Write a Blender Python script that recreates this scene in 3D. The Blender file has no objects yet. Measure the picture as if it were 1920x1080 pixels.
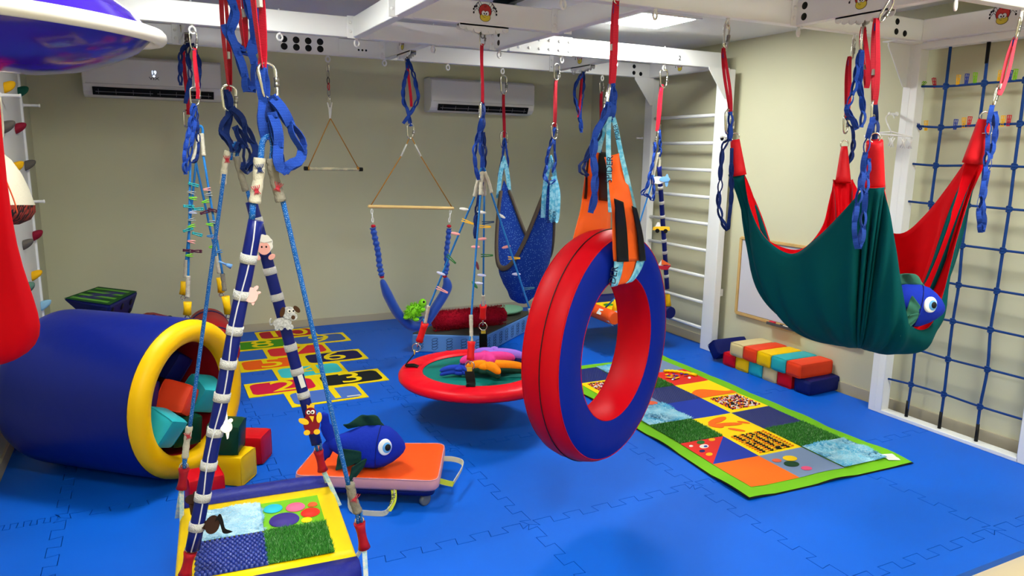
import bpy, bmesh, math, random
import numpy as np
from mathutils import Vector, Matrix, Quaternion
random.seed(7)
S = bpy.context.scene
COL = S.collection
PI = math.pi
# ------------------------------------------------------------------ camera
CAM_H = 1.65; FPX = 1365.6; YAW, PITCH, ROLL = 0.466078, 0.183984, -0.015363
_f = np.array([math.sin(YAW)*math.cos(PITCH), math.cos(YAW)*math.cos(PITCH), -math.sin(PITCH)])
_r0 = np.array([math.cos(YAW), -math.sin(YAW), 0.0]); _d0 = np.cross(_f, _r0)
_rt = _r0*math.cos(ROLL)+_d0*math.sin(ROLL); _dn = -_r0*math.sin(ROLL)+_d0*math.cos(ROLL)
cd = bpy.data.cameras.new('camera'); cam = bpy.data.objects.new('camera', cd); COL.objects.link(cam)
cd.sensor_width = 36.0; cd.lens = FPX/1920*36.0; cd.clip_start = 0.05; cd.clip_end = 60
cam.matrix_world = Matrix(((_rt[0], -_dn[0], -_f[0], 0), (_rt[1], -_dn[1], -_f[1], 0), (_rt[2], -_dn[2], -_f[2], CAM_H), (0, 0, 0, 1)))
S.camera = cam
# ------------------------------------------------------------------ world, exposure
w = bpy.data.worlds.new('world'); S.world = w; w.use_nodes = True
w.node_tree.nodes['Background'].inputs[0].default_value = (0.85, 0.9, 1.0, 1); w.node_tree.nodes['Background'].inputs[1].default_value = 0.3
S.view_settings.view_transform = 'Standard'; S.view_settings.look = 'None'
S.view_settings.exposure = 0.92; S.view_settings.gamma = 1.0; S.view_settings.use_curve_mapping = False
S.cycles.max_bounces = 6; S.cycles.diffuse_bounces = 4; S.cycles.glossy_bounces = 3; S.cycles.transmission_bounces = 4
S.cycles.caustics_reflective = False; S.cycles.caustics_refractive = False
LIGHT = 42.0      # strength of the ceiling light panels
# ceiling light panels: (x, y) of the centres
PANELS = [(3.22, 4.33), (0.35, 3.75), (3.22, 1.3), (0.35, 1.15), (3.22, -1.2), (0.35, -1.2)]

# ------------------------------------------------------------------ unprojection used while measuring the room
def _ray(px, py):
    a, b = (px-960)/FPX, (py-540)/FPX
    return _rt*a + _dn*b + _f
def Y(px, py, y):
    d = _ray(px, py); t = y/d[1]; return Vector((d[0]*t, y, CAM_H+d[2]*t))
def X(px, py, x):
    d = _ray(px, py); t = x/d[0]; return Vector((x, d[1]*t, CAM_H+d[2]*t))
def Z(px, py, z=0.0):
    d = _ray(px, py); t = (z-CAM_H)/d[2]; return Vector((d[0]*t, d[1]*t, z))
def V(*a): return Vector(a)

# ------------------------------------------------------------------ materials
def lin(h):
    h = h.lstrip('#'); c = [int(h[i:i+2], 16)/255 for i in (0, 2, 4)]
    return tuple((x/12.92 if x <= 0.04045 else ((x+0.055)/1.055)**2.4) for x in c) + (1,)
_M = {}
def mat(name, col, rough=0.6, metal=0.0, spec=0.2, bump=0.0, bscale=60, var=0.0, vscale=6, emit=0, sheen=0.0, coat=0.0, pattern=None, col2=None, pscale=100):
    if name in _M: return _M[name]
    m = bpy.data.materials.new(name); m.use_nodes = True; nt = m.node_tree; b = nt.nodes['Principled BSDF']
    c = lin(col)
    b.inputs['Base Color'].default_value = c; b.inputs['Roughness'].default_value = rough; b.inputs['Metallic'].default_value = metal
    b.inputs['Specular IOR Level'].default_value = spec
    if sheen: b.inputs['Sheen Weight'].default_value = sheen
    if coat: b.inputs['Coat Weight'].default_value = coat; b.inputs['Coat Roughness'].default_value = 0.12
    N = nt.nodes; L = nt.links
    tc = N.new('ShaderNodeTexCoord')
    colout = None
    if pattern:
        mix = N.new('ShaderNodeMix'); mix.data_type = 'RGBA'; mix.inputs[6].default_value = c; mix.inputs[7].default_value = lin(col2)
        fac = None
        if pattern == 'fleck':
            t = N.new('ShaderNodeTexVoronoi'); t.inputs['Scale'].default_value = pscale; L.new(tc.outputs['Object'], t.inputs['Vector'])
            r = N.new('ShaderNodeMath'); r.operation = 'LESS_THAN'; r.inputs[1].default_value = 0.22; L.new(t.outputs['Distance'], r.inputs[0]); fac = r.outputs[0]
        elif pattern == 'noise':
            t = N.new('ShaderNodeTexNoise'); t.inputs['Scale'].default_value = pscale; t.inputs['Detail'].default_value = 3; L.new(tc.outputs['Object'], t.inputs['Vector'])
            r = N.new('ShaderNodeValToRGB'); r.color_ramp.elements[0].position = 0.42; r.color_ramp.elements[1].position = 0.6; L.new(t.outputs['Fac'], r.inputs[0]); fac = r.outputs[0]
        elif pattern == 'cell':
            t = N.new('ShaderNodeTexVoronoi'); t.inputs['Scale'].default_value = pscale; L.new(tc.outputs['Object'], t.inputs['Vector'])
            s = N.new('ShaderNodeSeparateColor'); L.new(t.outputs['Color'], s.inputs[0])
            r = N.new('ShaderNodeMath'); r.operation = 'GREATER_THAN'; r.inputs[1].default_value = 0.5; L.new(s.outputs[0], r.inputs[0]); fac = r.outputs[0]
        elif pattern == 'weave':
            t = N.new('ShaderNodeTexWave'); t.inputs['Scale'].default_value = pscale; t.bands_direction = 'Z'; L.new(tc.outputs['Object'], t.inputs['Vector'])
            r = N.new('ShaderNodeValToRGB'); r.color_ramp.elements[0].position = 0.35; r.color_ramp.elements[1].position = 0.65; L.new(t.outputs['Fac'], r.inputs[0]); fac = r.outputs[0]
        L.new(fac, mix.inputs[0]); colout = mix.outputs[2]
    if var:
        n = N.new('ShaderNodeTexNoise'); n.inputs['Scale'].default_value = vscale; n.inputs['Detail'].default_value = 4; L.new(tc.outputs['Object'], n.inputs['Vector'])
        mr = N.new('ShaderNodeMapRange'); mr.inputs['From Min'].default_value = 0.3; mr.inputs['From Max'].default_value = 0.7; mr.inputs['To Min'].default_value = 1-var; mr.inputs['To Max'].default_value = 1+var*0.5; L.new(n.outputs['Fac'], mr.inputs[0])
        h = N.new('ShaderNodeHueSaturation'); L.new(mr.outputs[0], h.inputs['Value'])
        if colout is not None: L.new(colout, h.inputs['Color'])
        else: h.inputs['Color'].default_value = c
        colout = h.outputs[0]
    if colout is not None: L.new(colout, b.inputs['Base Color'])
    if bump:
        n = N.new('ShaderNodeTexNoise'); n.inputs['Scale'].default_value = bscale; n.inputs['Detail'].default_value = 3; L.new(tc.outputs['Object'], n.inputs['Vector'])
        bp = N.new('ShaderNodeBump'); bp.inputs['Strength'].default_value = bump; bp.inputs['Distance'].default_value = 0.01; L.new(n.outputs['Fac'], bp.inputs['Height']); L.new(bp.outputs[0], b.inputs['Normal'])
    if emit:
        b.inputs['Emission Color'].default_value = c; b.inputs['Emission Strength'].default_value = emit
    _M[name] = m; return m

WHITE = mat('white_powder_coat', '#e6e6e6', 0.32, spec=0.5)
WHITE2 = mat('white_plastic', '#e3e1df', 0.3)
STEEL = mat('polished_steel', '#cfcabf', 0.22, metal=1.0)
DSTEEL = mat('dull_steel', '#8a8884', 0.35, metal=1.0)
BLACK = mat('black_plastic', '#0b0b0c', 0.5)
NAVYWEB = mat('blue_webbing', '#0f318a', 0.6, bump=0.5, bscale=500, var=0.15, vscale=25, pattern='weave', col2='#2450b4', pscale=75)
DARKWEB = mat('dark_blue_webbing', '#0f2868', 0.65, bump=0.5, bscale=500, var=0.15, vscale=25)
REDWEB = mat('red_webbing', '#a80c22', 0.6, bump=0.5, bscale=500, var=0.1, vscale=25, pattern='weave', col2='#d41c38', pscale=75)
PINKWEB = mat('faded_red_webbing', '#e2485a', 0.62, bump=0.5, bscale=500)
ROPE = mat('blue_flecked_rope', '#0a58a6', 0.6, pattern='fleck', col2='#d7e6ee', pscale=330, bump=0.4, bscale=400)
ROPEF = mat('blue_rope', '#1769b0', 0.6, pattern='fleck', col2='#5fa5d6', pscale=260, bump=0.3, bscale=300)
BEIGE = mat('beige_printed_cotton', '#bdb6a4', 0.85, bump=0.5, bscale=90, var=0.12, vscale=40)
BEIGED = mat('grey_beige_cotton', '#7d776b', 0.85, bump=0.5, bscale=90, var=0.12, vscale=40)
NAVY = mat('navy_vinyl', '#0b165c', 0.5, bump=0.12, bscale=40)
REDV = mat('red_vinyl', '#c80818', 0.38, bump=0.1, bscale=30)
YELV = mat('yellow_vinyl', '#f5c400', 0.4, bump=0.08, bscale=30)
ORAV = mat('orange_vinyl', '#e8401c', 0.42, bump=0.08, bscale=30)
TEALV = mat('turquoise_vinyl', '#26a9b4', 0.42, bump=0.08, bscale=30)
GRNV = mat('dark_green_vinyl', '#063a22', 0.42, bump=0.08, bscale=30)
BEIV = mat('cream_vinyl', '#d2bf8c', 0.45, bump=0.08, bscale=30)
VELCRO = mat('white_velcro', '#e2e0e0', 0.95, bump=1.0, bscale=350)

# ------------------------------------------------------------------ mesh builder
def T(o=(0, 0, 0), rz=0, rx=0, ry=0, s=1):
    return Matrix.Translation(Vector(o)) @ Matrix.Rotation(rz, 4, 'Z') @ Matrix.Rotation(ry, 4, 'Y') @ Matrix.Rotation(rx, 4, 'X') @ Matrix.Diagonal((s, s, s, 1) if not hasattr(s, '__len__') else (*s, 1))
def frames(P, up=None):
    n = len(P); out = []
    for i in range(n):
        t = (P[min(i+1, n-1)]-P[max(i-1, 0)])
        t = t.normalized() if t.length > 1e-9 else Vector((0, 0, 1))
        if i == 0:
            a = Vector(up) if up is not None else (Vector((0, 0, 1)) if abs(t.z) < 0.9 else Vector((0, 1, 0)))
        else: a = out[-1][1] if up is None else Vector(up)
        nn = a-t*a.dot(t)
        nn = nn.normalized() if nn.length > 1e-6 else t.orthogonal().normalized()
        out.append((t, nn, t.cross(nn)))
    return out
def smooth(P, n=6, closed=False):
    P = [Vector(p) for p in P]
    if len(P) < 3: return P
    out = []; m = len(P); rng = range(m if closed else m-1)
    for i in rng:
        g = (lambda k: P[k % m]) if closed else (lambda k: P[max(0, min(m-1, k))])
        a, b, c, d = g(i-1), g(i), g(i+1), g(i+2)
        for j in range(n):
            t = j/n
            out.append(0.5*((2*b)+(c-a)*t+(2*a-5*b+4*c-d)*t*t+(3*b-a-3*c+d)*t**3))
    if not closed: out.append(P[-1])
    return out
class MB:
    def __init__(s): s.b = bmesh.new(); s.mi = 0; s.sm = []
    def quad(s, vs, smooth=True):
        try:
            f = s.b.faces.new(vs); f.material_index = s.mi; f.smooth = smooth; return f
        except ValueError: return None
    def _new(s, fn):
        n = len(s.b.faces); fn(); s.b.faces.ensure_lookup_table()
        for f in s.b.faces[n:]: f.material_index = s.mi; f.smooth = True
    def box(s, c, size, M=None, bev=0.0, seg=2):
        M = M or Matrix.Identity(4)
        g = bmesh.ops.create_cube(s.b, size=1.0, matrix=M @ Matrix.Translation(Vector(c)) @ Matrix.Diagonal((*size, 1)))
        fs = set(f for v in g['verts'] for f in v.link_faces)
        for f in fs: f.material_index = s.mi; f.smooth = False
        if bev > 0:
            es = set(e for f in fs for e in f.edges)
            r = bmesh.ops.bevel(s.b, geom=list(es), offset=bev, segments=seg, profile=0.5, affect='EDGES')
            for f in r['faces']: f.material_index = s.mi; f.smooth = True
            for f in fs:
                if f.is_valid: f.smooth = True
        return s
    def soft(s, size, M, k=0.18, puff=0.04, n=10):
        """cushion-like block: rounded superellipsoid box"""
        sx, sy, sz = size; N = n
        def f(a, b, ax, sg):
            p = [0, 0, 0]; p[ax] = sg; o = [i for i in range(3) if i != ax]; p[o[0]] = a; p[o[1]] = b
            v = Vector(p); q = 13.0
            l = max(abs(v.x), abs(v.y), abs(v.z))*((abs(v.x)**q+abs(v.y)**q+abs(v.z)**q)**(1/q)/max(abs(v.x), abs(v.y), abs(v.z)))
            v = v/l
            e = 1+puff*(1-a*a)*(1-b*b)
            v[ax] *= e
            return Vector((v.x*sx/2, v.y*sy/2, v.z*sz/2))
        for ax in range(3):
            for sg in (-1, 1):
                G = [[s.b.verts.new(M @ f(math.tan((i/N*2-1)*0.785), math.tan((j/N*2-1)*0.785), ax, sg)) for j in range(N+1)] for i in range(N+1)]
                for i in range(N):
                    for j in range(N):
                        vs = [G[i][j], G[i+1][j], G[i+1][j+1], G[i][j+1]]
                        s.quad(vs)
        bmesh.ops.remove_doubles(s.b, verts=s.b.verts[:], dist=1e-5)
        bmesh.ops.recalc_face_normals(s.b, faces=s.b.faces[:])
        return s
    def tube(s, P, r, n=8, closed=False, caps=True, up=None):
        P = [Vector(p) for p in P]; m = len(P)
        if closed:
            F = []
            for i in range(m):
                t = (P[(i+1) % m]-P[i-1]).normalized(); a = Vector(up) if up is not None else (F[-1][1] if F else t.orthogonal())
                nn = (a-t*a.dot(t)).normalized(); F.append((t, nn, t.cross(nn)))
        else: F = frames(P, up)
        R = r if hasattr(r, '__len__') else [r]*m
        rings = []
        for p, (t, a, b), q in zip(P, F, R):
            q2 = q if hasattr(q, '__len__') else (q, q)
            rings.append([s.b.verts.new(p+a*math.cos(2*PI*k/n)*q2[0]+b*math.sin(2*PI*k/n)*q2[1]) for k in range(n)])
        for i in range(m if closed else m-1):
            A, B = rings[i], rings[(i+1) % m]
            for k in range(n): s.quad([A[k], A[(k+1) % n], B[(k+1) % n], B[k]])
        if caps and not closed:
            s.quad(rings[0][::-1], False); s.quad(rings[-1], False)
        return s
    def ribbon(s, P, w, th=0.0022, side=None, closed=False):
        """flat webbing; side = direction of its width (one vector or one per point)"""
        P = [Vector(p) for p in P]; m = len(P); R = []
        for i, p in enumerate(P):
            t = (P[(i+1) % m if closed else min(i+1, m-1)]-P[i-1 if closed else max(i-1, 0)]).normalized()
            sd = side[i] if isinstance(side, list) else (side or (1, 0, 0))
            sd = Vector(sd); sd = sd-t*sd.dot(t)
            sd = sd.normalized() if sd.length > 1e-5 else t.orthogonal().normalized()
            nn = t.cross(sd); ww = w[i] if hasattr(w, '__len__') else w
            R.append([s.b.verts.new(p+sd*ww/2*a+nn*th/2*b) for a, b in ((-1, -1), (1, -1), (1, 1), (-1, 1))])
        for i in range(m if closed else m-1):
            A, B = R[i], R[(i+1) % m]
            for k in range(4): s.quad([A[k], A[(k+1) % 4], B[(k+1) % 4], B[k]], False)
        if not closed: s.quad(R[0][::-1], False); s.quad(R[-1], False)
        return s
    def lathe(s, prof, M=None, n=24, a0=0, a1=2*PI):
        M = M or Matrix.Identity(4); full = abs(a1-a0-2*PI) < 1e-6; k = n if full else n+1
        rings = []
        for r, z in prof:
            if r < 1e-6: rings.append([s.b.verts.new(M @ Vector((0, 0, z)))]); continue
            rings.append([s.b.verts.new(M @ Vector((r*math.cos(a0+(a1-a0)*i/n), r*math.sin(a0+(a1-a0)*i/n), z))) for i in range(k)])
        for A, B in zip(rings, rings[1:]):
            for i in range(n):
                j = (i+1) % k
                if len(A) == 1 and len(B) == 1: continue
                if len(A) == 1: s.quad([A[0], B[i], B[j]])
                elif len(B) == 1: s.quad([A[i], A[j], B[0]])
                else: s.quad([A[i], A[j], B[j], B[i]])
        return s
    def prism(s, poly, th, M=None, smooth=False):
        M = M or Matrix.Identity(4)
        A = [s.b.verts.new(M @ Vector((x, y, 0))) for x, y in poly]; B = [s.b.verts.new(M @ Vector((x, y, th))) for x, y in poly]
        s.quad(A[::-1], False); s.quad(B, False); n = len(poly)
        for i in range(n): s.quad([A[i], A[(i+1) % n], B[(i+1) % n], B[i]], smooth)
        return s
    def grid(s, G, closed_u=False, closed_v=False):
        R = [[s.b.verts.new(Vector(p)) for p in row] for row in G]; n = len(R); m = len(R[0])
        for i in range(n if closed_u else n-1):
            for j in range(m if closed_v else m-1):
                s.quad([R[i][j], R[(i+1) % n][j], R[(i+1) % n][(j+1) % m], R[i][(j+1) % m]])
        return R
    def ball(s, c, r, M=None, seg=16, rings=10):
        r = r if hasattr(r, '__len__') else (r, r, r); MM = (M or Matrix.Identity(4)) @ Matrix.Translation(Vector(c)) @ Matrix.Diagonal((*r, 1))
        prof = [(math.sin(PI*i/rings), -math.cos(PI*i/rings)) for i in range(rings+1)]
        return s.lathe(prof, MM, seg)
    def torus(s, R, r, M=None, n=20, k=8):
        M = M or Matrix.Identity(4)
        return s.tube([M @ Vector((R*math.cos(2*PI*i/n), R*math.sin(2*PI*i/n), 0)) for i in range(n)], r, k, closed=True, up=(M.to_3x3() @ Vector((0, 0, 1))))
    def build(s, name, mats, parent=None, recalc=True, solid=0, sub=0, bevel=0):
        if recalc: bmesh.ops.recalc_face_normals(s.b, faces=s.b.faces[:])
        me = bpy.data.meshes.new(name); o = bpy.data.objects.new(name, me); COL.objects.link(o)
        r = parent; off = Vector((0, 0, 0))
        while r is not None: off = off+r.location; r = r.parent
        if parent is None:
            vs = s.b.verts
            if len(vs):
                xs = [v.co.x for v in vs]; ys = [v.co.y for v in vs]; zs = [v.co.z for v in vs]
                off = Vector(((min(xs)+max(xs))/2, (min(ys)+max(ys))/2, min(zs))); o.location = off
        bmesh.ops.translate(s.b, verts=s.b.verts[:], vec=-off)
        s.b.to_mesh(me); s.b.free()
        for m in (mats if isinstance(mats, (list, tuple)) else [mats]): me.materials.append(m)
        if parent is not None: o.parent = parent
        if solid: q = o.modifiers.new('thickness', 'SOLIDIFY'); q.thickness = solid; q.offset = 0
        if bevel: q = o.modifiers.new('bevel', 'BEVEL'); q.width = bevel; q.segments = 2
        if sub: q = o.modifiers.new('smooth', 'SUBSURF'); q.levels = sub; q.render_levels = sub
        return o
def tag(o, label=None, cat=None, group=None, kind=None):
    if label: o['label'] = label
    if cat: o['category'] = cat
    if group: o['group'] = group
    if kind: o['kind'] = kind
    return o
def thing(name, loc, label, cat, group=None, rz=0):
    o = bpy.data.objects.new(name, None); COL.objects.link(o); o.location = Vector(loc); o.empty_display_size = 0.05
    return tag(o, label, cat, group)
def struct(o): o['kind'] = 'structure'; return o
def dup(root, loc=None, rot=None, label=None, group=None, mats=None, scale=None):
    """a copy of a thing with copies of its parts and sub-parts"""
    r = root.copy(); COL.objects.link(r)
    if loc is not None: r.location = Vector(loc)
    if rot is not None: r.rotation_mode = 'QUATERNION'; r.rotation_quaternion = rot
    if scale is not None: r.scale = scale
    if label: r['label'] = label
    if group: r['group'] = group
    for ch in list(root.children):
        c = ch.copy(); COL.objects.link(c); c.parent = r
        for g in ch.children:
            d = g.copy(); COL.objects.link(d); d.parent = c
    return r
def text(name, body, size, M, m, parent, th=0.0008, font_scale_x=1.0):
    cu = bpy.data.curves.new(name, 'FONT'); cu.body = body; cu.size = size; cu.extrude = th; cu.align_x = 'CENTER'; cu.align_y = 'CENTER'; cu.resolution_u = 3
    t = bpy.data.objects.new(name+'_tmp', cu); COL.objects.link(t)
    bpy.context.view_layer.update()
    me = bpy.data.meshes.new_from_object(t.evaluated_get(bpy.context.evaluated_depsgraph_get()))
    bpy.data.objects.remove(t); bpy.data.curves.remove(cu)
    off = Vector((0, 0, 0)); r = parent
    while r is not None: off = off+r.location; r = r.parent
    me.transform(Matrix.Translation(-off) @ M @ Matrix.Diagonal((font_scale_x, 1, 1, 1)))
    me.materials.clear(); me.materials.append(m)
    o = bpy.data.objects.new(name, me); COL.objects.link(o); o.parent = parent
    return o
def basis(o, xa, ya):
    """matrix whose x, y axes lie along xa, ya at origin o"""
    xa = Vector(xa).normalized(); ya = Vector(ya); ya = (ya-xa*ya.dot(xa)).normalized(); za = xa.cross(ya); o = Vector(o)
    return Matrix(((xa.x, ya.x, za.x, o.x), (xa.y, ya.y, za.y, o.y), (xa.z, ya.z, za.z, o.z), (0, 0, 0, 1)))
# ================================================================== THE ROOM
XL, XR, YB, YF, ZC = -0.756, 4.381, 6.864, -2.6, 2.567
WALLM = mat('painted_wall', '#c8c5a8', 0.9, bump=0.05, bscale=60, var=0.04, vscale=1.2)
WALLB = mat('painted_wall_back', '#cdcbac', 0.9, bump=0.05, bscale=60, var=0.04, vscale=1.2)
CEILM = mat('ceiling_paint', '#d9d8d4', 0.9)
BASEM = mat('baseboard_stone', '#b5ab92', 0.6)
def wallbox(name, c, size, m):
    b = MB(); b.box(c, size); return struct(b.build(name, m))
wallbox('wall_back', ((XL+XR)/2, YB+0.05, 1.25), (XR-XL+0.4, 0.1, 2.75), WALLB)
wallbox('wall_right', (XR+0.05, (YB+YF)/2, 1.25), (0.1, YB-YF+0.3, 2.75), WALLM)
wallbox('wall_left', (XL-0.05, (YB+YF)/2, 1.25), (0.1, YB-YF+0.3, 2.75), WALLB)
wallbox('wall_front', ((XL+XR)/2, YF-0.05, 1.25), (XR-XL+0.4, 0.1, 2.75), WALLM)
wallbox('ceiling', ((XL+XR)/2, (YB+YF)/2, ZC+0.05), (XR-XL+0.4, YB-YF+0.4, 0.1), CEILM)
SUBF = mat('beige_floor_tile', '#cdbb9a', 0.35)
wallbox('floor', ((XL+XR)/2, (YB+YF)/2, -0.08), (XR-XL+0.4, YB-YF+0.4, 0.1), SUBF)
BBH = 0.068
wallbox('baseboard_back', ((XL+XR)/2, YB-0.006, BBH/2-0.015), (XR-XL, 0.012, BBH+0.03), BASEM)
wallbox('baseboard_right', (XR-0.006, (YB+YF)/2, BBH/2-0.015), (0.012, YB-YF, BBH+0.03), BASEM)
wallbox('baseboard_left', (XL+0.006, (YB+YF)/2, BBH/2-0.015), (0.012, YB-YF, BBH+0.03), BASEM)
# --- interlocking foam mats as the floor surface
MATM = mat('blue_foam_mat', '#055cd0', 0.45, spec=0.16, bump=0.25, bscale=700, var=0.06, vscale=2.5)
TS = 0.945; NT = 6; TD = 0.025
def toothed(n=NT):
    p = []
    for i in range(n):
        for u, d in ((0.27, -1), (0.21, 1), (0.79, 1), (0.73, -1)): p.append(((i+u)/n, d*TD))
    return p
TE = toothed()
b = MB()
def tile(x0, x1, y0, y1, fl):
    """fl = (south, east, north, west) toothed or straight"""
    P = [(x0, y0)]
    if fl[0]: P += [(x0+u*(x1-x0), y0+d) for u, d in TE]
    P.append((x1, y0))
    if fl[1]: P += [(x1+d, y0+u*(y1-y0)) for u, d in TE]
    P.append((x1, y1))
    if fl[2]: P += [(x0+u*(x1-x0), y1+d) for u, d in reversed(TE)]
    P.append((x0, y1))
    if fl[3]: P += [(x0+d, y0+u*(y1-y0)) for u, d in reversed(TE)]
    Q = []; g = 0.0016; m = len(P)
    for i in range(m):                         # even inset so that every side of a tooth shows its joint
        (ax, ay), (bx_, by_), (cx, cy) = P[i-1], P[i], P[(i+1) % m]
        d0 = Vector((bx_-ax, by_-ay)).normalized(); d1 = Vector((cx-bx_, cy-by_)).normalized()
        n0 = Vector((-d0.y, d0.x)); n1 = Vector((-d1.y, d1.x)); mt = (n0+n1); mt = mt/max(.25, mt.dot(n0)) if mt.length > .1 else n0
        Q.append((bx_+mt.x*g, by_+mt.y*g))
    P = Q
    b.prism(P, 0.03, Matrix.Translation((0, 0, -0.03)))
xs = [XL+0.012] + [1.449+i*TS for i in range(-2, 3)] + [4.345]
ys = [1.58, 1.735] + [2.673+i*TS for i in range(0, 5)] + [YB-0.012]
xs = [x for x in xs if x <= 4.35]; ys = sorted(y for y in ys if y <= YB-0.012)
if ys[-1]-ys[-2] < 0.12: ys.pop(-2)
for i in range(len(xs)-1):
    for j in range(len(ys)-1):
        long_x = True
        tile(xs[i], xs[i+1], ys[j], ys[j+1], (j > 0, i < len(xs)-2 and j > 0, j < len(ys)-2, i > 0 and j > 0))
struct(b.build('floor_mat', MATM))

# --- ceiling light panels
EMIT = mat('lit_panel', '#fbfff8', 0.5, emit=LIGHT)
proto = None
where = ['at the right between the beams, the one in view', 'over the left side in front of the long beam', 'above the right front area', 'above the left front area', 'behind the viewer on the right', 'behind the viewer on the left']
for (x, y), wh in zip(PANELS, where):
    if proto is None:
        proto = thing('ceiling_light', (x, y, ZC), 'square white recessed ceiling light panel '+wh, 'light', 'square ceiling light panels')
        b = MB(); s = 0.235
        for dx, dy, sx, sy in ((0, s, 2*s+0.03, 0.03), (0, -s, 2*s+0.03, 0.03), (s, 0, 0.03, 2*s-0.03), (-s, 0, 0.03, 2*s-0.03)):
            b.box((x+dx, y+dy, ZC-0.004), (sx, sy, 0.008))
        b.build('frame', WHITE2, proto)
        b = MB(); b.box((x, y, ZC-0.003), (2*s-0.03, 2*s-0.03, 0.004)); b.build('diffuser', EMIT, proto)
    else:
        dup(proto, (x, y, ZC), label='square white recessed ceiling light panel '+wh)

# ================================================================== THE WHITE GYM FRAME
ZB, BH, BW = 2.335, 0.122, 0.06          # underside, height and width of the beams
YM, YBK, YN, YP = 4.70, 5.62, 2.985, 2.125
XW = 4.225                                # beams along the right-hand wall
GX = [0.30, 1.25, 2.215, 3.18]            # cross beams
frame = thing('gym_frame', (2.0, 4.0, ZB), 'white overhead steel frame of bolted beams with ring bolts, above the blue mats', 'gym frame')
def beam(x0, x1, y0, y1, name='beam'):
    b = MB(); b.box(((x0+x1)/2, (y0+y1)/2, ZB+BH/2), (x1-x0, y1-y0, BH), bev=0.005); return b.build(name, WHITE, frame)
for y in (YM, YBK): beam(XL+0.02, XW, y-BW/2, y+BW/2)
for y in (YN, YP): beam(XL+0.02, XW, y-BW/2, y+BW/2)
def ybeam(x, y0, y1): beam(x-BW/2, x+BW/2, y0+BW/2, y1-BW/2)
ybeam(GX[1], YN, YM); ybeam(GX[2], YN, YM)
ybeam(GX[0], YM, YBK); ybeam(1.73, YM, YBK); ybeam(3.2, YM, YBK)
ybeam(3.17, YP, YN); ybeam(1.73, YP, YN); ybeam(0.3, YP, YN)
ybeam(XW-0.02, YM, YBK); ybeam(XW-0.02, YP, YN)
beam(GX[1]+BW/2, GX[2]-BW/2, 3.85-BW/2, 3.85+BW/2)            # spider beam in the middle bay
for y in (YM, YBK, YN, YP):
    bp_ = MB(); bp_.box((XL+0.011, y, ZB+BH/2), (0.018, 0.18, 0.2)); bp_.build('wall_plate', WHITE, frame)
# joint plates, bolts and black caps
_bm = {}
def stamp(key, name, M, m, parent, make, label=None):
    """one more part sharing the mesh of its first copy"""
    if key not in _bm:
        b = MB(); make(b); o = b.build(name, m, parent); o.data.transform(Matrix.Translation(parent.location)); _bm[key] = o
    else:
        o = _bm[key].copy(); COL.objects.link(o); o.parent = parent
    o.matrix_basis = Matrix.Translation(-parent.location) @ M
    if label: o['label'] = label
    return o
class _Each:
    def box(s, c, size, M=None, bev=0):
        b = MB(); b.box(c, size, bev=bev); b.build('joint_plate', WHITE, frame)
pl = _Each()
def bolt_y(x, y, z, s=1, r=0.010): stamp('bolt%g' % r, 'bolt', basis((x, y, z), (1, 0, 0), (0, 0, s)), WHITE2, frame, lambda b: b.lathe([(0, 0.006), (r*0.6, 0.006), (r, 0.002), (r, 0)], None, 10))
def cap_at(o, n, r=0.0155):
    n = Vector(n); stamp('cap%g' % r, 'bolt_cap', basis(o, n.orthogonal(), n.cross(n.orthogonal())), BLACK, frame, lambda b: b.lathe([(0, 0.004), (r*0.8, 0.0035), (r, 0.0)], None, 14), 'black plastic bolt cap')
def joint(x, y, sy=-1):
    # plates either side of a Y beam meeting the face of an X beam
    for sx in (-1, 1):
        pl.box((x+sx*(BW/2+0.012), y+sy*(BW/2+0.003), ZB+BH/2), (0.05, 0.006, BH+0.012), bev=0.002)
        for dz in (0.035, 0.087): bolt_y(x+sx*(BW/2+0.017), y+sy*(BW/2+0.006), ZB+dz, 1 if sy < 0 else -1)
joint(GX[1], YM); joint(GX[2], YM)
for x in (1.73, 3.2, 0.3): joint(x, YBK)
for x in (GX[1], GX[2]): joint(x, 3.85+0.0, -1)
joint(3.17, YN); 
# long splice with bolts on the middle beam
pl.box((2.55, YM-BW/2-0.003, ZB+BH/2), (0.5, 0.006, BH+0.006), bev=0.002)
for k in range(6):
    for dz in (0.03, 0.09): bolt_y(2.37+k*0.08, YM-BW/2-0.006, ZB+dz, r=0.011)
# splice plate with eight black caps on the back beam
pl.box((1.14, YBK-BW/2-0.003, ZB+BH/2), (0.42, 0.006, BH+0.006), bev=0.002)
for i in range(4):
    for dz in (0.035, 0.085): cap_at((0.96+i*0.085, YBK-BW/2-0.006, ZB+dz), (0, -1, 0), 0.024)
for i in range(3): cap_at((1.50+i*0.028, YBK-BW/2-0.002, ZB+0.05), (0, -1, 0), 0.008)
for (x, y, sx) in ((1.73-BW/2, YM+BW/2+0.06, -1), (GX[2]-BW/2, YM-BW/2-0.07, -1), (3.17-BW/2, YN-BW/2-0.055, -1), (3.17-BW/2, YP+BW/2+0.055, -1)):
    for dz in (0.035, 0.09): cap_at((x, y, ZB+dz), (sx, 0, 0), 0.019)
for (y, dy) in ((YN, -0.05), (YBK, -0.02)):
    for q, dz in ((0.0, 0.035), (0.0, 0.09), (0.075, 0.03)): cap_at((XW-0.02-BW/2-0.20+q-0.03 if y == YN else XW-0.22+q, y-BW/2-0.001, ZB+dz), (0, -1, 0), 0.018)
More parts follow.
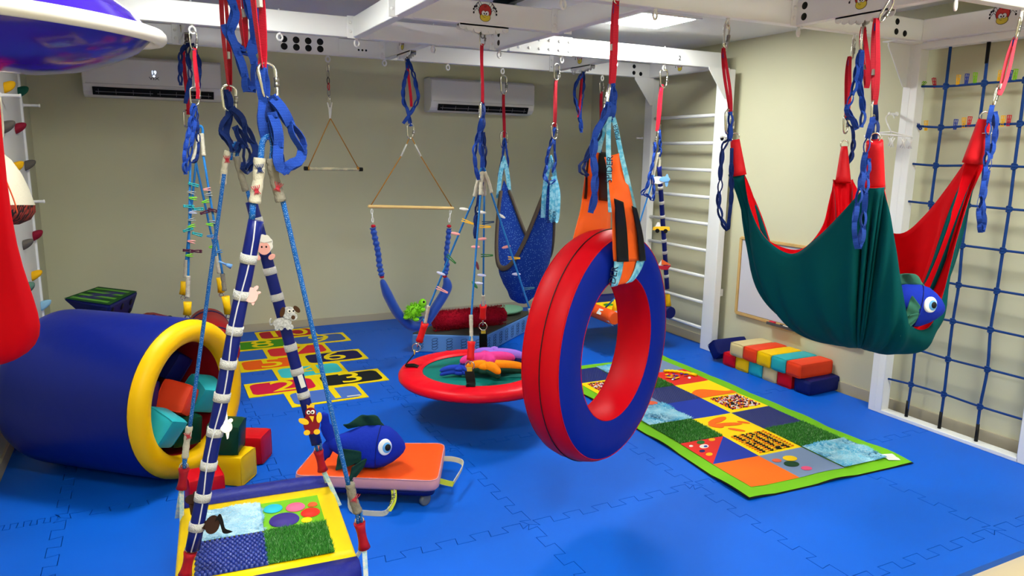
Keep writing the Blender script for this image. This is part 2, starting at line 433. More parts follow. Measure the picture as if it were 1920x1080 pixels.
# ring bolts
ebm = None
def ringbolt(x, y, rz=0.0):
    global ebm
    if ebm is None:
        b = MB(); b.torus(0.019, 0.0062, T((0, 0, -0.028), rx=PI/2), 18, 8); b.lathe([(0, -0.014), (0.006, -0.012), (0.011, -0.001), (0.006, 0.004), (0.006, BH), (0.006, BH+0.01), (0, BH+0.012)], n=10)
        ebm = b.build('ring_bolt', WHITE2, frame); ebm.data.transform(Matrix.Translation(frame.location))
        o = ebm
    else:
        o = ebm.copy(); COL.objects.link(o); o.parent = frame
    o.location = Vector((x, y, ZB))-frame.location; o.rotation_euler = (0, 0, rz)
    return o
RZ = 0.45
for x in (-0.16, 1.275, 1.705, 2.224, 2.709, 3.244, 3.689): ringbolt(x, YBK, RZ)
for x in (0.304, 0.784, 1.251, 1.76, 2.24, 2.734, 3.2, 3.647): ringbolt(x, YM, RZ)
for x in (-0.2, 0.3, 0.784, 1.251, 1.736, 2.247, 2.702, 3.2, 3.64): ringbolt(x, YN, RZ)
for x in (0.3, 2.7, 3.203, 3.69): ringbolt(x, YP, RZ)
for y in (5.3,): ringbolt(3.2, y, RZ)
# spider emblem (white plate part with painted spider) and cloud shaped hanger bracket
SPR = mat('emblem_red', '#b2302c', 0.5); SPY = mat('emblem_yellow', '#d8c545', 0.5); SPK = mat('emblem_black', '#16121c', 0.5); SPW = mat('emblem_white', '#e8e6e4', 0.5)
def disc(b, M, cx, cy, rx, ry, z=0, n=20): b.prism([(cx+rx*math.cos(2*PI*i/n), cy+ry*math.sin(2*PI*i/n)) for i in range(n)], 0.0006, M @ Matrix.Translation((0, 0, z)))
def spider(o, xa, s=1.0):
    M = basis(o, xa, (0, 0, 1)) @ Matrix.Diagonal((s*1.15, s*1.15, 1, 1))
    b = MB()
    b.mi = 0; disc(b, M, 0, 0.008, 0.0275, 0.0265, 0.0004)
    b.mi = 2; disc(b, M, 0, 0.008, 0.0295, 0.0285, 0.0); disc(b, M, 0, -0.017, 0.0245, 0.0175, 0.0006)
    b.mi = 1; disc(b, M, 0, -0.017, 0.0228, 0.0158, 0.001)
    for sx in (-1, 1):
        b.mi = 2; disc(b, M, sx*0.008, -0.001, 0.0095, 0.0105, 0.0014)
        b.mi = 3; disc(b, M, sx*0.008, -0.001, 0.0082, 0.0092, 0.0018)
        b.mi = 2; disc(b, M, sx*0.005, -0.003, 0.003, 0.0035, 0.0022)
        for (a, l1, l2) in ((58, 0.028, 0.026), (35, 0.03, 0.022), (10, 0.026, 0.018), (-12, 0.022, 0.02)):
            a = math.radians(a); p0 = (sx*0.026*math.cos(a), 0.008+0.025*math.sin(a)); p1 = (p0[0]+sx*0.012, p0[1]+l1*0.6); p2 = (p1[0]+sx*0.014, p1[1]-l2*0.8)
            for q0, q1 in ((p0, p1), (p1, p2)): b.tube([M @ Vector((*q0, 0.001)), M @ Vector((*q1, 0.001))], 0.0011, 5)
            disc(b, M, p2[0], p2[1]-0.002, 0.0038, 0.0048, 0.0004, 10)
    for k in (-1, 0, 1):
        b.tube([M @ Vector((k*0.006, 0.033, 0.0012)), M @ Vector((k*0.003, 0.022, 0.0012))], 0.0008, 4)
    b.tube([M @ Vector((-0.012, -0.013, 0.0022)), M @ Vector((-0.006, -0.018, 0.0022)), M @ Vector((0.0, -0.017, 0.0022))], 0.0008, 4)
    return tag(b.build('spider_emblem', [SPR, SPY, SPK, SPW], frame, recalc=True), 'red and yellow cartoon spider sign')
def cloud(o, xa, half=0.15, drop=0.045):
    """scalloped plate under a beam with a hanging hook in its centre"""
    xa = Vector(xa).normalized()
    for sd in (-1, 1):
        n = Vector((xa.y, -xa.x, 0))*sd
        P = [(-half, 0.012), (-half, 0.0)]; N = 7
        for i in range(N):
            cx = -half+(i+0.5)*2*half/N; r = half/N; dp = drop*(0.35+0.65*(1-abs(cx)/half))
            for k in range(5): a = PI+PI*k/4; P.append((cx+r*math.cos(a), -dp*0.75+r*0.8*math.sin(a)))
        P += [(half, 0.0), (half, 0.012)]
        b = MB(); b.prism(P, 0.003, basis(Vector(o)+n*0.022, xa, (0, 0, 1))); b.build('hanger_plate', WHITE, frame)
    b = MB(); b.box(Vector(o)+Vector((0, 0, -0.004)), (abs(xa.x)*half*1.6+0.05, abs(xa.y)*half*1.6+0.05, 0.008))
    b.lathe([(0.010, 0), (0.010, -0.03), (0.006, -0.034), (0, -0.034)], Matrix.Translation(o), 10); b.build('swivel', DSTEEL, frame)
    b = MB(); b.torus(0.016, 0.004, Matrix.Translation(Vector(o)+Vector((0, 0, -0.05))) @ Matrix.Rotation(RZ, 4, 'Z') @ Matrix.Rotation(PI/2, 4, 'X'), 16, 6); b.build('hanger_ring', DSTEEL, frame)
for (x, y, ax) in ((1.731, 3.85, 'x'), (1.73, 5.16, 'y'), (3.2, 5.16, 'y'), (3.17, 2.555, 'y'), (1.73, 2.555, 'y'), (0.3, 2.555, 'y'), (0.3, 5.16, 'y')):
    cloud((x, y, ZB), (1, 0, 0) if ax == 'x' else (0, -1, 0))
    if ax == 'x': spider((x, y-BW/2-0.001, ZB+0.062), (1, 0, 0), 1.15)
    else: spider((x-BW/2-0.001, y, ZB+0.062), (0, -1, 0), 1.15)
spider((XW-0.02-BW/2-0.001, 2.50, ZB+0.075), (0, -1, 0), 1.15)
spider((XW-0.02-BW/2-0.001, 5.16, ZB+0.062), (0, -1, 0), 1.0)
# the digit sticker
text('number_sticker', '2', 0.05, basis((3.77, YM-BW/2-0.002, ZB+0.05), (1, 0, 0), (0, 0, 1)), SPK, frame)
# ================================================================== WALL BARS (right wall, far bay)
wb = thing('wall_bars', (4.3, 5.2, 0), 'white nine rung wall bars ladder on the right wall behind the ring', 'wall bars')
for (y0, y1) in ((4.61, 4.75), (5.585, 5.70)):
    b = MB(); b.box((4.26, (y0+y1)/2, 1.165), (0.07, y1-y0, 2.33), bev=0.006)
    b.box((4.31, (y0+y1)/2, 1.9), (0.1, 0.05, 0.06)); b.box((4.31, (y0+y1)/2, 0.5), (0.1, 0.05, 0.06)); b.build('post', WHITE, wb)
for k in range(9):
    z = 1.978-k*0.2258
    b = MB(); b.tube([V(4.262, 4.74, z), V(4.262, 5.6, z)], 0.0145, 12); b.build('rung', WHITE, wb)
for y in (4.60, 5.735):
    b = MB(); b.lathe([(0.013, 0), (0.013, 0.006), (0.007, 0.008), (0.007, 0.06), (0.0095, 0.062), (0.0095, 0.068), (0, 0.07)], T((4.24, y-0.0, 1.80), ry=-PI/2), 10); b.build('peg', WHITE2, wb)
b = MB(); b.lathe([(0.02, 0), (0.02, 0.003), (0.0, 0.004)], T((4.224, 4.64, 1.79), ry=-PI/2), 16); tag(b.build('cap', BLACK, wb), 'round black cap on the post')
def gusset(parent, c, xa, L=0.2, D=0.22):
    b = MB(); M = basis(c, xa, (0, 0, -1)); b.prism([(0, 0), (L, 0), (L, 0.02), (0.03, D), (0, D)], 0.006, M); return b.build('gusset', WHITE, parent)
gusset(wb, (4.222, 4.61, ZB), (-1, 0, 0), 0.21, 0.24); gusset(wb, (4.222, 5.585, ZB), (-1, 0, 0), 0.21, 0.24)
for z in (ZB+0.035, ZB+0.09):
    pass
# ================================================================== CLIMBING NET (right wall, near bay)
NETB = mat('dark_blue_net_rope', '#0f3a7c', 0.6, bump=0.4, bscale=300)
net = thing('climbing_net', (4.27, 2.56, 0), 'dark blue rope climbing net in a white steel frame on the right wall', 'climbing net')
for (y0, y1) in ((2.982, 3.078), (2.045, 2.14)):
    b = MB(); b.box((4.262, (y0+y1)/2, 1.165), (0.075, y1-y0, 2.33), bev=0.004)
    b.box((4.2235, (y0+y1)/2, 1.165), (0.002, 0.004, 2.3)); b.build('post', WHITE, net)
b = MB(); b.box((4.262, 2.56, 0.012), (0.075, 0.86, 0.024), bev=0.003); b.build('bottom_rail', WHITE, net)
b = MB(); b.box((4.262, 2.56, 2.315), (0.075, 0.86, 0.04), bev=0.003); b.build('top_rail', WHITE, net)
gusset(net, (4.222, 3.06, ZB-0.005), (-1, 0, 0), 0.2, 0.25); b = MB(); b.box((4.12, 3.03, ZB-0.003), (0.24, 0.1, 0.006)); b.build('joint_plate', WHITE, net)
NY = [2.83, 2.61, 2.386]; NZ = [0.24+0.2285*k for k in range(9)]
NY4 = []
rn = random.Random(3)
KN = {}
for i, y in enumerate(NY):
    for k, z in enumerate(NZ): KN[i, k] = V(4.27, y+rn.uniform(-.008, .008), z+rn.uniform(-.006, .006))
for i, y in enumerate(NY):
    P = [V(4.265, y, 0.02)]+[KN[i, k] for k in range(9)]+[V(4.265, y, 2.3)]
    b = MB(); b.tube(smooth(P, 4), 0.0085, 8); o = b.build('vertical_rope', NETB, net)
    b = MB(); b.tube([V(4.265, y, 0.005), V(4.265, y+0.001, 0.13)], [0.011, 0.009], 8); tag(b.build('end_sleeve', BLACK, net), 'black heat shrink sleeve at the rope end')
    if i != 0: b = MB(); b.tube([V(4.265, y, 2.18), V(4.265, y, 2.31)], [0.009, 0.011], 8); tag(b.build('end_sleeve', BLACK, net), 'black heat shrink sleeve at the rope end')
for k, z in enumerate(NZ):
    P = [V(4.262, 3.052, z-0.012+0.004*k)]+[KN[i, k] for i in range(3)]+[V(4.262, 2.12, z)]
    b = MB(); b.tube(smooth(P, 4), 0.0068, 8); b.ball(P[0], 0.012, seg=8, rings=6); b.build('horizontal_rope', NETB, net)
for (i, k), p in KN.items():
    def knot(b):
        b.ball((0, 0, 0), (0.014, 0.018, 0.018), seg=10, rings=6)
        for s in (-1, 1): b.torus(0.013, 0.005, T((0, 0, s*0.008), ry=s*0.6), 12, 6)
    stamp('knot', 'knot', Matrix.Translation(p), NETB, net, knot)
# small plastic laundry clips on the net
CLC = {'yellow': mat('clip_yellow', '#f0b414', 0.4), 'navy': mat('clip_navy', '#233c9c', 0.4), 'green': mat('clip_green', '#86c41c', 0.4), 'red': mat('clip_red', '#c81e30', 0.4)}
cp = {}
def laundry_clip(c, p, rot, label):
    if c not in cp:
        t = thing('laundry_clip', (0, 0, 0), label, 'laundry clip', 'laundry clips on the climbing net')
        for s, nm in ((-1, 'jaw'), (1, 'jaw')):
            b = MB()
            for q in (-1, 1):
                b.box((s*0.0055, q*0.0055, 0.006), (0.003, 0.0035, 0.060), T((0, 0, 0), ry=s*0.10))
            for z in (-0.022, -0.004, 0.014, 0.034): b.box((s*0.0055, 0, z), (0.003, 0.014, 0.004), T((0, 0, 0), ry=s*0.10))
            b.build(nm, CLC[c], t)
        b = MB(); b.torus(0.004, 0.0012, T((0, 0, 0.002), rx=PI/2), 10, 5); b.build('spring', STEEL, t)
        cp[c] = t; o = t; o.location = p; o.rotation_euler = rot
    else:
        o = cp[c].copy(); COL.objects.link(o); o.location = p; o.rotation_euler = rot; o['label'] = label
        for ch in cp[c].children: q = ch.copy(); COL.objects.link(q); q.parent = o
    return o
NX = 4.27
row1 = [(1726, 163, 'green', .9, 'lime green laundry clip lying over at the left end of the upper net row'), (1752, 159, 'red', -.25, 'red laundry clip on the upper clip row of the climbing net'),
        (1796, 154, 'yellow', .02, 'yellow laundry clip between the first two vertical ropes on the upper row of the net'), (1812, 152, 'navy', 0, 'navy laundry clip between yellow and green clips on the upper row of the net'), (1828, 150, 'green', -.05, 'upright lime green laundry clip right of the navy one on the upper row'),
        (1874, 146, 'yellow', .1, 'yellow laundry clip partly behind the pale red strap on the upper row of the net'), (1893, 146, 'navy', .05, 'navy laundry clip right of the pale red strap on the upper row of the net'), (1903, 144, 'green', .02, 'rightmost lime green laundry clip on the upper row of the net')]
row2 = [(1723, 239, 'navy', -.7, 'tilted navy laundry clip at the left end of the lower clip row on the net'), (1736, 239, 'yellow', -.1, 'yellow laundry clip next to the tilted navy clip on the lower row of the net'),
        (1791, 237, 'navy', .03, 'upright navy laundry clip in the middle of the lower clip row on the net'), (1807, 234, 'yellow', -.08, 'yellow laundry clip in the middle of the lower clip row between navy and red'), (1817, 232, 'red', .05, 'red laundry clip in the middle of the lower clip row on the net'),
        (1880, 231, 'yellow', 0, 'yellow laundry clip right of the blue hanging strap on the lower row of the net'), (1891, 230, 'red', -.02, 'red laundry clip at the right end of the lower row of the net')]
for px, py, c, t, lb in row1+row2:
    laundry_clip(c, X(px, py, NX)+V(0, 0, 0.006), (t, 0, 0), lb)

# ================================================================== WHITEBOARD
WOOD = mat('light_pine', '#c9a468', 0.5, var=0.15, vscale=8); BRD = mat('whiteboard_face', '#c9c8d2', 0.18, spec=0.6)
wbd = thing('whiteboard', (4.37, 3.9, 0.35), 'whiteboard in a pine frame low on the right wall behind the green hammock', 'whiteboard')
y0, y1, z0, z1 = 3.30, 4.49, 0.36, 0.99
b = MB(); b.box((4.372, (y0+y1)/2, (z0+z1)/2), (0.012, y1-y0-0.03, z1-z0-0.03)); b.build('writing_surface', BRD, wbd)
for c, s in ((((y0+y1)/2, z0), (y1-y0, 0.022)), (((y0+y1)/2, z1), (y1-y0, 0.022)), ((y0, (z0+z1)/2), (0.022, z1-z0)), ((y1, (z0+z1)/2), (0.022, z1-z0))):
    b = MB(); b.box((4.368, c[0], c[1]), (0.024, s[0], s[1]), bev=0.002); b.build('frame_rail', WOOD, wbd)
b = MB(); b.box((4.345, 3.97, 0.352), (0.05, 0.28, 0.008), bev=0.002); b.box((4.322, 3.97, 0.36), (0.005, 0.28, 0.02), bev=0.002); b.build('pen_tray', mat('grey_plastic', '#4b4b50', 0.5), wbd)
er = MB(); er.box((4.345, 4.07, 0.366), (0.03, 0.05, 0.02), bev=0.003); er.build('board_eraser', mat('eraser_pink', '#c22a3e', 0.7)); tag(bpy.data.objects['board_eraser'], 'small pink board eraser on the whiteboard tray', 'eraser')
for k, (yy, lb) in enumerate(((3.955, 'white capped marker pen farther along the whiteboard tray'), (3.93, 'white capped marker pen in the middle of the whiteboard tray'), (3.905, 'white capped marker pen nearest the hammock on the whiteboard tray'))):
    t = thing('marker_pen', (4.34, yy, 0.356), lb, 'marker', 'marker pens on the whiteboard tray')
    b = MB(); b.tube([V(4.34, yy, 0.364), V(4.33, yy-0.05, 0.366)], 0.0065, 8); b.build('barrel', WHITE2, t)
    b = MB(); b.tube([V(4.34, yy, 0.364), V(4.347, yy+0.035, 0.364)], 0.0072, 8); tag(b.build('cap', BLACK, t), 'black cap')

# ================================================================== FOAM BRICKS along the right wall
def soft_block(name, mt, M, size, label, cat, group, puff=0.03, seam=True):
    loc = M.to_translation()
    t = thing(name, loc, label, cat, group); t.rotation_mode = 'QUATERNION'; t.rotation_quaternion = M.to_quaternion()
    t.location = (0, 0, 0)
    b = MB(); b.soft(size, Matrix.Identity(4), puff=puff); o = b.build('cover', mt, t)
    for s in (-1, 1):
        b = MB(); P = []
        for i in range(32):
            u = 2*PI*i/32; cx, sx = math.cos(u), math.sin(u); l = (abs(cx)**13+abs(sx)**13)**(1/13)
            P.append(V(s*(size[0]/2*0.962), cx/l*size[1]/2*0.958*(1+puff*0), sx/l*size[2]/2*0.958))
        b.tube(P, 0.0022, 5, closed=True); b.build('piping', mt, t)
    t.location = loc
    return t
BR = dict(size=(0.325, 0.134, 0.102))
def brick(y, z, mt, label, rx=0.0, rz=0.0, x=4.225):
    return soft_block('foam_brick', mt, T((x, y, z), rx=rx, rz=rz), (0.325, 0.139, 0.106), label, 'foam brick', 'soft foam bricks along the right wall')
by = 3.512
brick(by-.014, 0.053, NAVY, 'dark navy foam brick at the near bottom end of the wall stack', rz=0.05)
for k, (m_, nm) in enumerate(((REDV, 'red foam brick next to the near navy one in the bottom row'), (BEIV, 'cream foam brick in the bottom row of the wall stack'), (TEALV, 'turquoise foam brick in the bottom row of the wall stack'), (YELV, 'yellow foam brick in the bottom row of the wall stack'), (REDV, 'red foam brick at the far end of the bottom row'))):
    brick(by+0.142*(k+1), 0.053, m_, nm)
for k, (m_, nm) in enumerate(((ORAV, 'orange foam brick at the near end on top of the stack above navy'), (TEALV, 'turquoise foam brick in the top row of the wall stack'), (YELV, 'yellow foam brick in the top row of the wall stack'), (ORAV, 'orange foam brick second from the far end in the top row'), (BEIV, 'cream foam brick at the far end of the top row'))):
    brick(by+0.05+0.142*k, 0.159, m_, nm, x=4.205)
brick(4.378, 0.098, NAVY, 'navy foam brick leaning on the far end of the wall stack', rx=0.85, rz=-0.03, x=4.21)

# ================================================================== AIR CONDITIONERS
ACW = mat('ac_white', '#dedcdc', 0.22, coat=0.4); ACD = mat('ac_dark_slot', '#08080a', 0.6); ACL = mat('ac_led', '#cfe4ff', 0.4, emit=1.2); ACG = mat('ac_grey', '#8f8c90', 0.4)
def aircon(x0, x1, ztop, label, logo):
    z0 = ztop-0.315; dp = 0.2; t = thing('air_conditioner', ((x0+x1)/2, YB-dp/2, z0), label, 'air conditioner')
    prof = [(0, 0), (0, 0.315), (0.16, 0.315), (0.185, 0.30), (0.197, 0.26), (0.2, 0.10), (0.185, 0.045), (0.15, 0.012), (0.10, 0.0)]
    M = Matrix(((0, 0, 1, x0), (-1, 0, 0, YB), (0, 1, 0, z0), (0, 0, 0, 1)))
    b = MB(); b.prism([(p[0], p[1]) for p in prof], x1-x0, M, smooth=False); b.build('casing', ACW, t, bevel=0.006)
    b = MB(); b.box(((x0+x1)/2, YB-0.199, z0+0.192), (x1-x0-0.01, 0.008, 0.20), bev=0.003); b.build('front_panel', ACW, t)
    L = x1-x0; Ms = basis(((x0+x1)/2, YB-0.188, z0+0.045), (1, 0, 0), (0, -0.5, 1))
    b = MB(); b.box((0, 0, 0.004), (L*0.87, 0.062, 0.012), Ms); b.build('outlet', ACD, t)
    for s in (-1, 1):
        b = MB(); b.box((s*L*0.215, -0.002, 0.012), (L*0.40, 0.003, 0.004), Ms)
        for k in range(4): b.box((s*L*0.215+(k-1.5)*L*0.12, 0, 0.01), (0.002, 0.04, 0.006), Ms)
        b.build('louvre', ACG, t)
    F = basis(((x0+x1)/2, YB-0.2045, z0+0.2), (1, 0, 0), (0, 0, 1))
    if logo:
        text('brand_lettering', 'VIX', 0.032, F @ Matrix.Translation((0.0, -0.045, 0)), ACD, t, font_scale_x=1.5)
        text('temperature_display', '19', 0.04, F @ Matrix.Translation((0.0, 0.0, 0)), ACL, t)
        b = MB(); b.lathe([(0.008, 0.001), (0, 0.001)], F @ Matrix.Translation((0, -0.027, 0)), 12); b.build('indicator', ACL, t)
    b = MB(); b.tube([V(x0+0.02, YB-0.2045, z0+0.10), V(x1-0.02, YB-0.2045, z0+0.10)], 0.0012, 4); b.build('panel_gap', ACG, t)
    return t
aircon(-0.375, 0.63, 2.345, 'white wall air conditioner on the left of the back wall with lit 19 display', True)
aircon(2.47, 3.575, 2.335, 'white wall air conditioner on the right half of the back wall', False)

# ================================================================== CLIMBING WALL PANEL (left)
PAN = mat('climbing_panel_white', '#dcdad6', 0.4, var=0.03, vscale=2)
cw = thing('climbing_wall', (-0.68, 4.6, 0), 'white climbing panel on the left wall with bolted rails', 'climbing wall')
b = MB(); b.box((XL+0.045, 5.37, 1.16), (0.03, 1.0, 2.28), bev=0.002); b.build('panel', PAN, cw)
b = MB(); b.box((XL+0.045, 4.74, 1.16), (0.03, 0.25, 2.28), bev=0.002); b.build('panel', PAN, cw)
b = MB(); b.box((XL+0.05, 5.885, 1.16), (0.045, 0.03, 2.33), bev=0.003); b.build('edge_rail', WHITE, cw)
PXW = XL+0.061
HOLD = {'yellow': mat('hold_yellow', '#e2a90c', 0.75, bump=0.4, bscale=120), 'green': mat('hold_green', '#0c4a3a', 0.75, bump=0.4, bscale=120), 'grey': mat('hold_grey', '#5c5650', 0.8, bump=0.4, bscale=120), 'red': mat('hold_red', '#8e1830', 0.75, bump=0.4, bscale=120), 'sage': mat('hold_sage', '#4f6e62', 0.8, bump=0.4, bscale=120), 'sky': mat('hold_sky', '#8fbfd8', 0.75, bump=0.4, bscale=120)}
def hold(px, py, c, label, s=1.0, kind=0):
    s *= 0.62
    p = X(px, py, PXW); t = thing('climbing_hold', p, label, 'climbing hold', 'climbing holds on the white panel'); rr = random.Random(px*7+py)
    b = MB(); n = 12; G = []
    shapes = [[(1.0, 0.0), (1.0, 0.25), (0.85, 0.6), (0.6, 0.9), (0.3, 1.05), (0.05, 1.08)], [(1.0, 0), (1.0, 0.4), (0.8, 0.75), (0.45, 1.0), (0.05, 1.05)]][kind]
    for (r, h) in shapes:
        row = []
        for i in range(n):
            a = 2*PI*i/n; q = 1+0.12*math.sin(3*a+px)+rr.uniform(-.04, .04)
            zz = math.sin(a)*r*0.048*q*s; zz = zz*(0.72 if zz > 0 else 1.1) + h*0.03*s
            row.append(p+V(h*0.075*s, math.cos(a)*r*0.042*q*s, zz))
        G.append(row)
    R = b.grid(G, closed_v=True); b.quad(R[-1]); b.build('body', HOLD[c], t, sub=1)
    b = MB(); b.lathe([(0.008, 0), (0.008, 0.004), (0.005, 0.004), (0.005, 0)], T(p+V(0.052*s, 0, -0.002*s), ry=PI/2), 8); b.build('bolt', STEEL, t)
    return t
for a in ((8, 163, 'yellow', 'yellow climbing hold at the top left below the purple saucer', 1.2, 1), (34, 172, 'green', 'dark green climbing hold near the top corner of the panel', 1.25, 1), (4, 238, 'grey', 'grey climbing hold second row at the left picture edge', 1.3, 0), (29, 240, 'red', 'dark red climbing hold in the second row of the panel', 1.2, 0),
          (25, 312, 'yellow', 'yellow climbing hold above the hanging tote bag', 1.15, 1), (47, 310, 'grey', 'dark grey climbing hold at the panel edge beside the yellow one', 1.25, 0), (62, 441, 'red', 'dark red climbing hold right of the tote bag', 1.2, 1), (43, 458, 'grey', 'grey climbing hold just below the dark red one right of the tote bag', 1.15, 0),
          (60, 517, 'yellow', 'yellow climbing hold low on the panel above the sage one', 1.2, 0), (42, 542, 'sage', 'sage green rounded climbing hold low on the panel', 1.35, 1), (77, 572, 'sky', 'pale blue climbing hold lowest at the panel edge above the barrel', 1.25, 0)):
    hold(*a)
for px, py, lb in ((42, 197, 'white coat peg on the panel edge below the green hold'), (0, 178, 'white coat peg on the panel at the left picture edge'), (50, 378, 'white coat peg on the panel edge that carries the tote bag')):
    p = X(px, py, PXW); t = thing('coat_peg', p, lb, 'peg', 'white pegs on the climbing panel')
    b = MB(); b.lathe([(0.016, 0), (0.016, 0.006), (0.009, 0.009), (0.009, 0.09), (0.0115, 0.093), (0.0115, 0.1), (0, 0.102)], T(p, ry=PI/2), 12); b.build('shaft', WHITE2, t)
# ================================================================== HOPSCOTCH MAT
HY = mat('felt_yellow', '#f2d400', 0.8); HC = {1: '#4a6fc0', 2: '#cf1240', 3: '#161a1e', 4: '#3fc4cc', 5: '#f2600a', 6: '#1a1450', 7: '#dc2a34', 8: '#3f8f14', 9: '#3f5fa8', 10: '#b01a30'}
HS = thing('hopscotch_mat', (1.0, 5.7, 0), 'hopscotch mat with yellow bordered coloured squares numbered 1 to 10 on the blue floor', 'hopscotch mat')
def rrect(x0, x1, y0, y1, r, n=5):
    P = []
    for cx, cy, a in ((x1-r, y0+r, -PI/2), (x1-r, y1-r, 0), (x0+r, y1-r, PI/2), (x0+r, y0+r, PI)):
        for i in range(n+1): t = a+PI/2*i/n; P.append((cx+r*math.cos(t), cy+r*math.sin(t)))
    return P
H0, HP = 4.652, 0.307
rows = [[1], [2, 3], [4], [5, 6], [7], [8, 9], [10]]
rh = random.Random(2)
for r, ns in enumerate(rows):
    ya, yb = H0+r*HP, H0+(r+1)*HP
    for k, n in enumerate(ns):
        if len(ns) == 1: xa, xb = 0.765, 1.275
        else: xa, xb = (0.535, 1.02) if k == 0 else (1.02, 1.505)
        xa += 0.008*r-0.01; xb += 0.008*r-0.01
        b = MB(); b.prism([(xa+rh.uniform(-.003, .003), ya), (xb, ya+rh.uniform(-.003, .003)), (xb, yb), (xa, yb)], 0.004+0.0006*(len(ns) == 2), Matrix.Translation((0, 0, 0.0005))); sq = b.build('square', HY, HS)
        b = MB(); b.prism(rrect(xa+0.03, xb-0.03, ya+0.03, yb-0.03, 0.05), 0.0012, Matrix.Translation((0, 0, 0.0048))); b.build('panel', mat('felt_%d' % n, HC[n], 0.8), sq)
        px = {1: 0.62, 2: 0.52, 3: 0.5, 4: 0.5, 5: 0.5, 6: 0.5, 7: 0.52, 8: 0.5, 9: 0.5, 10: 0.5}[n]
        text('digit', str(n), 0.33, Matrix.Translation((xa+(xb-xa)*px, (ya+yb)/2, 0.0068)), HY, sq, th=0.0006, font_scale_x=1.25)
b = MB(); b.prism([(1.13, 4.70), (1.22, 4.695), (1.222, 4.715), (1.132, 4.72)], 0.0008, Matrix.Translation((0, 0, 0.0075))); b.build('label_patch', mat('white_label', '#d8d8d4', 0.7), HS)

# ================================================================== TACTILE PATCHWORK MAT
TM = thing('sensory_mat', (3.1, 3.5, 0), 'large patchwork texture mat with a lime green border on the floor at the right', 'sensory mat')
LIME = mat('lime_fabric', '#6fb41a', 0.85, bump=0.15, bscale=200); BLK = mat('black_backing', '#0c0d10', 0.8)
Qc = [V(2.532, 2.425, 0), V(3.672, 2.372, 0), V(3.765, 4.672, 0), V(2.665, 4.69, 0)]
def mq(u, v): return (Qc[0]*(1-u)+Qc[1]*u)*(1-v)+(Qc[3]*(1-u)+Qc[2]*u)*v
def hm(u, v):
    e = min(u, 1-u, v*2, (1-v)*2); k = math.exp(-e*16)
    h = 0.004+0.0025*math.sin(7*u+9*v)*math.sin(11*v)+0.003
    wv = max(0, math.sin(19*v+2.1*math.sin(3*v)))*0.010 if (u > 0.9 or u < 0.12) else 0
    wv2 = max(0, math.sin(13*u+1.3))*0.014*math.exp(-v*14)*(1 if u < .8 else .3)
    return h+wv*k+wv2*0.7
def mp(u, v, dz=0): p = mq(u, v); p.x += 0.006*math.sin(17*v)*(1 if u > .5 else -1)*abs(2*u-1)**3; p.z = hm(u, v)+dz; return p
b = MB(); b.grid([[mp(i/28, j/56) for i in range(29)] for j in range(57)]); b.build('border_cloth', LIME, TM)
b = MB(); G = [[mp(-0.006+1.012*i/28, -0.003+1.006*j/56, -0.003) for i in range(29)] for j in range(57)]
for row in G:
    for p in row: p.z = max(0.0008, p.z-0.002)
b.grid(G); tag(b.build('backing', BLK, TM, solid=0.001), 'black backing cloth showing along the edge')
bu, bv = 0.078, 0.038; CU = (1-2*bu)/3; CV = (1-2*bv)/7
PM = {'orange': mat('patch_orange', '#f26a10', 0.75, bump=0.1, bscale=90), 'grey': mat('patch_grey_blue', '#7488ac', 0.55), 'furb': mat('plush_light_blue', '#5fb4d8', 0.95, bump=1.0, bscale=70, pattern='noise', col2='#9fd4ea', pscale=14, sheen=0.5),
      'grass': mat('artificial_grass_base', '#12401a', 0.8), 'blue': mat('patch_blue', '#1b36a4', 0.75), 'yellow': mat('patch_yellow', '#f8d400', 0.75), 'navy': mat('patch_navy', '#16246a', 0.5), 'red': mat('patch_red', '#dc2c24', 0.75)}
def cell(u0, u1, v0, v1, key, name, dz=0.0025, rough=0, n=8, parent=None, m=None, lab=None):
    b = MB(); rr = random.Random(int(u0*1000+v0*7777)); G = []
    for j in range(n+1):
        row = []
        for i in range(n+1):
            p = mp(u0+(u1-u0)*i/n, v0+(v1-v0)*j/n, dz+(rough*rr.random() if 0 < i < n and 0 < j < n else 0)); row.append(p)
        G.append(row)
    b.grid(G); o = b.build(name, m or PM[key], parent or TM)
    if lab: o['label'] = lab
    return o
BL = [mat('grass_blade_a', '#3a8a34', 0.5), mat('grass_blade_b', '#58a848', 0.45), mat('grass_blade_c', '#a4d49a', 0.4)]
def grass(fn, n, parent, h=0.012, w=0.0022, name='grass_blades', seed=1):
    b = MB(); rr = random.Random(seed)
    for _ in range(n):
        u, v = rr.random(), rr.random(); p = fn(u, v); a = rr.uniform(0, 2*PI); d = V(math.cos(a), math.sin(a), 0); hh = h*rr.uniform(.5, 1.1); ln = V(rr.uniform(-1, 1), rr.uniform(-1, 1), 0)*hh*0.7
        b.mi = rr.choice((0, 0, 0, 1, 1, 2) if rr.random() < .5 else (0, 0, 1))
        b.quad([b.b.verts.new(p-d*w/2), b.b.verts.new(p+d*w/2), b.b.verts.new(p+ln+V(0, 0, hh))], False)
    o = b.build(name, BL, parent, recalc=False); o['kind'] = 'stuff'; return o
FURM = [mat('fur_strand_a', '#4aa6d2', .9), mat('fur_strand_b', '#7cc4e2', .9), mat('fur_strand_c', '#a8dcf0', .9)]
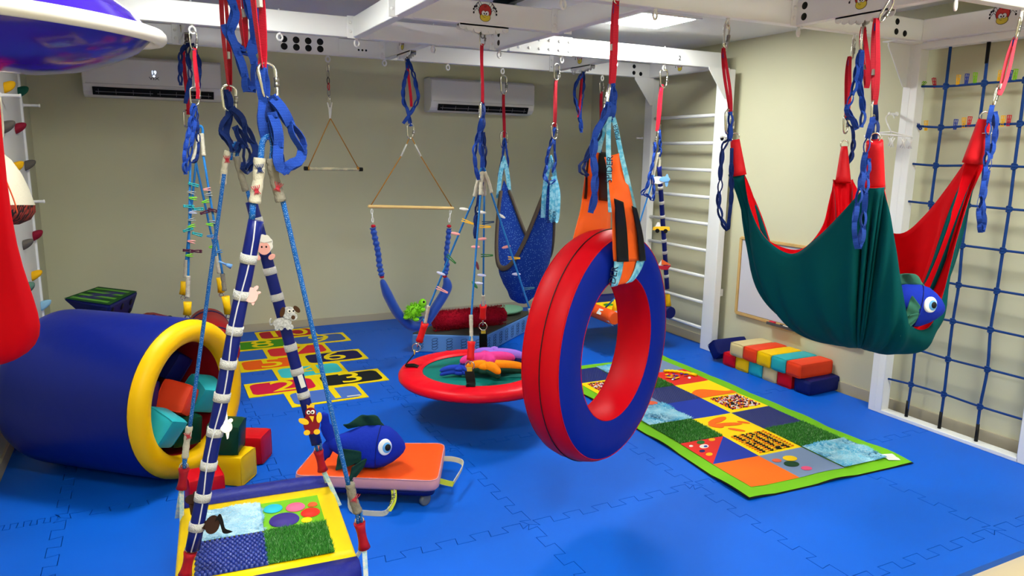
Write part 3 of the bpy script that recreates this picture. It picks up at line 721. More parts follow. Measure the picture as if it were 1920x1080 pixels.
def fur(fn, n, parent, ms, h=.02, w=.004, seed=1):
    b = MB(); rr = random.Random(seed)
    for _ in range(n):
        u, v = rr.random(), rr.random(); p = fn(u, v); a = 1.5*math.sin(u*7+seed)+1.2*math.sin(v*9+u*4)+rr.uniform(-.5, .5); d = V(math.cos(a), math.sin(a), 0); s = V(-d.y, d.x, 0); hh = h*rr.uniform(.6, 1.1)
        b.mi = min(2, int(1.5+1.3*math.sin(u*6+v*5+seed)*rr.uniform(.3, 1.2))) if True else 0
        b.mi = max(0, b.mi); b.quad([b.b.verts.new(p-s*w/2), b.b.verts.new(p+s*w/2), b.b.verts.new(p+d*hh*.8+V(0, 0, hh*.45))], False)
    o = b.build('plush_pile', ms, parent, recalc=False); o['kind'] = 'stuff'; return o
def ribs(u0, u1, v0, v1, parent, m, nu=22, nv=22, r=0.0042, name='rubber_studs', seed=0):
    """a field of small raised studs"""
    b = MB()
    for j in range(nv):
        for i in range(nu):
            uu = u0+(u1-u0)*(i+0.5+0.25*((j % 2)*2-1))/nu; vv = v0+(v1-v0)*(j+0.5)/nv
            p = mp(uu, vv, 0.003); q = r
            t = [b.b.verts.new(p+V(q*c, q*s, 0)) for c, s in ((1, 0), (0, 1), (-1, 0), (0, -1))]; top = b.b.verts.new(p+V(0, 0, 0.005))
            for k in range(4): b.quad([t[k], t[(k+1) % 4], top])
    o = b.build(name, m, parent, recalc=False); o['kind'] = 'stuff'; return o
STUD = mat('navy_rubber_stud', '#14246c', 0.3, spec=0.5)
def beads(u0, u1, v0, v1, parent, cols, rowsn, per, seed, name='bead_strings'):
    b = MB(); rr = random.Random(seed); ms = [mat('bead_'+c, h, 0.5) for c, h in cols]
    for j in range(rowsn):
        vv = v0+(v1-v0)*(j+0.5)/rowsn
        for i in range(per):
            uu = u0+(u1-u0)*(i+rr.uniform(.3, .7))/per
            p = mp(uu, vv+math.sin(i*1.1)*0.0015, 0.006); b.mi = rr.randrange(len(ms)) if seed % 2 == 0 else ((i//2+j//2*0) % 3 if rr.random() < .8 else rr.randrange(len(ms)))
            b.ball(p, (0.0085, 0.006, 0.0055), seg=6, rings=4)
    o = b.build(name, ms, parent); o['kind'] = 'stuff'; return o
lay = [['orange', 'grey', 'furb'], ['tri', 'beads', 'grass'], ['grass', 'leaf', 'navy'], ['furb', 'blue', 'confetti'], ['grey2', 'navy', 'wave'], ['confetti', 'grass', 'toys'], ['navy', 'furb', 'grey']]
def blob(cu, cv, ru, rv, m, parent, name, a=0.0, dz=0.0045, lab=None):
    P = [mp(cu+ru*math.cos(t)*math.cos(a)-rv*math.sin(t)*math.sin(a), cv+(ru*math.cos(t)*math.sin(a)+rv*math.sin(t)*math.cos(a))*CV/CU*0.98, dz) for t in [2*PI*i/20 for i in range(20)]]
    b = MB(); b.quad([b.b.verts.new(p) for p in P], False); o = b.build(name, m, parent, solid=0.0012)
    if lab: o['label'] = lab
    return o
for j, row in enumerate(lay):
    for i, key in enumerate(row):
        u0, v0 = bu+i*CU, bv+j*CV; u1, v1 = u0+CU, v0+CV
        if key in ('orange', 'blue', 'grey'): o = cell(u0, u1, v0, v1, key, 'patch')
        if key == 'grey' and j == 0:
            for cu, cv, r, c, lb in ((.42, .68, .13, '#f2c400', 'yellow disc'), (.14, .70, .085, '#e2603c', 'small orange disc'), (.27, .48, .135, '#123f24', 'dark green disc'), (.36, .22, .095, '#e0507c', 'pink disc')):
                blob(u0+cu*CU, v0+cv*CV, r*CU, r*CU*.9, mat('disc_'+c, c, 0.7), o, 'felt_disc', lab=lb)
        if key == 'grey2':
            o = cell(u0, u1, v0, v1, 'grey', 'patch'); blob(u0+.8*CU, v0+.1*CV+.05*CV, .12*CU, .12*CU, mat('disc_#e2603c', '#e2603c', 0.7), o, 'felt_disc', lab='orange disc')
        if key == 'furb': o = cell(u0, u1, v0, v1, key, 'plush_patch', dz=0.009, rough=0.007, n=24, lab='light blue plush patch'); fur(lambda a, c, u0=u0, v0=v0: mp(u0+a*CU, v0+c*CV, 0.008), 5000, o, FURM, h=.022, w=.005, seed=j+30)
        if key == 'grass':
            o = cell(u0, u1, v0, v1, key, 'grass_patch', dz=0.004, lab='artificial grass patch'); grass(lambda a, c, u0=u0, v0=v0: mp(u0+a*CU, v0+c*CV, 0.004), 6500, o, h=0.014, w=0.003, seed=j)
        if key == 'navy': o = cell(u0, u1, v0, v1, key, 'studded_patch', lab='navy studded rubber patch'); ribs(u0, u1, v0, v1, o, STUD)
        if key == 'tri':
            b = MB(); d = 0.003; b.quad([b.b.verts.new(mp(*q, d)) for q in ((u0, v0), (u0+CU*0.02, v1), (u0+.5*CU, v0+.5*CV), (u0+CU*.5, v0+.0*CV))], False); 
            b = MB(); b.quad([b.b.verts.new(mp(*q, d)) for q in ((u0, v0), (u0+.5*CU, v0+.5*CV), (u1, v1), (u0, v1))], False); tr = b.build('patch', PM['red'], TM); tr['label'] = 'red patch half'
            b = MB(); b.quad([b.b.verts.new(mp(*q, d)) for q in ((u0, v0), (u1, v0), (u1, v1))], False); q2 = b.build('patch', PM['blue'], TM); q2['label'] = 'blue patch half'
            for cu, cv, r, c, nm in ((.12, .82, .05, '#dcd8d0', 'felt_ghost'), (.34, .72, .11, '#e8e2dc', 'felt_card'), (.40, .9, .10, '#1c6a2a', 'felt_bow'), (.68, .93, .08, '#e8a810', 'felt_ribbon'), (.17, .55, .07, '#141c5c', 'felt_bow'), (.2, .38, .08, '#e6b414', 'felt_ribbon'), (.36, .70, .045, '#2a3ca0', 'felt_motif')):
                blob(u0+cu*CU, v0+cv*CV, r*CU, r*CU*.7, mat('felt_'+c, c, 0.8), tr, nm, a=.5, dz=0.0055 if nm != 'felt_motif' else 0.0072)
        if key == 'beads': o = cell(u0, u1, v0, v1, 'yellow', 'patch'); beads(u0+.1*CU, u1-.1*CU, v0+.06*CV, v1-.08*CV, o, (('orange', '#ee8a08'), ('black', '#14141c'), ('cream', '#f0c428')), 12, 26, 3)
        if key == 'confetti': o = cell(u0, u1, v0, v1, 'yellow', 'patch'); beads(u0+.14*CU, u1-.1*CU, v0+.12*CV, v1-.12*CV, o, (('black', '#14141c'), ('white', '#e8e0e4'), ('magenta', '#a01a64'), ('orange', '#ee8a08')), 14, 20, 2)
        if key == 'leaf':
            o = cell(u0, u1, v0, v1, 'yellow', 'patch')
            for cu, cv, ru, rv, a in ((.44, .74, .30, .10, .35), (.22, .5, .16, .11, -1.0), (.5, .47, .30, .09, -.25), (.86, .44, .13, .05, -.9), (.45, .16, .17, .055, -.9)):
                blob(u0+cu*CU, v0+cv*CV, ru*CU, rv*CU, PM['orange'], o, 'leaf', a=a)
        if key == 'wave':
            o = cell(u0, u1, v0, v1, 'yellow', 'patch')
            b = MB(); b.grid([[mp(u0+CU*i/12, v0+CV*t*(0.35+0.18*math.sin(i/12*5)), 0.0045) for i in range(13)] for t in (0, .5, 1)]); b.build('wave', PM['orange'], o)
        if key == 'toys':
            o = cell(u0, u1, v0, v1, 'red', 'patch')
            rr = random.Random(5)
            for k in range(14):
                c = rr.choice(['#1c2a8c', '#7a2a8c', '#f0b400', '#2a6ab0', '#d84a7c', '#e8e4e0'])
                blob(u0+rr.uniform(.2, .7)*CU, v0+rr.uniform(.3, .8)*CV, rr.uniform(.05, .11)*CU, .035*CU, mat('felt_'+c, c, 0.8), o, 'felt_strip', a=rr.uniform(-1, 1), dz=0.006+k*0.0008)
            b = MB(); P = [mp(u0+(.35+.55*i/14)*CU, v0+(.94-.6*(i/14)**2)*CV, 0.012+0.004*(i % 2)) for i in range(15)]; b.tube(P, 0.012, 6); b.build('yellow_fringe', PM['yellow'], o)
b = MB(); p0 = mp(0.93, 0.07, 0.004); b.ribbon([mp(0.93+.005*k, 0.02+k*0.008, 0.004+0.002*(k % 2)) for k in range(5)], 0.07, 0.0008, side=(1, -.1, 0)); b.build('care_label', mat('white_label', '#d8d8d4', 0.7), TM)

# ================================================================== BARREL with foam cubes
BC = V(0.16, 3.85, 0.4); BR_, BA = 0.405, 0.85
bh = V(math.cos(BA), math.sin(BA), 0); bn = V(math.sin(BA), -math.cos(BA), 0)      # bn points out of the opening
BLUV = mat('barrel_blue_vinyl', '#061a78', 0.4, bump=0.12, bscale=14, spec=0.22); YEL2 = mat('barrel_yellow_vinyl', '#f0ba00', 0.42, bump=0.06, bscale=25)
bar = thing('tunnel_barrel', (-0.2, 4.15, 0), 'large blue padded tunnel barrel with a yellow rim lying on the mats at the left', 'barrel')
MBz = Matrix(((bh.x, 0, bn.x, BC.x), (bh.y, 0, bn.y, BC.y), (0, 1, bn.z, BC.z), (0, 0, 0, 1)))
BLn = 0.86
b = MB(); b.lathe([(0.27, -BLn-0.0), (0.34, -BLn-0.01), (0.385, -BLn+0.015), (0.40, -BLn+0.05), (BR_, -BLn+0.10), (BR_, -0.5), (BR_, -0.12), (BR_-0.004, -0.055)], MBz, 64); b.build('shell', BLUV, bar)
b = MB(); b.lathe([(BR_-0.004, -0.055), (0.396, -0.025), (0.375, -0.002), (0.345, 0.008), (0.315, 0.002), (0.295, -0.02), (0.288, -0.05), (0.288, -0.07)], MBz, 64); tag(b.build('rim', YEL2, bar), 'yellow padded rim')
b = MB(); b.lathe([(0.288, -0.07), (0.285, -BLn+0.02), (0.27, -BLn), (0.02, -BLn+0.03), (0, -BLn+0.03)], MBz, 48); tag(b.build('lining', mat('barrel_red_lining', '#8c0a16', 0.55), bar), 'dark red lining')
b = MB(); b.torus(BR_-0.003, 0.0028, MBz @ Matrix.Translation((0, 0, -0.056)), 64, 5); b.build('seam_piping', NAVY, bar)
def cube(px, py, y, size, mt, label, e, z=None):
    p = Y(px, py, y)
    if z is not None: p.z = z
    q = Matrix.Translation(p) @ Matrix.Rotation(e[2], 4, 'Z') @ Matrix.Rotation(e[1], 4, 'Y') @ Matrix.Rotation(e[0], 4, 'X')
    s = size if hasattr(size, '__len__') else (size, size, size)
    return soft_block('foam_cube', mt, q, s, label, 'foam cube', 'foam cubes spilling from the barrel', puff=0.05)
GRY = mat('dark_green_vinyl', '#063a22', 0.42)
cube(383, 903, 3.50, 0.155, REDV, 'red foam cube on the mat in front of the barrel rim', (0, 0, .12), z=0.078)
cube(440, 868, 3.70, 0.155, YELV, 'yellow foam cube on the mat under the dark green one', (0, 0, -.62), z=0.078)
cube(474, 843, 3.92, 0.155, REDV, 'red foam cube on the mat at the right behind the yellow one', (0, 0, -.5), z=0.078)
cube(424, 812, 3.72, 0.155, GRNV, 'dark green foam cube resting on the yellow cube outside the barrel', (.0, 0.08, -.35), z=0.235)
for (d, hh, vv, mt, lb, e) in ((-0.06, -0.19, -0.085, TEALV, 'turquoise foam cube at the left inside the barrel mouth', (.5, .4, .2)), (-0.12, 0.015, -0.175, GRNV, 'dark green foam cube at the bottom inside the barrel mouth', (.05, .1, -.35)),
        (-0.12, 0.01, -0.01, ORAV, 'orange foam cube in the middle of the barrel mouth', (.3, .5, .4)), (-0.10, 0.175, -0.035, TEALV, 'turquoise foam cube at the right inside the barrel mouth', (.5, .35, -.2)),
        (-0.22, -0.13, 0.04, NAVY, 'navy foam cube at the left inside the barrel behind the orange one', (.1, .3, .5)), (-0.28, 0.15, 0.12, NAVY, 'navy foam cube high on the right inside the barrel', (.4, .5, .2)), (-0.42, -0.02, 0.14, NAVY, 'navy foam cube deepest and highest inside the barrel', (.2, .1, .3))):
    p = BC+bn*d+bh*hh+V(0, 0, vv)
    q = Matrix.Translation(p) @ Matrix.Rotation(BA+e[2], 4, 'Z') @ Matrix.Rotation(e[1], 4, 'Y') @ Matrix.Rotation(e[0], 4, 'X')
    soft_block('foam_cube', mt, q, (0.150, 0.150, 0.150), lb, 'foam cube', 'foam cubes spilling from the barrel', puff=0.05)

# ================================================================== things behind the barrel
WG = thing('foam_wedge', (-0.25, 5.9, 0.42), 'green striped foam boat wedge with blue spotted sides lying behind the barrel', 'foam wedge')
DG = mat('wedge_dark_green', '#0e4a1c', 0.7); LG = mat('wedge_light_green', '#5c9a38', 0.8); DOT = mat('domino_dot', '#0a0c1c', 0.6)
wz = 0.57
A, B_, C_, D_ = V(-0.62, 5.98, wz+.02), V(-0.36, 6.42, wz+.02), V(-0.01, 6.25, wz+.02), V(-0.14, 5.62, wz+.0)
A, B_, C_, D_ = Y(116, 560, 5.85), Y(184, 537, 6.4), Y(260, 546, 6.1), Y(206, 573, 5.6)
def lerp(a, b, t): return a+(b-a)*t
top = [A, D_, C_, B_]
bot = [lerp(A, B_, .12)+V(0.06, 0, -.11), D_+V(-0.03, 0.06, -.16), C_+V(-0.06, -0.03, -.16), B_+V(0.04, -0.04, -.12)]
b = MB()
def strip(P0, P1, n=6):
    pass
vt = [b.b.verts.new(p) for p in top]; vb = [b.b.verts.new(p) for p in bot]
b.quad(vt, False); b.quad(vb[::-1], False)
for i in range(4): b.quad([vb[i], vb[(i+1) % 4], vt[(i+1) % 4], vt[i]], False)
b.build('body', NAVY, WG, bevel=0.02)
def tp(u, v, dz=0.0015): return lerp(lerp(A, D_, u), lerp(B_, C_, u), v)+V(0, 0, dz)
b = MB(); b.grid([[tp(.02+.96*i/6, .02+.96*j/6) for i in range(7)] for j in range(7)]); b.build('top_cover', DG, WG)
for k in range(4):
    b = MB(); v0 = .1+k*.23
    b.grid([[tp(.08+.8*i/8, v0+.09*j, 0.003) for i in range(9)] for j in (0, 1)]); tag(b.build('stripe', LG, WG), 'light green stripe')
fn = (bot[1]-D_).cross(C_-D_).normalized(); fn = fn if fn.y < 0 or fn.x > 0 else -fn
fn = fn*(1 if fn.dot(V(0, -1, 0)+V(.5, 0, 0)) > 0 else -1)
for (u, v) in ((.2, .75), (.45, .35), (.45, .85), (.78, .35), (.85, .8), (.1, .3)):
    p = lerp(lerp(D_, C_, u), lerp(bot[1], bot[2], u), v)+fn*0.002
    b = MB(); b.lathe([(0.026, 0), (0.02, 0.004), (0, 0.005)], basis(p, C_-D_, fn.cross(C_-D_)), 14); tag(b.build('spot', DOT, WG), 'dark round spot')
soft_block('foam_block', NAVY, T((-.40, 6.12, .205), rz=.5), (.36, .36, .41), 'navy foam block under the green striped wedge behind the barrel', 'foam block', 'foam blocks behind the barrel')
# red padded piece and red roller lying further back
RB = thing('foam_half_roll', (0.15, 6.0, 0), 'red foam half roll with black spots on the floor behind the barrel', 'foam half roll')
b = MB(); P0 = Y(248, 590, 6.2); P1 = Y(338, 600, 5.9); 
P0 = V(P0.x, P0.y, .195); P1 = V(P1.x, P1.y, .195); b.tube([P0+V(.06, .0, 0), P0+V(.10, 0, 0), lerp(P0, P1, .6), P1+V(-0.03, 0, 0), P1], [.13, .19, .192, .19, .14], 20); b.build('body', mat('dull_red_vinyl', '#b0161e', 0.5), RB)
for k in range(2):
    p = Y(318-k*30, 596-k*2, 5.9); b = MB(); b.lathe([(0.024, 0), (0.018, 0.004), (0, 0.005)], basis(p+V(0, -.03, 0.0), (1, 0, 0), (0, 0.2, 1)), 14); b.build('spot', DOT, RB)

# ================================================================== SLAB BED with cushions at the back
SB = thing('play_bench', (2.5, 5.7, 0), 'low padded bench with dark olive top and blue ring patterned sides at the back', 'bench')
c0, c1, c2 = V(1.90, 5.62, 0), V(2.43, 5.32, 0), V(3.26, 5.98, 0); c3 = c0+(c2-c1)
OL = mat('olive_vinyl', '#3c3d36', 0.45, bump=0.1, bscale=30); BLP = mat('steel_blue_print', '#5c8cc8', 0.6); INK = mat('navy_print', '#101c3c', 0.7)
hB = 0.155
b = MB(); b.prism([(c.x, c.y) for c in (c0, c1, c2, c3)], hB, Matrix.Identity(4)); b.build('base', BLP, SB, bevel=0.012)
b = MB(); cc = (c0+c1+c2+c3)/4; b.prism([((c.x-cc.x)*.985+cc.x, (c.y-cc.y)*.985+cc.y) for c in (c0, c1, c2, c3)], 0.012, Matrix.Translation((0, 0, hB-0.004))); tag(b.build('top', OL, SB, bevel=0.004), 'dark olive padded top')
def rings_on(p, q, n):
    d = (q-p).normalized(); L = (q-p).length
    for k in range(n):
        o = p+d*(L*(k+.6)/n)+V(0, 0, 0.075)+V(d.y, -d.x, 0)*0.0015
        b = MB()
        for j in range(4):
            M = basis(o+V(0, 0, -.036+.024*j), d, (0, 0, 1)); P = [M @ Vector((0.024*math.cos(t)+0.004*math.sin(2*t), 0.013*math.sin(t)+.006*math.cos(t), 0)) for t in [2*PI*i/14 for i in range(14)]]
            b.tube(P, 0.0015, 4, closed=True)
        b.build('printed_coil', INK, SB)
rings_on(c0, c1, 5); rings_on(c1, c2, 9)
PLR = mat('plush_red', '#a00420', 1.0, bump=1.0, bscale=55, var=.25, vscale=30)
rp = thing('plush_bolster', (2.45, 5.7, 0.165), 'shaggy dark red plush bolster lying on the low bench', 'bolster')
L0, L1 = Y(812, 592, 5.62), Y(945, 594, 5.62); L0.z = L1.z = 0.165+.082
b = MB(); P = [lerp(L0, L1, i/24) for i in range(25)]; R = [(.062+.02*math.sin(min(1, i/3)*PI/2)*(1) if i < 3 else (.085 if i < 22 else .085-.02*(i-21)/3)) for i in range(25)]
b.tube(P, [(r*.9, r) for r in R], 22, up=(0, 0, 1))
rr = random.Random(8)
for v in b.b.verts: v.co += V(rr.uniform(-1, 1), rr.uniform(-1, 1), rr.uniform(-1, 1))*0.004
b.build('body', PLR, rp)
def fuzz(fn, n, parent, m, h, w=0.002, seed=1, name='pile'):
    b = MB(); rr = random.Random(seed)
    for _ in range(n):
        p, nn = fn(rr); a = nn.orthogonal().normalized(); a.rotate(Quaternion(nn, rr.uniform(0, 6.28))); tipv = nn*h*rr.uniform(.6, 1.1)+V(rr.uniform(-1, 1), rr.uniform(-1, 1), rr.uniform(-1, .6))*h*.5
        b.quad([b.b.verts.new(p-a*w/2), b.b.verts.new(p+a*w/2), b.b.verts.new(p+tipv)], False)
    o = b.build(name, m, parent, recalc=False); o['kind'] = 'stuff'; return o
def fr(rr):
    t, a = rr.random(), rr.uniform(0, 2*PI); d = (L1-L0).normalized(); s = d.cross(V(0, 0, 1)); nn = s*math.cos(a)+V(0, 0, 1)*math.sin(a); return lerp(L0, L1, t)+nn*.078, nn
fuzz(fr, 6000, rp, PLR, 0.018, 0.004)
kc = thing('knitted_cushion', (2.95, 6.0, 0.165), 'pale mint green knitted oval cushion on the far end of the bench', 'cushion')
b = MB(); c = Y(948, 573, 5.98); c.z = .165+.035; b.ball((0, 0, 0), (0.19, 0.13, 0.04), T(c, rz=.25), 28, 12); b.build('body', mat('mint_knit', '#7db396', 0.95, bump=1.0, bscale=130), kc)

# ================================================================== SCOOTER BOARD
SC = thing('scooter_board', (0.95, 3.35, 0), 'orange topped padded scooter board with webbing handles carrying a toy fish', 'scooter board')
hz = 0.115
S0, S1, S2, S3 = [Z(x, y, hz+.03) for x, y in ((548, 893), (822, 904), (836, 832), (600, 832))]
ORT = mat('orange_top_vinyl', '#f0521a', 0.4, bump=0.05, bscale=30); PNK = mat('pink_side_vinyl', '#c8909a', 0.45)
def rpoly(Cn, r=0.05, n=5):
    out = []; m = len(Cn)
    for i in range(m):
        p, a, c = Cn[i], Cn[i-1], Cn[(i+1) % m]; d0 = (a-p).normalized(); d1 = (c-p).normalized()
        s, e = p+d0*r, p+d1*r
        for k in range(n+1): t = k/n; out.append((s*(1-t)**2+p*2*t*(1-t)+e*t*t))
    return out
RP = rpoly([S0, S1, S2, S3], 0.055); cs = (S0+S1+S2+S3)/4
def layer(b, rings):
    R = []
    for k, z in rings: R.append([b.b.verts.new(V((p.x-cs.x)*k+cs.x, (p.y-cs.y)*k+cs.y, z)) for p in RP])
    for A1, B1 in zip(R, R[1:]):
        for i in range(len(A1)): b.quad([A1[i], A1[(i+1) % len(A1)], B1[(i+1) % len(A1)], B1[i]])
    return R
b = MB(); R = layer(b, [(0.97, hz-.022), (1.0, hz-.010), (1.0, hz+.022), (.985, hz+.032)]); b.quad(R[0][::-1], False); tag(b.build('side_padding', PNK, SC), 'pale pink side padding')
b = MB(); R = layer(b, [(.985, hz+.032), (.96, hz+.036), (.9, hz+.038)]); b.quad(R[-1]); tag(b.build('top_cover', ORT, SC), 'bright orange top')
b = MB(); b.tube([V((p.x-cs.x)*.987+cs.x, (p.y-cs.y)*.987+cs.y, hz+.033) for p in RP], 0.0028, 5, closed=True); b.build('piping', PNK, SC)
b = MB(); R = layer(b, [(.93, hz-.05), (.93, hz-.02)]); b.quad(R[0][::-1], False); b.quad(R[-1], False); b.build('deck', NAVY, SC)
for (u, v) in ((.1, .12), (.9, .12), (.9, .85), (.1, .85)):
    p = lerp(lerp(S0, S1, u), lerp(S3, S2, u), v); ct = p.copy(); ct.z = 0.03
    b = MB(); b.lathe([(0, -.012), (.022, -.012), (.03, -.008), (.03, .008), (.022, .012), (0, .012)], T(ct, rx=PI/2, rz=.4), 20); w_ = b.build('caster_wheel', mat('clear_grey_wheel', '#5a6068', 0.2), SC)
    b = MB(); b.tube([ct, ct+V(0, 0, .04)], 0.012, 8); b.box(ct+V(0, 0, .035), (.05, .04, .01)); b.build('caster_fork', STEEL, w_)
HND = mat('cream_webbing', '#cfc9ae', 0.7, bump=.4, bscale=300); HNY = mat('neon_printed_webbing', '#c6cf3a', 0.7)
ex = (S1-S0).normalized(); ey = (S3-S0).normalized()
h0 = lerp(S0, S1, .40); h1 = lerp(S0, S1, .70)
P = smooth([h0+V(0, .02, -.045), h0-ey*.03+V(0, 0, -.08), lerp(h0, h1, .15)-ey*.06+V(0, 0, -.13), lerp(h0, h1, .8)-ey*.07+V(0, 0, -.135), h1-ey*.03+V(0, 0, -.09), h1+V(0, .02, -.045)], 5)
for p in P: p.z = max(p.z, 0.012)
b = MB(); b.ribbon(P, 0.026, 0.003, side=(ex*0.3+V(0, 0, 1)).normalized()); b.build('handle', HND, SC)
b = MB(); b.ribbon([p+V(0.001, -.003, 0) for p in P[-9:]], 0.026, 0.002, side=(ex*0.9+V(0, 0, .3)).normalized()); hn = b.build('printed_webbing', HNY, SC)
text('lettering', 'SPIDER', 0.026, basis(h1-ey*.032+V(-.005, -.006, -.082), (0.25, -.1, 1), (-1, 0, .2)), INK, hn)
g0 = lerp(S1, S2, .25); g1 = lerp(S1, S2, .75)
P = smooth([g0+V(-.02, 0, -.04), g0+ex*.05+V(0, 0, -.06), g0+ex*.085+V(0, 0.05, -.07), g1+ex*.085+V(0, -.03, -.05), g1+ex*.05+V(0, 0, -.035), g1+V(-.02, 0, -.03)], 5)
b = MB(); b.ribbon(P, 0.026, 0.003, side=(0.2, 0, 1)); b.build('handle', HND, SC)
b = MB(); b.ribbon([p+V(.003, -.002, 0) for p in P[:8]], 0.026, 0.002, side=(0.2, 0, 1)); hn = b.build('printed_webbing', HNY, SC)

# ================================================================== TOY FISH (plush weighted fish)
FB = mat('plush_royal_blue', '#0e2aa4', 0.85, bump=.25, bscale=60); FG = mat('fin_dark_green', '#123b30', 0.85, bump=.3, bscale=50); FW = mat('felt_white', '#e6e6e6', 0.8); FL = mat('felt_sky', '#5f9fd8', 0.8)
def fish(M, label, s=1.0, tail=True, fing=FG, lobes=((-.0, -.03, -.07, -.095), (-.02, -.01, -.135, -.02))):
    """local x = nose direction, z = up, y = towards the viewer's side negative"""
    t = thing('toy_fish', M.to_translation(), label, 'toy fish')
    b = MB(); prof = [(0.175, 0.004), (0.168, 0.02), (0.15, 0.040), (0.12, 0.063), (0.08, 0.084), (0.03, 0.094), (-0.03, 0.09), (-0.09, 0.072), (-0.14, 0.05), (-0.18, 0.034), (-0.205, 0.026)]
    n = 24; G = []
    for x, r in prof: G.append([M @ Vector((x, math.cos(2*PI*k/n)*r*.86, math.sin(2*PI*k/n)*r*(1.0)+.01*math.sin(x*9))) for k in range(n)])
    R = b.grid(G, closed_v=True); b.quad(R[0]); b.quad(R[-1]); b.build('body', FB, t)
    for x in (0.045,):
        b = MB(); b.tube([M @ Vector((x, math.cos(2*PI*k/n)*.0935*.86, math.sin(2*PI*k/n)*.0935+.004)) for k in range(n)], 0.0016, 5, closed=True); b.build('gill_seam', NAVY, t)
    if tail:
        for sz, up in ((1, .12), (-1, .085)):
            b = MB(); P = [(-.19, 0, 0), (-.215, 0, sz*.03), (-.235, 0, sz*.07), (-.25, 0, sz*up)]
            b.tube(smooth([M @ Vector(p) for p in P], 4), [(.028, .02)]*4+[(.03, .018)]*4+[(.022, .013)]*4+[(.004, .004)], 10, up=(M.to_3x3() @ Vector((1, 0, 0)))); b.build('tail_fin', FB, t)
    for sd in (-1, 1):
        Me = M @ Matrix.Translation((0.105, sd*.058, .028)) @ Matrix.Rotation(-sd*PI/2, 4, 'X') @ Matrix.Rotation(sd*.0, 4, 'Y')
        if sd > 0: Me = M @ basis((0.085, .0640, .030), (-1, .36, 0), (0, -.30, 1))
        else: Me = M @ basis((0.085, -.0640, .030), (1, .36, 0), (0, .30, 1))
        b = MB(); b.lathe([(.033, -.006), (.033, .004), (.028, .008), (0, .0085)], Me, 24); e = b.build('eye', FW, t)
        b = MB(); b.lathe([(.0215, .008), (.02, .0105), (0, .011)], Me @ Matrix.Translation((.009, -.002, 0)), 20); b.build('iris', FL, e)
        b = MB(); b.lathe([(.014, .011), (.012, .014), (0, .015)], Me @ Matrix.Translation((.013, -.001, 0)), 18); b.build('pupil', BLACK, e)
        # side fin in two lobes, each lobe folded cloth
        for (ax, az, bx, bz) in lobes:
            b = MB(); G = []
            for i in range(9):
                u = i/8; row = []
                for j in range(7):
                    v = j/6-.5; w_ = .04+.06*u**.8
                    x = ax+(bx-ax)*u+ (v*w_*1.0)*(-(bz-az))*12*.1+v*.01; z = az+(bz-az)*u+v*w_*(1.0)
                    row.append(M @ Vector((x, sd*(.072+.028*u+.008*math.cos(v*12)*u), z-.01)))
                G.append(row)
            b.grid(G); b.build('side_fin', fing, t, solid=0.008, sub=1)
    b = MB(); G = []
    for i in range(13):
        u = i/12; x = .08-.20*u; h = .012+.045*math.sin(PI*min(1, u*1.15)**.7)*(1-u*.35)
        zb = .094*math.sqrt(max(0, 1-((x-.02)/.2)**2))
        G.append([M @ Vector((x-.012*j, .006*math.sin(u*14)*j, zb-.008+h*j/3)) for j in range(4)])
    b.grid(G); b.build('dorsal_fin', fing, t, solid=0.009, sub=1)
    return t
fc = V(0, 0, 0)
ctr = Z(695, 836, hz+.04+.110)
fish(Matrix.Translation(ctr) @ Matrix.Rotation(-.5, 4, 'Z') @ Matrix.Rotation(.10, 4, 'Y') @ Matrix.Diagonal((.95, 1.12, 1.16, 1)), 'royal blue plush toy fish with green fins lying on the orange scooter board')
# ================================================================== HARDWARE: carabiners, slings, blue daisy chains
CARA = {}
def carabiner(top, bot, label, yaw=0.0, m=None, flip=1, group='silver screw gate carabiners', wr=0.55):
    m = m or STEEL; top, bot = Vector(top), Vector(bot); L = (top-bot).length
    key = m.name
    z = (top-bot).normalized(); x = V(math.cos(yaw), math.sin(yaw), 0); x = (x-z*x.dot(z)).normalized(); y = z.cross(x)
    q = Matrix(((x.x*flip, y.x*flip, z.x), (x.y*flip, y.y*flip, z.y), (x.z*flip, y.z*flip, z.z))).to_quaternion() if flip > 0 else Matrix(((-x.x, -y.x, z.x), (-x.y, -y.y, z.y), (-x.z, -y.z, z.z))).to_quaternion()
    c = (top+bot)/2
    if key not in CARA:
        t = thing('carabiner', (0, 0, 0), label, 'carabiner', group)
        b = MB(); w_ = 0.26; P = []
        for i in range(9): a = PI*i/8; P.append(V(w_*math.cos(a), 0, .27+ (.5-.27-.045)*math.sin(a)+.0))
        for i in range(9): a = PI+PI*i/8; P.append(V(w_*.82*math.cos(a), 0, -.27+(.5-.27-.045)*math.sin(a)))
        b.tube(P, 0.045, 8, closed=True, up=(0, 1, 0)); b.build('body', m, t)
        b = MB(); b.lathe([(.05, -.16), (.075, -.155), (.075, -.06), (.068, -.05), (.068, -.02), (.075, -.01), (.075, .09), (.06, .1), (.05, .1)], T((w_*.93, 0, .0), ry=.10), 12); tag(b.build('screw_sleeve', WHITE2 if False else DSTEEL, t), 'ribbed steel locking sleeve')
        CARA[key] = t; o = t; o.location = c; o.rotation_mode = 'QUATERNION'; o.rotation_quaternion = q; o.scale = (L, L, L); return o
    return dup(CARA[key], c, q, label=label, group=group, scale=(L*wr/.55, L, L))
TAGM = mat('white_fabric_tag', '#b9b6ae', 0.8, bump=.4, bscale=200)
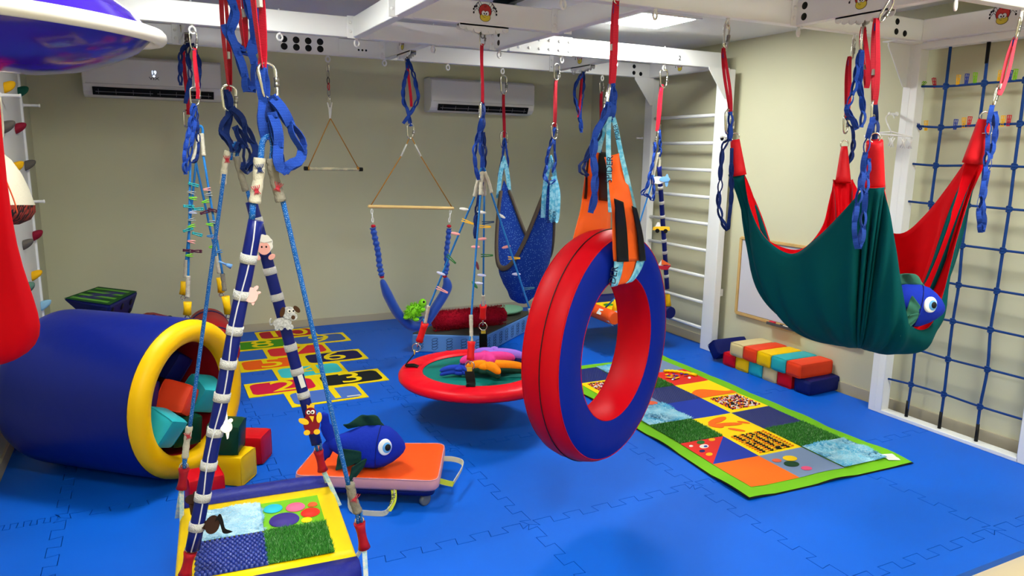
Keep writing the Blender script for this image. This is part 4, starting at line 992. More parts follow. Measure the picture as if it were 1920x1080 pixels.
def sling(top, bot, label, w=0.02, m=None, tagat=None, yaw=0.0, bow=0.010, stitch=True, twist=0.6, group='red looped webbing slings'):
    m = m or REDWEB; top, bot = Vector(top), Vector(bot); t = thing('webbing_sling', bot, label, 'sling', group)
    yaw -= .75; s = V(math.cos(yaw), math.sin(yaw), 0); n = s.cross(V(0, 0, 1)); N = 14
    for sg in (-1, 1):
        P, SD = [], []
        for i in range(N+1):
            u = i/N; a = twist*(u-.5)*sg
            P.append(lerp(top, bot, u)+(n*math.cos(a*2)+s*math.sin(a*2))*(sg*bow*math.sin(PI*u)**.7+sg*.0012)+s*sg*0.002)
            SD.append(s*math.cos(a)+n*math.sin(a))
        b = MB(); b.ribbon(P, w, 0.0024, side=SD); b.build('webbing_strand', m, t)
    if stitch:
        b = MB(); p = lerp(top, bot, .10); b.box((0, 0, 0), (w*.9, 0.006, .03), basis(p+n*0.0, s, V(0, 0, 1).cross(s))); tag(b.build('sewn_patch', NAVYWEB, t), 'dark blue sewn patch')
    if tagat is not None:
        p = lerp(top, bot, tagat); b = MB(); b.box((0, 0, 0), (w*1.15, .009, .024), Matrix.Translation(p) @ Matrix.Rotation(yaw+.1, 4, 'Z')); b.build('label_tag', TAGM, t)
        M = basis(p+n*0.0052*(1 if n.y < 0 else -1), s, (0, 0, 1)); 
    return t
def daisy(P, label, w=0.021, m=None, pitch=0.07, bow=0.012, loc=None, group='blue multi loop hanging straps', side=None, nseg=5):
    """webbing chain of sewn loops along a 3-D polyline"""
    m = m or NAVYWEB; P = smooth([Vector(p) for p in P], 10); D = [0]
    for a, c in zip(P, P[1:]): D.append(D[-1]+(c-a).length)
    tot = D[-1]; k = max(1, round(tot/pitch))
    def at(d):
        for i in range(len(D)-1):
            if D[i+1] >= d: return lerp(P[i], P[i+1], (d-D[i])/max(1e-9, D[i+1]-D[i]))
        return P[-1]
    rr = random.Random(int(abs(P[0].x*1e4)+abs(P[0].z*1e4))); b = MB()
    a0 = -.47+rr.uniform(-.5, .5)
    for j in range(k):
        d0, d1 = tot*j/k, tot*(j+1)/k; an = -.47+rr.choice((-1, 1))*rr.uniform(.15, 1.0)
        s = V(math.cos(an), math.sin(an), 0)
        for sg in (-1, 1):
            Q, SD = [], []
            for i in range(nseg+1):
                u = i/nseg; p = at(lerp_f(d0, d1, u)); tt = (at(min(tot, lerp_f(d0, d1, u)+.004))-at(max(0, lerp_f(d0, d1, u)-.004))).normalized()
                sd = (s-tt*s.dot(tt)); sd = sd.normalized() if sd.length > .05 else tt.orthogonal().normalized(); nn = tt.cross(sd)
                bb = bow*(1 if sg > 0 else rr.uniform(.2, .9) if i == 1 else .7)*math.sin(PI*u)**.8
                Q.append(p+nn*sg*(bb+.0013)); SD.append(sd)
            b.ribbon(Q, w, 0.0022, side=SD)
    for j in range(k+1):
        d = tot*j/k; p = at(d); tt = (at(min(tot, d+.004))-at(max(0, d-.004))).normalized(); an = a0; s = V(math.cos(an), math.sin(an), 0); sd = (s-tt*s.dot(tt)); sd = sd.normalized() if sd.length > .05 else tt.orthogonal().normalized()
        b.box((0, 0, 0), (w*1.02, .0065, .014), basis(p, sd, tt.cross(sd)))
    return tag(b.build('loop_strap', m), label, 'strap', group)
def lerp_f(a, c, u): return a+(c-a)*u
def LY(L, y, dy=0.0): return [Y(px, py, y+dy*i) for i, (px, py) in enumerate(L)]
def sleeve(parent, P, r, m, name='cotton_sleeve', lab=None, wr=0.10, n=12, seed=0):
    P = smooth(P, 8); rr = random.Random(seed+len(P)); R = [r*(1+rr.uniform(-wr, wr)) for _ in P]
    b = MB(); b.tube(P, R, n); o = b.build(name, m, parent)
    if lab: o['label'] = lab
    return o
def rope(parent, P, r=0.0065, m=None, name='rope'):
    b = MB(); b.tube(smooth(P, 5), r, 10); return b.build(name, m or ROPE, parent)
REDPVC = mat('red_cuff_vinyl', '#980c1e', 0.45, bump=.2, bscale=60); REDPVC2 = mat('bright_red_cuff', '#d81c1c', 0.4); YELC = mat('yellow_cuff_vinyl', '#f2be08', 0.45)
WEBPR = mat('pale_blue_printed_webbing', '#9cc6d8', 0.7, bump=.3, bscale=200, pattern='noise', col2='#d8dad0', pscale=60)
SKY = mat('sky_blue_printed_webbing', '#4fa3c8', 0.7, bump=.3, bscale=200, pattern='noise', col2='#8fc9de', pscale=45)
INK2 = mat('print_ink', '#101a3a', 0.7); ORI = mat('print_orange', '#d8751c', 0.7)

# ================================================================== FOREGROUND PLATFORM SWING
YLF, YLN = 2.72, 2.12      # far and near hanging straps
PZ = 0.36
TL, TR, BRc = Z(341, 955, PZ), Z(621, 912, PZ), Z(683, 1045, PZ)
ux = (TR-TL).normalized(); uy = (BRc-TR); uy = (uy-ux*uy.dot(ux)).normalized(); Wp = (TR-TL).length; Lp = (BRc-TR).length
ps = thing('platform_swing', TL+ux*Wp/2+uy*Lp/2+V(0, 0, -.08), 'padded platform swing with four texture patches hanging from blue ropes in the left foreground', 'platform swing')
O = TL
def pp(u, v, z=0.0): return O+ux*(Wp*u)+uy*(Lp*v)+V(0, 0, z)
b = MB(); 
sec = [(-.105, -.035), (-.112, -.012), (-.10, .012), (-.06, .022), (0, .010), (0, -.075), (-.06, -.085), (-.095, -.07)]
for sg, v0 in ((-1, 0), (1, 1)):
    b = MB(); G = []
    for i in range(9):
        u = -0.0+1.0*i/8; k = 1-.25*(abs(2*u-1)**8)
        G.append([pp(u, v0)+uy*(-sg*s_[0]*k if sg > 0 else s_[0]*k)*1.0+V(0, 0, s_[1]) for s_ in sec])
    R = b.grid(G, closed_v=True); b.quad(R[0][::-1]); b.quad(R[-1]); b.build('bolster', mat('indigo_vinyl', '#182080', 0.5, bump=.35, bscale=45, var=.12, vscale=30), ps)
b = MB(); G = []
secy = [(0.0, -.075), (-.012, -.05), (-.012, -.02), (0.01, 0.0), (1-.01, 0), (1.012, -.02), (1.012, -.05), (1, -.075)]
for i in range(9): v = i/8; G.append([pp(u, v, z+.002) for u, z in secy])
R = b.grid(G, closed_v=True); b.quad(R[0]); b.quad(R[-1]); b.build('cover', mat('platform_yellow', '#f6cf00', 0.42, bump=.05, bscale=30), ps)
def pcell(u0, u1, v0, v1, m, name, dz=0.004, rough=0, n=10, lab=None, seed=1):
    rr = random.Random(seed); b = MB(); b.grid([[pp(u0+(u1-u0)*i/n, v0+(v1-v0)*j/n, dz+(rough*rr.random() if 0 < i < n and 0 < j < n else 0)) for i in range(n+1)] for j in range(n+1)])
    o = b.build(name, m, ps)
    if lab: o['label'] = lab
    return o
a0, a1, c0_, c1_, mu, mv = .10, .885, .115, .90, .50, .51
pcell(a0, mu, c0_, mv, PM['furb'] if False else mat('plush_pale_blue', '#8fc0dc', 0.95, bump=1.0, bscale=90, pattern='noise', col2='#b9dcec', pscale=18, sheen=.5), 'plush_patch', dz=.010, rough=.006, n=40, lab='pale blue plush patch'); fur(lambda a, c: pp(a0+(mu-a0)*a, c0_+(mv-c0_)*c, .008), 7000, ps.children[-1], [mat('fur_pale_a', '#8cc2e0', .9), mat('fur_pale_b', '#a6d2ea', .9), mat('fur_pale_c', '#c2e2f2', .9)], h=.016, w=.004, seed=9)
o = pcell(a0, mu, mv, c1_, PM['navy'], 'studded_patch', lab='navy studded rubber patch')
b = MB(); q = 0.0068
for j in range(14):
    for i in range(14):
        p = pp(a0+(mu-a0)*(i+.5+.25*((j % 2)*2-1))/14, mv+(c1_-mv)*(j+.5)/14, .004)
        b.lathe([(q*1.15, 0), (q*1.0, .005), (q*.6, .0085), (0, .0095)], Matrix.Translation(p), 10)
st = b.build('rubber_studs', mat('navy_gloss_stud', '#14308c', 0.15, spec=.6), o); st['kind'] = 'stuff'
o = pcell(mu, a1, c0_, mv, mat('lime_vinyl', '#6fb41a', 0.5), 'dotted_patch', lab='lime patch with coloured discs')
for px, py, rx, c, lb in ((512, 954, .052, '#28b4cc', 'turquoise disc'), (554, 951, .053, '#f0648c', 'pink disc'), (586, 946, .026, '#f05a2c', 'small orange disc'), (582, 961, .053, '#ee2a1c', 'red disc'), (533, 975, .082, '#3b2c84', 'large purple disc'), (575, 975, .028, '#f2d000', 'small yellow disc')):
    c3 = Z(px, py, PZ+.006); b = MB(); b.lathe([(rx*.60+.002, -.001), (rx*.60, .002), (0, .0022)], Matrix.Translation(c3+V(0, 0, .001)), 32); tag(b.build('disc', mat('disc_'+c, c, 0.6), o), lb)
o = pcell(mu, a1, mv, c1_, PM['grass'], 'grass_patch', dz=.006, lab='artificial grass patch')
grass(lambda a, c: pp(mu+(a1-mu)*a, mv+(c1_-mv)*c, .006), 9000, o, h=.014, w=.0026, seed=77)
# rope legs
def leg(top, cuff_top, cuff_bot, corner, cuff=REDPVC, web=WEBPR, cr=.017):
    b = MB(); P = [lerp(cuff_top, cuff_bot, i/5) for i in range(6)]; b.tube(P, [cr*1.15, cr*.95, cr*.85, cr*.85, cr*.95, cr*1.2], 12); b.build('cuff', cuff, ps)
    for s in (-1, 1):
        b = MB(); b.ribbon([cuff_bot+V(0, 0, .01), corner+uy*(.055*s)+ux*.01*s], .015, .003, side=ux if s < 0 else (ux+uy*.4)); b.build('corner_webbing', web, ps)
    b = MB(); b.torus(.013, .0035, basis(cuff_top+V(0, 0, .008), ux, (0, 0, 1)), 14, 6); b.build('shackle', STEEL, ps)
cTL, cTR, cBR, cBL = pp(-.02, .03, -.05), pp(1.02, .03, -.05), pp(1.02, .97, -.05), pp(-.02, .97, -.05)
tF = Y(438, 272, YLF); tN = Y(503, 268, YLN)
yTL, yBR = cTL.y, cBR.y
fa, fb_ = Y(345, 878, cTL.y+.0), Y(341, 916, cTL.y)
leg(None, fa, fb_, cTL); ga, gb = Y(597, 845, cTR.y), Y(605, 882, cTR.y); leg(None, ga, gb, cTR)
na, nb = Y(357, 1035, cBL.y), Y(347, 1078, cBL.y); leg(None, na, nb, cBL); ra, rb = Y(674, 980, cBR.y), Y(683, 1027, cBR.y); leg(None, ra, rb, cBR)
def yl(t, y0, y1): return y0+(y1-y0)*t
# far left thin rope
f0 = Y(420, 343, YLF-.01); f1 = Y(354, 800, cTL.y+.005)
rope(ps, [f0+V(.002, 0, .03), lerp(f0, f1, .5), f1+V(0, 0, -.02)], .0068)
sleeve(ps, LY([(428, 283), (421, 315), (418, 346)], YLF), .0115, BEIGE); sleeve(ps, [Y(355, 800, cTL.y), Y(350, 830, cTL.y), Y(347, 858, cTL.y)], .0115, BEIGE)
n0 = Y(528, 377, YLN); n1 = Y(655, 907, cBR.y)
rope(ps, [n0+V(-.002, 0, .03), lerp(n0, n1, .5), n1+V(0, 0, -.02)], .0072)
sleeve(ps, LY([(509, 297), (515, 335), (527, 378)], YLN), .0145, BEIGED); sleeve(ps, [Y(656, 907, cBR.y), Y(662, 935, cBR.y), Y(671, 960, cBR.y)], .0145, BEIGED)
for P in (LY([(349, 855), (345, 882)], cTL.y), LY([(345, 855), (345, 880)], cTL.y), LY([(668, 955), (672, 985)], cBR.y), LY([(676, 955), (678, 984)], cBR.y), LY([(590, 826), (596, 848)], cTR.y), LY([(600, 822), (602, 846)], cTR.y)):
    rope(ps, P, .006, name='rope_tail')
sleeve(ps, LY([(443, 293), (451, 325), (461, 358)], YLF), .0115, BEIGED); sleeve(ps, LY([(487, 296), (484, 340), (477, 381)], YLN), .0155, BEIGE)
rope(ps, LY([(463, 355), (469, 378)], YLF), .0068); rope(ps, LY([(475, 378), (472, 415)], YLN), .0085)
for P, r in ((LY([(432, 300), (435, 276), (441, 268), (445, 277), (444, 300)], YLF), .0068), (LY([(489, 302), (492, 268), (503, 254), (512, 270), (510, 302)], YLN), .0085)): rope(ps, P, r, name='rope_eye')
# padded striped tubes
TUB = mat('navy_tube_vinyl', '#0a1968', 0.4, bump=.15, bscale=50); PIP = mat('white_piping', '#c8c8d4', 0.6)
def striped(parent, P0, P1, r, bands, wrap=0.9, name='padded_tube', piping=True, rb=None):
    P = [lerp(P0, P1, i/20) for i in range(21)]; d = (P1-P0).normalized(); sx = V(1, 0, 0); sx = (sx-d*sx.dot(d)).normalized(); sy = d.cross(sx)
    b = MB(); b.tube(P, [(r*.75, r)]*21, 14, up=sy if abs(sy.y) > .5 else None); t = b.build(name, TUB, parent)
    if piping:
        fr_ = V(-.2, -1, 0); fr_ = (fr_-d*fr_.dot(d)).normalized()
        b = MB(); b.tube([p+fr_*r*.80+sx*r*.25*math.sin(i*.8) for i, p in enumerate(P)], .0022, 5); b.build('piping', PIP, t)
    for u in bands:
        c = lerp(P0, P1, u); b = MB(); b.tube([c-d*.013, c+d*.013], [(r*.75+.003, r+.003)]*2, 14, up=sy if abs(sy.y) > .5 else None); tag(b.build('white_band', VELCRO, t), 'white hook and loop band')
    return t
NL0, NL1 = Y(480, 413, YLN), Y(361, 1030, cBL.y)
def frac(P0, P1, py):
    lo, hi = 0, 1
    for _ in range(30):
        m_ = (lo+hi)/2; p = lerp(P0, P1, m_)-V(0, 0, CAM_H); pv = 540+FPX*(p.dot(Vector(_dn)))/(p.dot(Vector(_f)))
        if pv < py: lo = m_
        else: hi = m_
    return lo
tn = striped(ps, NL0, NL1, .0205, [frac(NL0, NL1, y) for y in (485, 553, 619, 682, 744, 809, 872, 931, 986)])
FR0, FR1 = Y(471, 378, YLF-.01), Y(594, 832, cTR.y)
tf = striped(ps, FR0, FR1, .0205, [frac(FR0, FR1, y) for y in (415, 508, 557, 651, 696, 740)], piping=False)
# hanging hardware of the foreground swing
carabiner(Y(428, 158, YLF), Y(432, 212, YLF), 'silver carabiner on the far strap of the foreground swing', .3)
carabiner(Y(497, 115, YLN), Y(510, 190, YLN), 'large silver carabiner on the near strap of the foreground swing', .5)
sling(V(.30, 2.93, ZB-.05), Y(429, 172, YLF), 'dark red sling holding the far strap of the foreground swing', w=.022, tagat=.72, yaw=-.4)
sling(V(.30, 2.16, ZB-.05), Y(491, 128, YLN), 'bright red sling holding the near strap of the foreground swing', w=.031, tagat=.60, yaw=-.5, bow=.012)
daisy(LY([(426, 172), (430, 215), (424, 250), (432, 268)], YLF), 'short blue loop strap carrying the far ropes of the foreground swing', m=DARKWEB, side=-.4)
daisy(LY([(492, 126), (495, 180), (492, 225), (498, 258)], YLN), 'thick blue loop strap carrying the near ropes of the foreground swing', w=.027, side=-.4, pitch=.09)
daisy(LY([(437, 205), (452, 225), (468, 255), (480, 282), (473, 300), (463, 320), (457, 315), (462, 285), (450, 255), (442, 240)], YLF-.03), 'bunched dark blue loop strap hanging right of the far foreground carabiner', m=DARKWEB, w=.022, side=-.3)
daisy(LY([(432, 212), (417, 230), (414, 250), (425, 262), (440, 285), (450, 262)], YLF-.02), 'dark blue loop strap end curling left of the far foreground carabiner', m=DARKWEB, w=.012, side=-.3)
daisy(LY([(512, 184), (527, 205), (548, 240), (566, 272), (562, 300), (540, 312), (531, 322), (521, 300), (522, 262), (511, 215)], YLN-.04), 'long blue loop strap hanging in a bend right of the near foreground carabiner', w=.027, side=-.5, pitch=.085)
daisy(LY([(514, 186), (505, 215), (517, 250), (521, 292), (527, 318)], YLN-.01), 'blue loop strap end hanging behind the near foreground carabiner', m=DARKWEB, w=.026, side=-.5)
YC = 2.5
cc_ = V(.30, 2.555, ZB-.06)
daisy([cc_+V(0, 0, -.01)]+LY([(425, -30), (440, 20), (432, 60), (442, 90), (452, 120), (461, 150), (468, 172), (479, 150), (476, 115), (470, 92), (478, 60), (471, 30), (462, -10)], YC), 'tangled blue loop strap hanging between the two foreground slings', w=.023, side=-.4)
daisy([cc_+V(.02, 0, -.01)]+LY([(462, -20), (477, 20), (483, 55), (478, 90), (460, 96), (441, 82), (425, 62), (421, 50)], YC+.02), 'second tangled blue loop strap between the foreground slings', w=.022, side=-.2, m=NAVYWEB)
sling(cc_+V(.01, 0, -.03), Y(458, 92, YC+.03), 'short red sling between the tangled blue straps at the top left', w=.024, tagat=.62, yaw=-.4)

# ================================================================== felt finger toys on the padded tubes
def felt(t, P, m, name, M, th=.006, dz=0, lab=None):
    b = MB(); b.prism(P, th, M @ Matrix.Translation((0, 0, dz))); o = b.build(name, m, t, bevel=.0015)
    if lab: o['label'] = lab
    return o
def oval(cx, cy, rx, ry, n=20, a=0.0): return [(cx+rx*math.cos(t)*math.cos(a)-ry*math.sin(t)*math.sin(a), cy+rx*math.cos(t)*math.sin(a)+ry*math.sin(t)*math.cos(a)) for t in [2*PI*i/n for i in range(n)]]
def facing(px, py, y, s, roll=0.0):
    p = Y(px, py, y); n = (V(0, 0, CAM_H)-p).normalized(); x = V(0, 0, 1).cross(n).normalized(); yy = n.cross(x)
    M = Matrix(((x.x, yy.x, n.x, p.x), (x.y, yy.y, n.y, p.y), (x.z, yy.z, n.z, p.z), (0, 0, 0, 1)))
    d = (p-V(0, 0, CAM_H)).dot(Vector(_f)); k = d/FPX*s
    return p, M @ Matrix.Rotation(roll, 4, 'Z') @ Matrix.Diagonal((k, k, 1, 1))
FELTW = mat('felt_cream_white', '#e4e0dc', 0.9); FELTP = mat('felt_pink', '#e8a8a0', 0.9); FELTG = mat('felt_speckled_grey', '#a8a8aa', 0.95, pattern='noise', col2='#c8c8ca', pscale=150); FBR = mat('felt_brown', '#4a2f1c', 0.9); FMR = mat('felt_maroon', '#7c1420', 0.9); FYL = mat('felt_gold', '#f0b828', 0.9); FDB = mat('felt_dark_brown', '#2e1a12', 0.9); FBK = mat('felt_black', '#0c0a0a', 0.9)
def ontube(P0, P1, py): return lerp(P0, P1, frac(P0, P1, py)).y
yy = ontube(FR0, FR1, 460)-.035
p, M = facing(495, 462, yy, 1.0)
t = thing('felt_sheep', p, 'white felt sheep with a pink face on the upper blue tube of the foreground swing', 'felt toy')
W = []
for i in range(40):
    a = 2*PI*i/40; r = 1+.11*abs(math.sin(a*4.5)); W.append((15*r*math.cos(a), 4+17*r*math.sin(a)))
felt(t, W, FELTW, 'wool', M); felt(t, oval(0, -4, 11, 12), FELTP, 'face', M, .004, .006)
for s in (-1, 1): felt(t, oval(s*13, -20, 7, 5, a=s*.6), FELTP, 'hoof', M, .008, -.002); felt(t, oval(s*4, -1, 1.6, 1.9), FBK, 'eye', M, .002, .010)
felt(t, W[2:18]+[(0, 6)], FELTW, 'fringe', M, .003, .0095)
yy = ontube(FR0, FR1, 600)-.03
p, M = facing(533, 595, yy, 1.0)
t = thing('felt_dog', p, 'grey speckled felt dog with brown ears on the blue tube of the foreground swing', 'felt toy')
felt(t, oval(-4, -10, 17, 10), FELTG, 'body', M, .012); felt(t, oval(8, 8, 12, 12), FELTG, 'head', M, .012, .002); felt(t, oval(16, 0, 8, 7), FELTG, 'muzzle', M, .006, .012); felt(t, oval(16, -1, 3.6, 4), FBR, 'nose', M, .003, .018)
felt(t, oval(-3, 10, 4.5, 10, a=-.3), FBR, 'ear', M, .005, .013); felt(t, oval(23, 14, 4.5, 8, a=.7), FBR, 'ear', M, .005, .013)
for s, x in ((-1, 9), (1, 16)): felt(t, oval(x, 11, 3.8, 4), FELTW, 'eye', M, .003, .014); felt(t, oval(x+1, 11, 1.7, 1.8), FBK, 'pupil', M, .002, .017)
for x in (-14, -6, 6, 12): felt(t, oval(x, -19, 4, 5), FELTG, 'leg', M, .008, .004)
b = MB(); b.tube(smooth([M @ Vector(q) for q in ((-19, -8, .004), (-24, -13, .004), (-26, -6, .004), (-23, -1, .004))], 4), .003, 6); b.build('tail', FELTG, t)
yy = ontube(FR0, FR1, 790)-.035
p, M = facing(585, 788, yy, 1.0)
t = thing('felt_bird', p, 'maroon felt bird with yellow wings at the bottom of the right blue tube', 'felt toy')
felt(t, oval(-1, -6, 15, 20), FMR, 'body', M, .014); felt(t, oval(-2, 14, 10, 10), FMR, 'head', M, .012, .003); felt(t, [(-8, 20), (-9, 30), (-4, 27), (-1, 32), (2, 27), (6, 29), (4, 20)], FYL, 'comb', M, .005, .002)
felt(t, [(-5, 8), (4, 7), (1, -4)], FYL, 'beak', M, .005, .016); felt(t, [(-10, -2), (-22, 4), (-24, 10), (-16, 8), (-8, 4)] if False else oval(-15, -1, 10, 5.5, a=-.45), FYL, 'wing', M, .005, .014); felt(t, oval(13, 4, 5, 10, a=-.1), FYL, 'wing', M, .005, .014)
for s in (-1, 1): felt(t, oval(s*9-1, -22, 6, 5), FYL, 'foot', M, .005, .014); felt(t, oval(s*3.8-2, 15, 3.6, 3.8), FELTW, 'eye', M, .003, .015); felt(t, oval(s*3.2-2, 14.5, 1.7, 1.8), FBK, 'pupil', M, .002, .018)
yy = ontube(NL0, NL1, 560)-.01
p, M = facing(474, 553, yy, 1.0)
t = thing('felt_pig', p, 'pale pink felt pig behind the near blue tube of the foreground swing', 'felt toy')
felt(t, oval(-4, 0, 13, 15, a=.3), mat('felt_pale_pink', '#d8a8a4', 0.9), 'body', M, .014, -.01)
for a in ((6, 12, 6, 4, .8), (9, 3, 6, 3, .2), (0, -14, 3, 6, -.2), (-6, 18, 3, 5, .2)): felt(t, oval(*a[:4], a=a[4]), _M['felt_pale_pink'], 'leg', M, .007, -.006)
yy = ontube(NL0, NL1, 800)-.01
p, M = facing(424, 800, yy, 1.0)
t = thing('felt_goose', p, 'small white felt animal on the near blue tube in front of the green cube', 'felt toy')
felt(t, oval(0, 0, 11, 12, a=.3), FELTW, 'body', M, .012, -.008); felt(t, oval(8, 10, 5, 4, a=.5), FELTW, 'head', M, .012, -.006); felt(t, [(-2, -8), (6, -8), (3, -22), (0, -24)], FELTW, 'tail', M, .008, -.006); felt(t, [(-1, 28), (3, 28), (4, 10), (-2, 10)], FELTW, 'neck', M, .007, -.008)
yy = ontube(NL0, NL1, 955)+.0
p, M = facing(383, 955, yy+.012, 1.0)
t = thing('felt_horse', p, 'dark brown felt horse with a black tail on the lower near blue tube', 'felt toy')
felt(t, oval(-20, 22, 12, 9), FDB, 'head', M, .012, -.006); felt(t, [(-26, 18), (-8, 18), (0, -20), (14, -30), (20, -36), (6, -40), (-14, -30), (-24, -4)], FDB, 'body', M, .012, -.010)
felt(t, oval(12, -30, 13, 17, a=-.3), FDB, 'rump', M, .014, -.006); felt(t, oval(-14, 30, 4, 5), FDB, 'ear', M, .008, -.004); felt(t, oval(-4, 30, 4, 5), FDB, 'ear', M, .008, -.004)
tl_ = smooth([V(20, -22, 0), V(27, -18, 0), V(31, -30, 0), V(34, -45, 0), V(46, -49, 0)], 4); wv_ = [7, 8, 9, 10, 10, 10, 10, 10, 10, 10, 9, 9, 8, 7, 6, 3, .5]
felt(t, [(q.x-w_*.0, q.y+w_*.5) for q, w_ in zip(tl_, wv_)]+[(q.x-w_*.5, q.y-w_*.5) for q, w_ in reversed(list(zip(tl_, wv_)))], FBK, 'tail', M, .006, .004)
SPI = mat('sleeve_print_navy', '#1c2c5c', .8); SPR2 = mat('sleeve_print_red', '#a8303c', .8)
for px, py, yv, m_, ro in ((487, 318, YLN-.017, SPI, .1), (481, 358, YLN-.017, SPR2, .2), (521, 352, YLN-.016, SPR2, -.3), (665, 935, cBR.y-.014, SPR2, -.3), (353, 818, cTL.y-.013, SPR2, .2), (426, 300, YLF-.013, SPR2, 0)):
    p, M = facing(px, py, yv, 1.0 if yv < 2.6 else .8, ro); b = MB()
    for k in range(5):
        b.tube([M @ Vector(((k-2)*1.2, 0, 0)), M @ Vector(((k-2)*3.2, 6, .001)), M @ Vector(((k-2)*3.8, 10, .0))], .0011, 5); b.tube([M @ Vector(((k-2)*1.2, 0, 0)), M @ Vector(((k-2)*3.0, -7, .0))], .0011, 5)
    b.ball((0, 0, 0), (4, 5, .001), M, 10, 6); b.build('sleeve_print', m_, ps)
b = MB(); pl0 = lerp(FR0, FR1, frac(FR0, FR1, 712)); b.box((0, 0, 0), (.018, .003, .05), Matrix.Translation(pl0+V(0.004, -.022, 0)) @ Matrix.Rotation(-.25, 4, 'Y')); b.build('care_label', mat('white_label', '#d8d8d4', 0.7), ps)
GOLDR = mat('golden_rope', '#a8742a', 0.7, bump=.4, bscale=300)
# ================================================================== SMALL TRAPEZE
yq = YBK
tz = thing('trapeze_bar', Y(625, 318, yq), 'small trapeze bar wrapped in printed cotton hanging near the left air conditioner', 'trapeze')
b = MB(); b.tube(LY([(577, 316), (673, 317.5)], yq), .0125, 14); b.build('cotton_cover', mat('patterned_cotton', '#c8bc9c', 0.85, pattern='noise', col2='#a8a48c', pscale=25), tz)
for a, c in (((570, 315.8), (577, 316)), ((673, 317.5), (680, 317.6))):
    b = MB(); b.tube(LY([a, c], yq), .015, 12); tag(b.build('end_cap', BLACK, tz), 'black rubber end cap')
for px in (578, 671):
    b = MB(); b.tube(LY([(619.5, 222), (px, 314)], yq), .004, 8); b.tube(LY([(px-2, 316), (px+2, 316)], yq), .0145, 12); b.build('rope', GOLDR, tz)
b = MB(); b.tube(LY([(614, 192), (617.5, 205), (619, 222)], yq), [.004, .007, .007], 8); b.tube(LY([(622.5, 192), (620.5, 205), (619, 222)], yq), [.004, .007, .007], 8); tag(b.build('rope_whipping', mat('white_tape', '#cfcdc6', .6), tz), 'white tape at the rope top')
def link(p0, p1, m, label, ax=0):
    t = thing('chain_link', p1, label, 'chain link', 'links above the small trapeze'); c = (p0+p1)/2; L = (p0-p1).length/2
    b = MB(); P = [c+V(math.cos(ax)*.011*math.cos(a), math.sin(ax)*.011*math.cos(a), L*math.sin(a)) for a in [2*PI*i/16 for i in range(16)]]; b.tube(P, .0032, 6, closed=True); b.build('ring', m, t)
pts_ = [(614.5, 121), (615, 133), (615, 146), (616, 157), (616, 168), (617, 180), (618, 200)]
ms_ = [STEEL, DSTEEL, mat('dark_steel', '#3a3a3a', .4, metal=1), REDV, DSTEEL, STEEL]; nm_ = ['silver chain link topmost above the small trapeze', 'second chain link above the small trapeze', 'dark chain link above the red one', 'red chain link above the small trapeze', 'silver chain link just under the red one', 'long silver chain link lowest above the small trapeze']
for k in range(6): link(Y(*pts_[k], yq)+V(0, 0, .005), Y(*pts_[k+1], yq)-V(0, 0, .004), ms_[k], nm_[k], ax=k*PI/2+.4)

# ================================================================== WOODEN TRAPEZE with blue tube hammock
yq = 5.16
tz = thing('trapeze_bar', Y(770, 389, yq), 'pale wooden trapeze bar on golden ropes with a blue cloth tube hung below', 'trapeze')
b = MB(); b.tube(LY([(690, 387), (692, 387), (848, 390.5), (851, 390.5)], yq), [.008, .0125, .0125, .008], 14); b.build('bar', mat('pale_wood', '#d9b778', .5, var=.1), tz)
for P in ([(768, 258), (752, 293), (695, 386)], [(772, 258), (789, 293), (847, 388)]):
    b = MB(); b.tube(LY(P, yq), .0042, 8); b.build('rope', GOLDR, tz)
    q0, q1 = Y(*P[0], yq), Y(*P[1], yq); b = MB(); b.tube([lerp(q0, q1, .35), lerp(q0, q1, 1.0)], .0062, 8); tag(b.build('rope_whipping', _M['white_tape'], tz), 'white tape on the rope')
carabiner(Y(770, 231, yq), Y(769, 261, yq), 'silver carabiner holding the golden ropes of the wooden trapeze', .3)
ts = thing('tube_hammock', Y(775, 612, yq), 'dark blue stretchy tube hammock hanging in a U below the wooden trapeze', 'tube hammock')
TUBE = mat('blue_satin_cloth', '#12409c', .5, bump=.5, bscale=22, sheen=.3)
def crumple(parent, P, r, m, name, seed, fz=55, amp=.25):
    P = smooth(P, 14); rr = random.Random(seed); b = MB(); R = []
    for i in range(len(P)): R.append(r*(1+amp*math.sin(i*1.1+seed)*rr.uniform(.4, 1)))
    b.tube(P, R, 14); return b.build(name, m, parent)
crumple(ts, LY([(699, 427), (704, 450), (709, 475), (712, 500), (716, 517)], yq), .021, TUBE, 'gathered_sleeve', 1)
crumple(ts, LY([(842, 428), (840, 450), (837, 475), (838, 500), (834, 516)], yq), .019, TUBE, 'gathered_sleeve', 2)
b = MB(); P = smooth(LY([(716, 524), (728, 555), (748, 590), (772, 611), (795, 606), (818, 575), (838, 540), (835, 520)], yq), 8)
n_ = len(P); b.tube(P, [((.012+.034*min(1, min(i, n_-1-i)/7)**.6), (.010+.026*min(1, min(i, n_-1-i)/7)**.6)) for i in range(n_)], 18); b.build('cloth_tube', TUBE, ts)
for p in ((716, 519), (834, 518), (700, 424), (842, 424)):
    b = MB(); b.ball(Y(*p, yq), (.018, .018, .012), seg=12, rings=8); tag(b.build('red_tie', REDWEB, ts), 'red webbing tie')
for x0, x1 in ((697, 699), (845, 842)):
    for k in range(3):
        a, c = Y(lerp_f(x0, x1, k/3), 392+k*8, yq), Y(lerp_f(x0, x1, (k+1)/3), 401+k*8, yq); b = MB(); b.tube([(a+c)/2+V(.007*math.cos(k*1.57)*math.cos(q), .007*math.sin(k*1.57)*math.cos(q), (a-c).length/2*math.sin(q)) for q in [2*PI*i/12 for i in range(12)]], .003, 6, closed=True); b.build('white_link', WHITE2, ts)
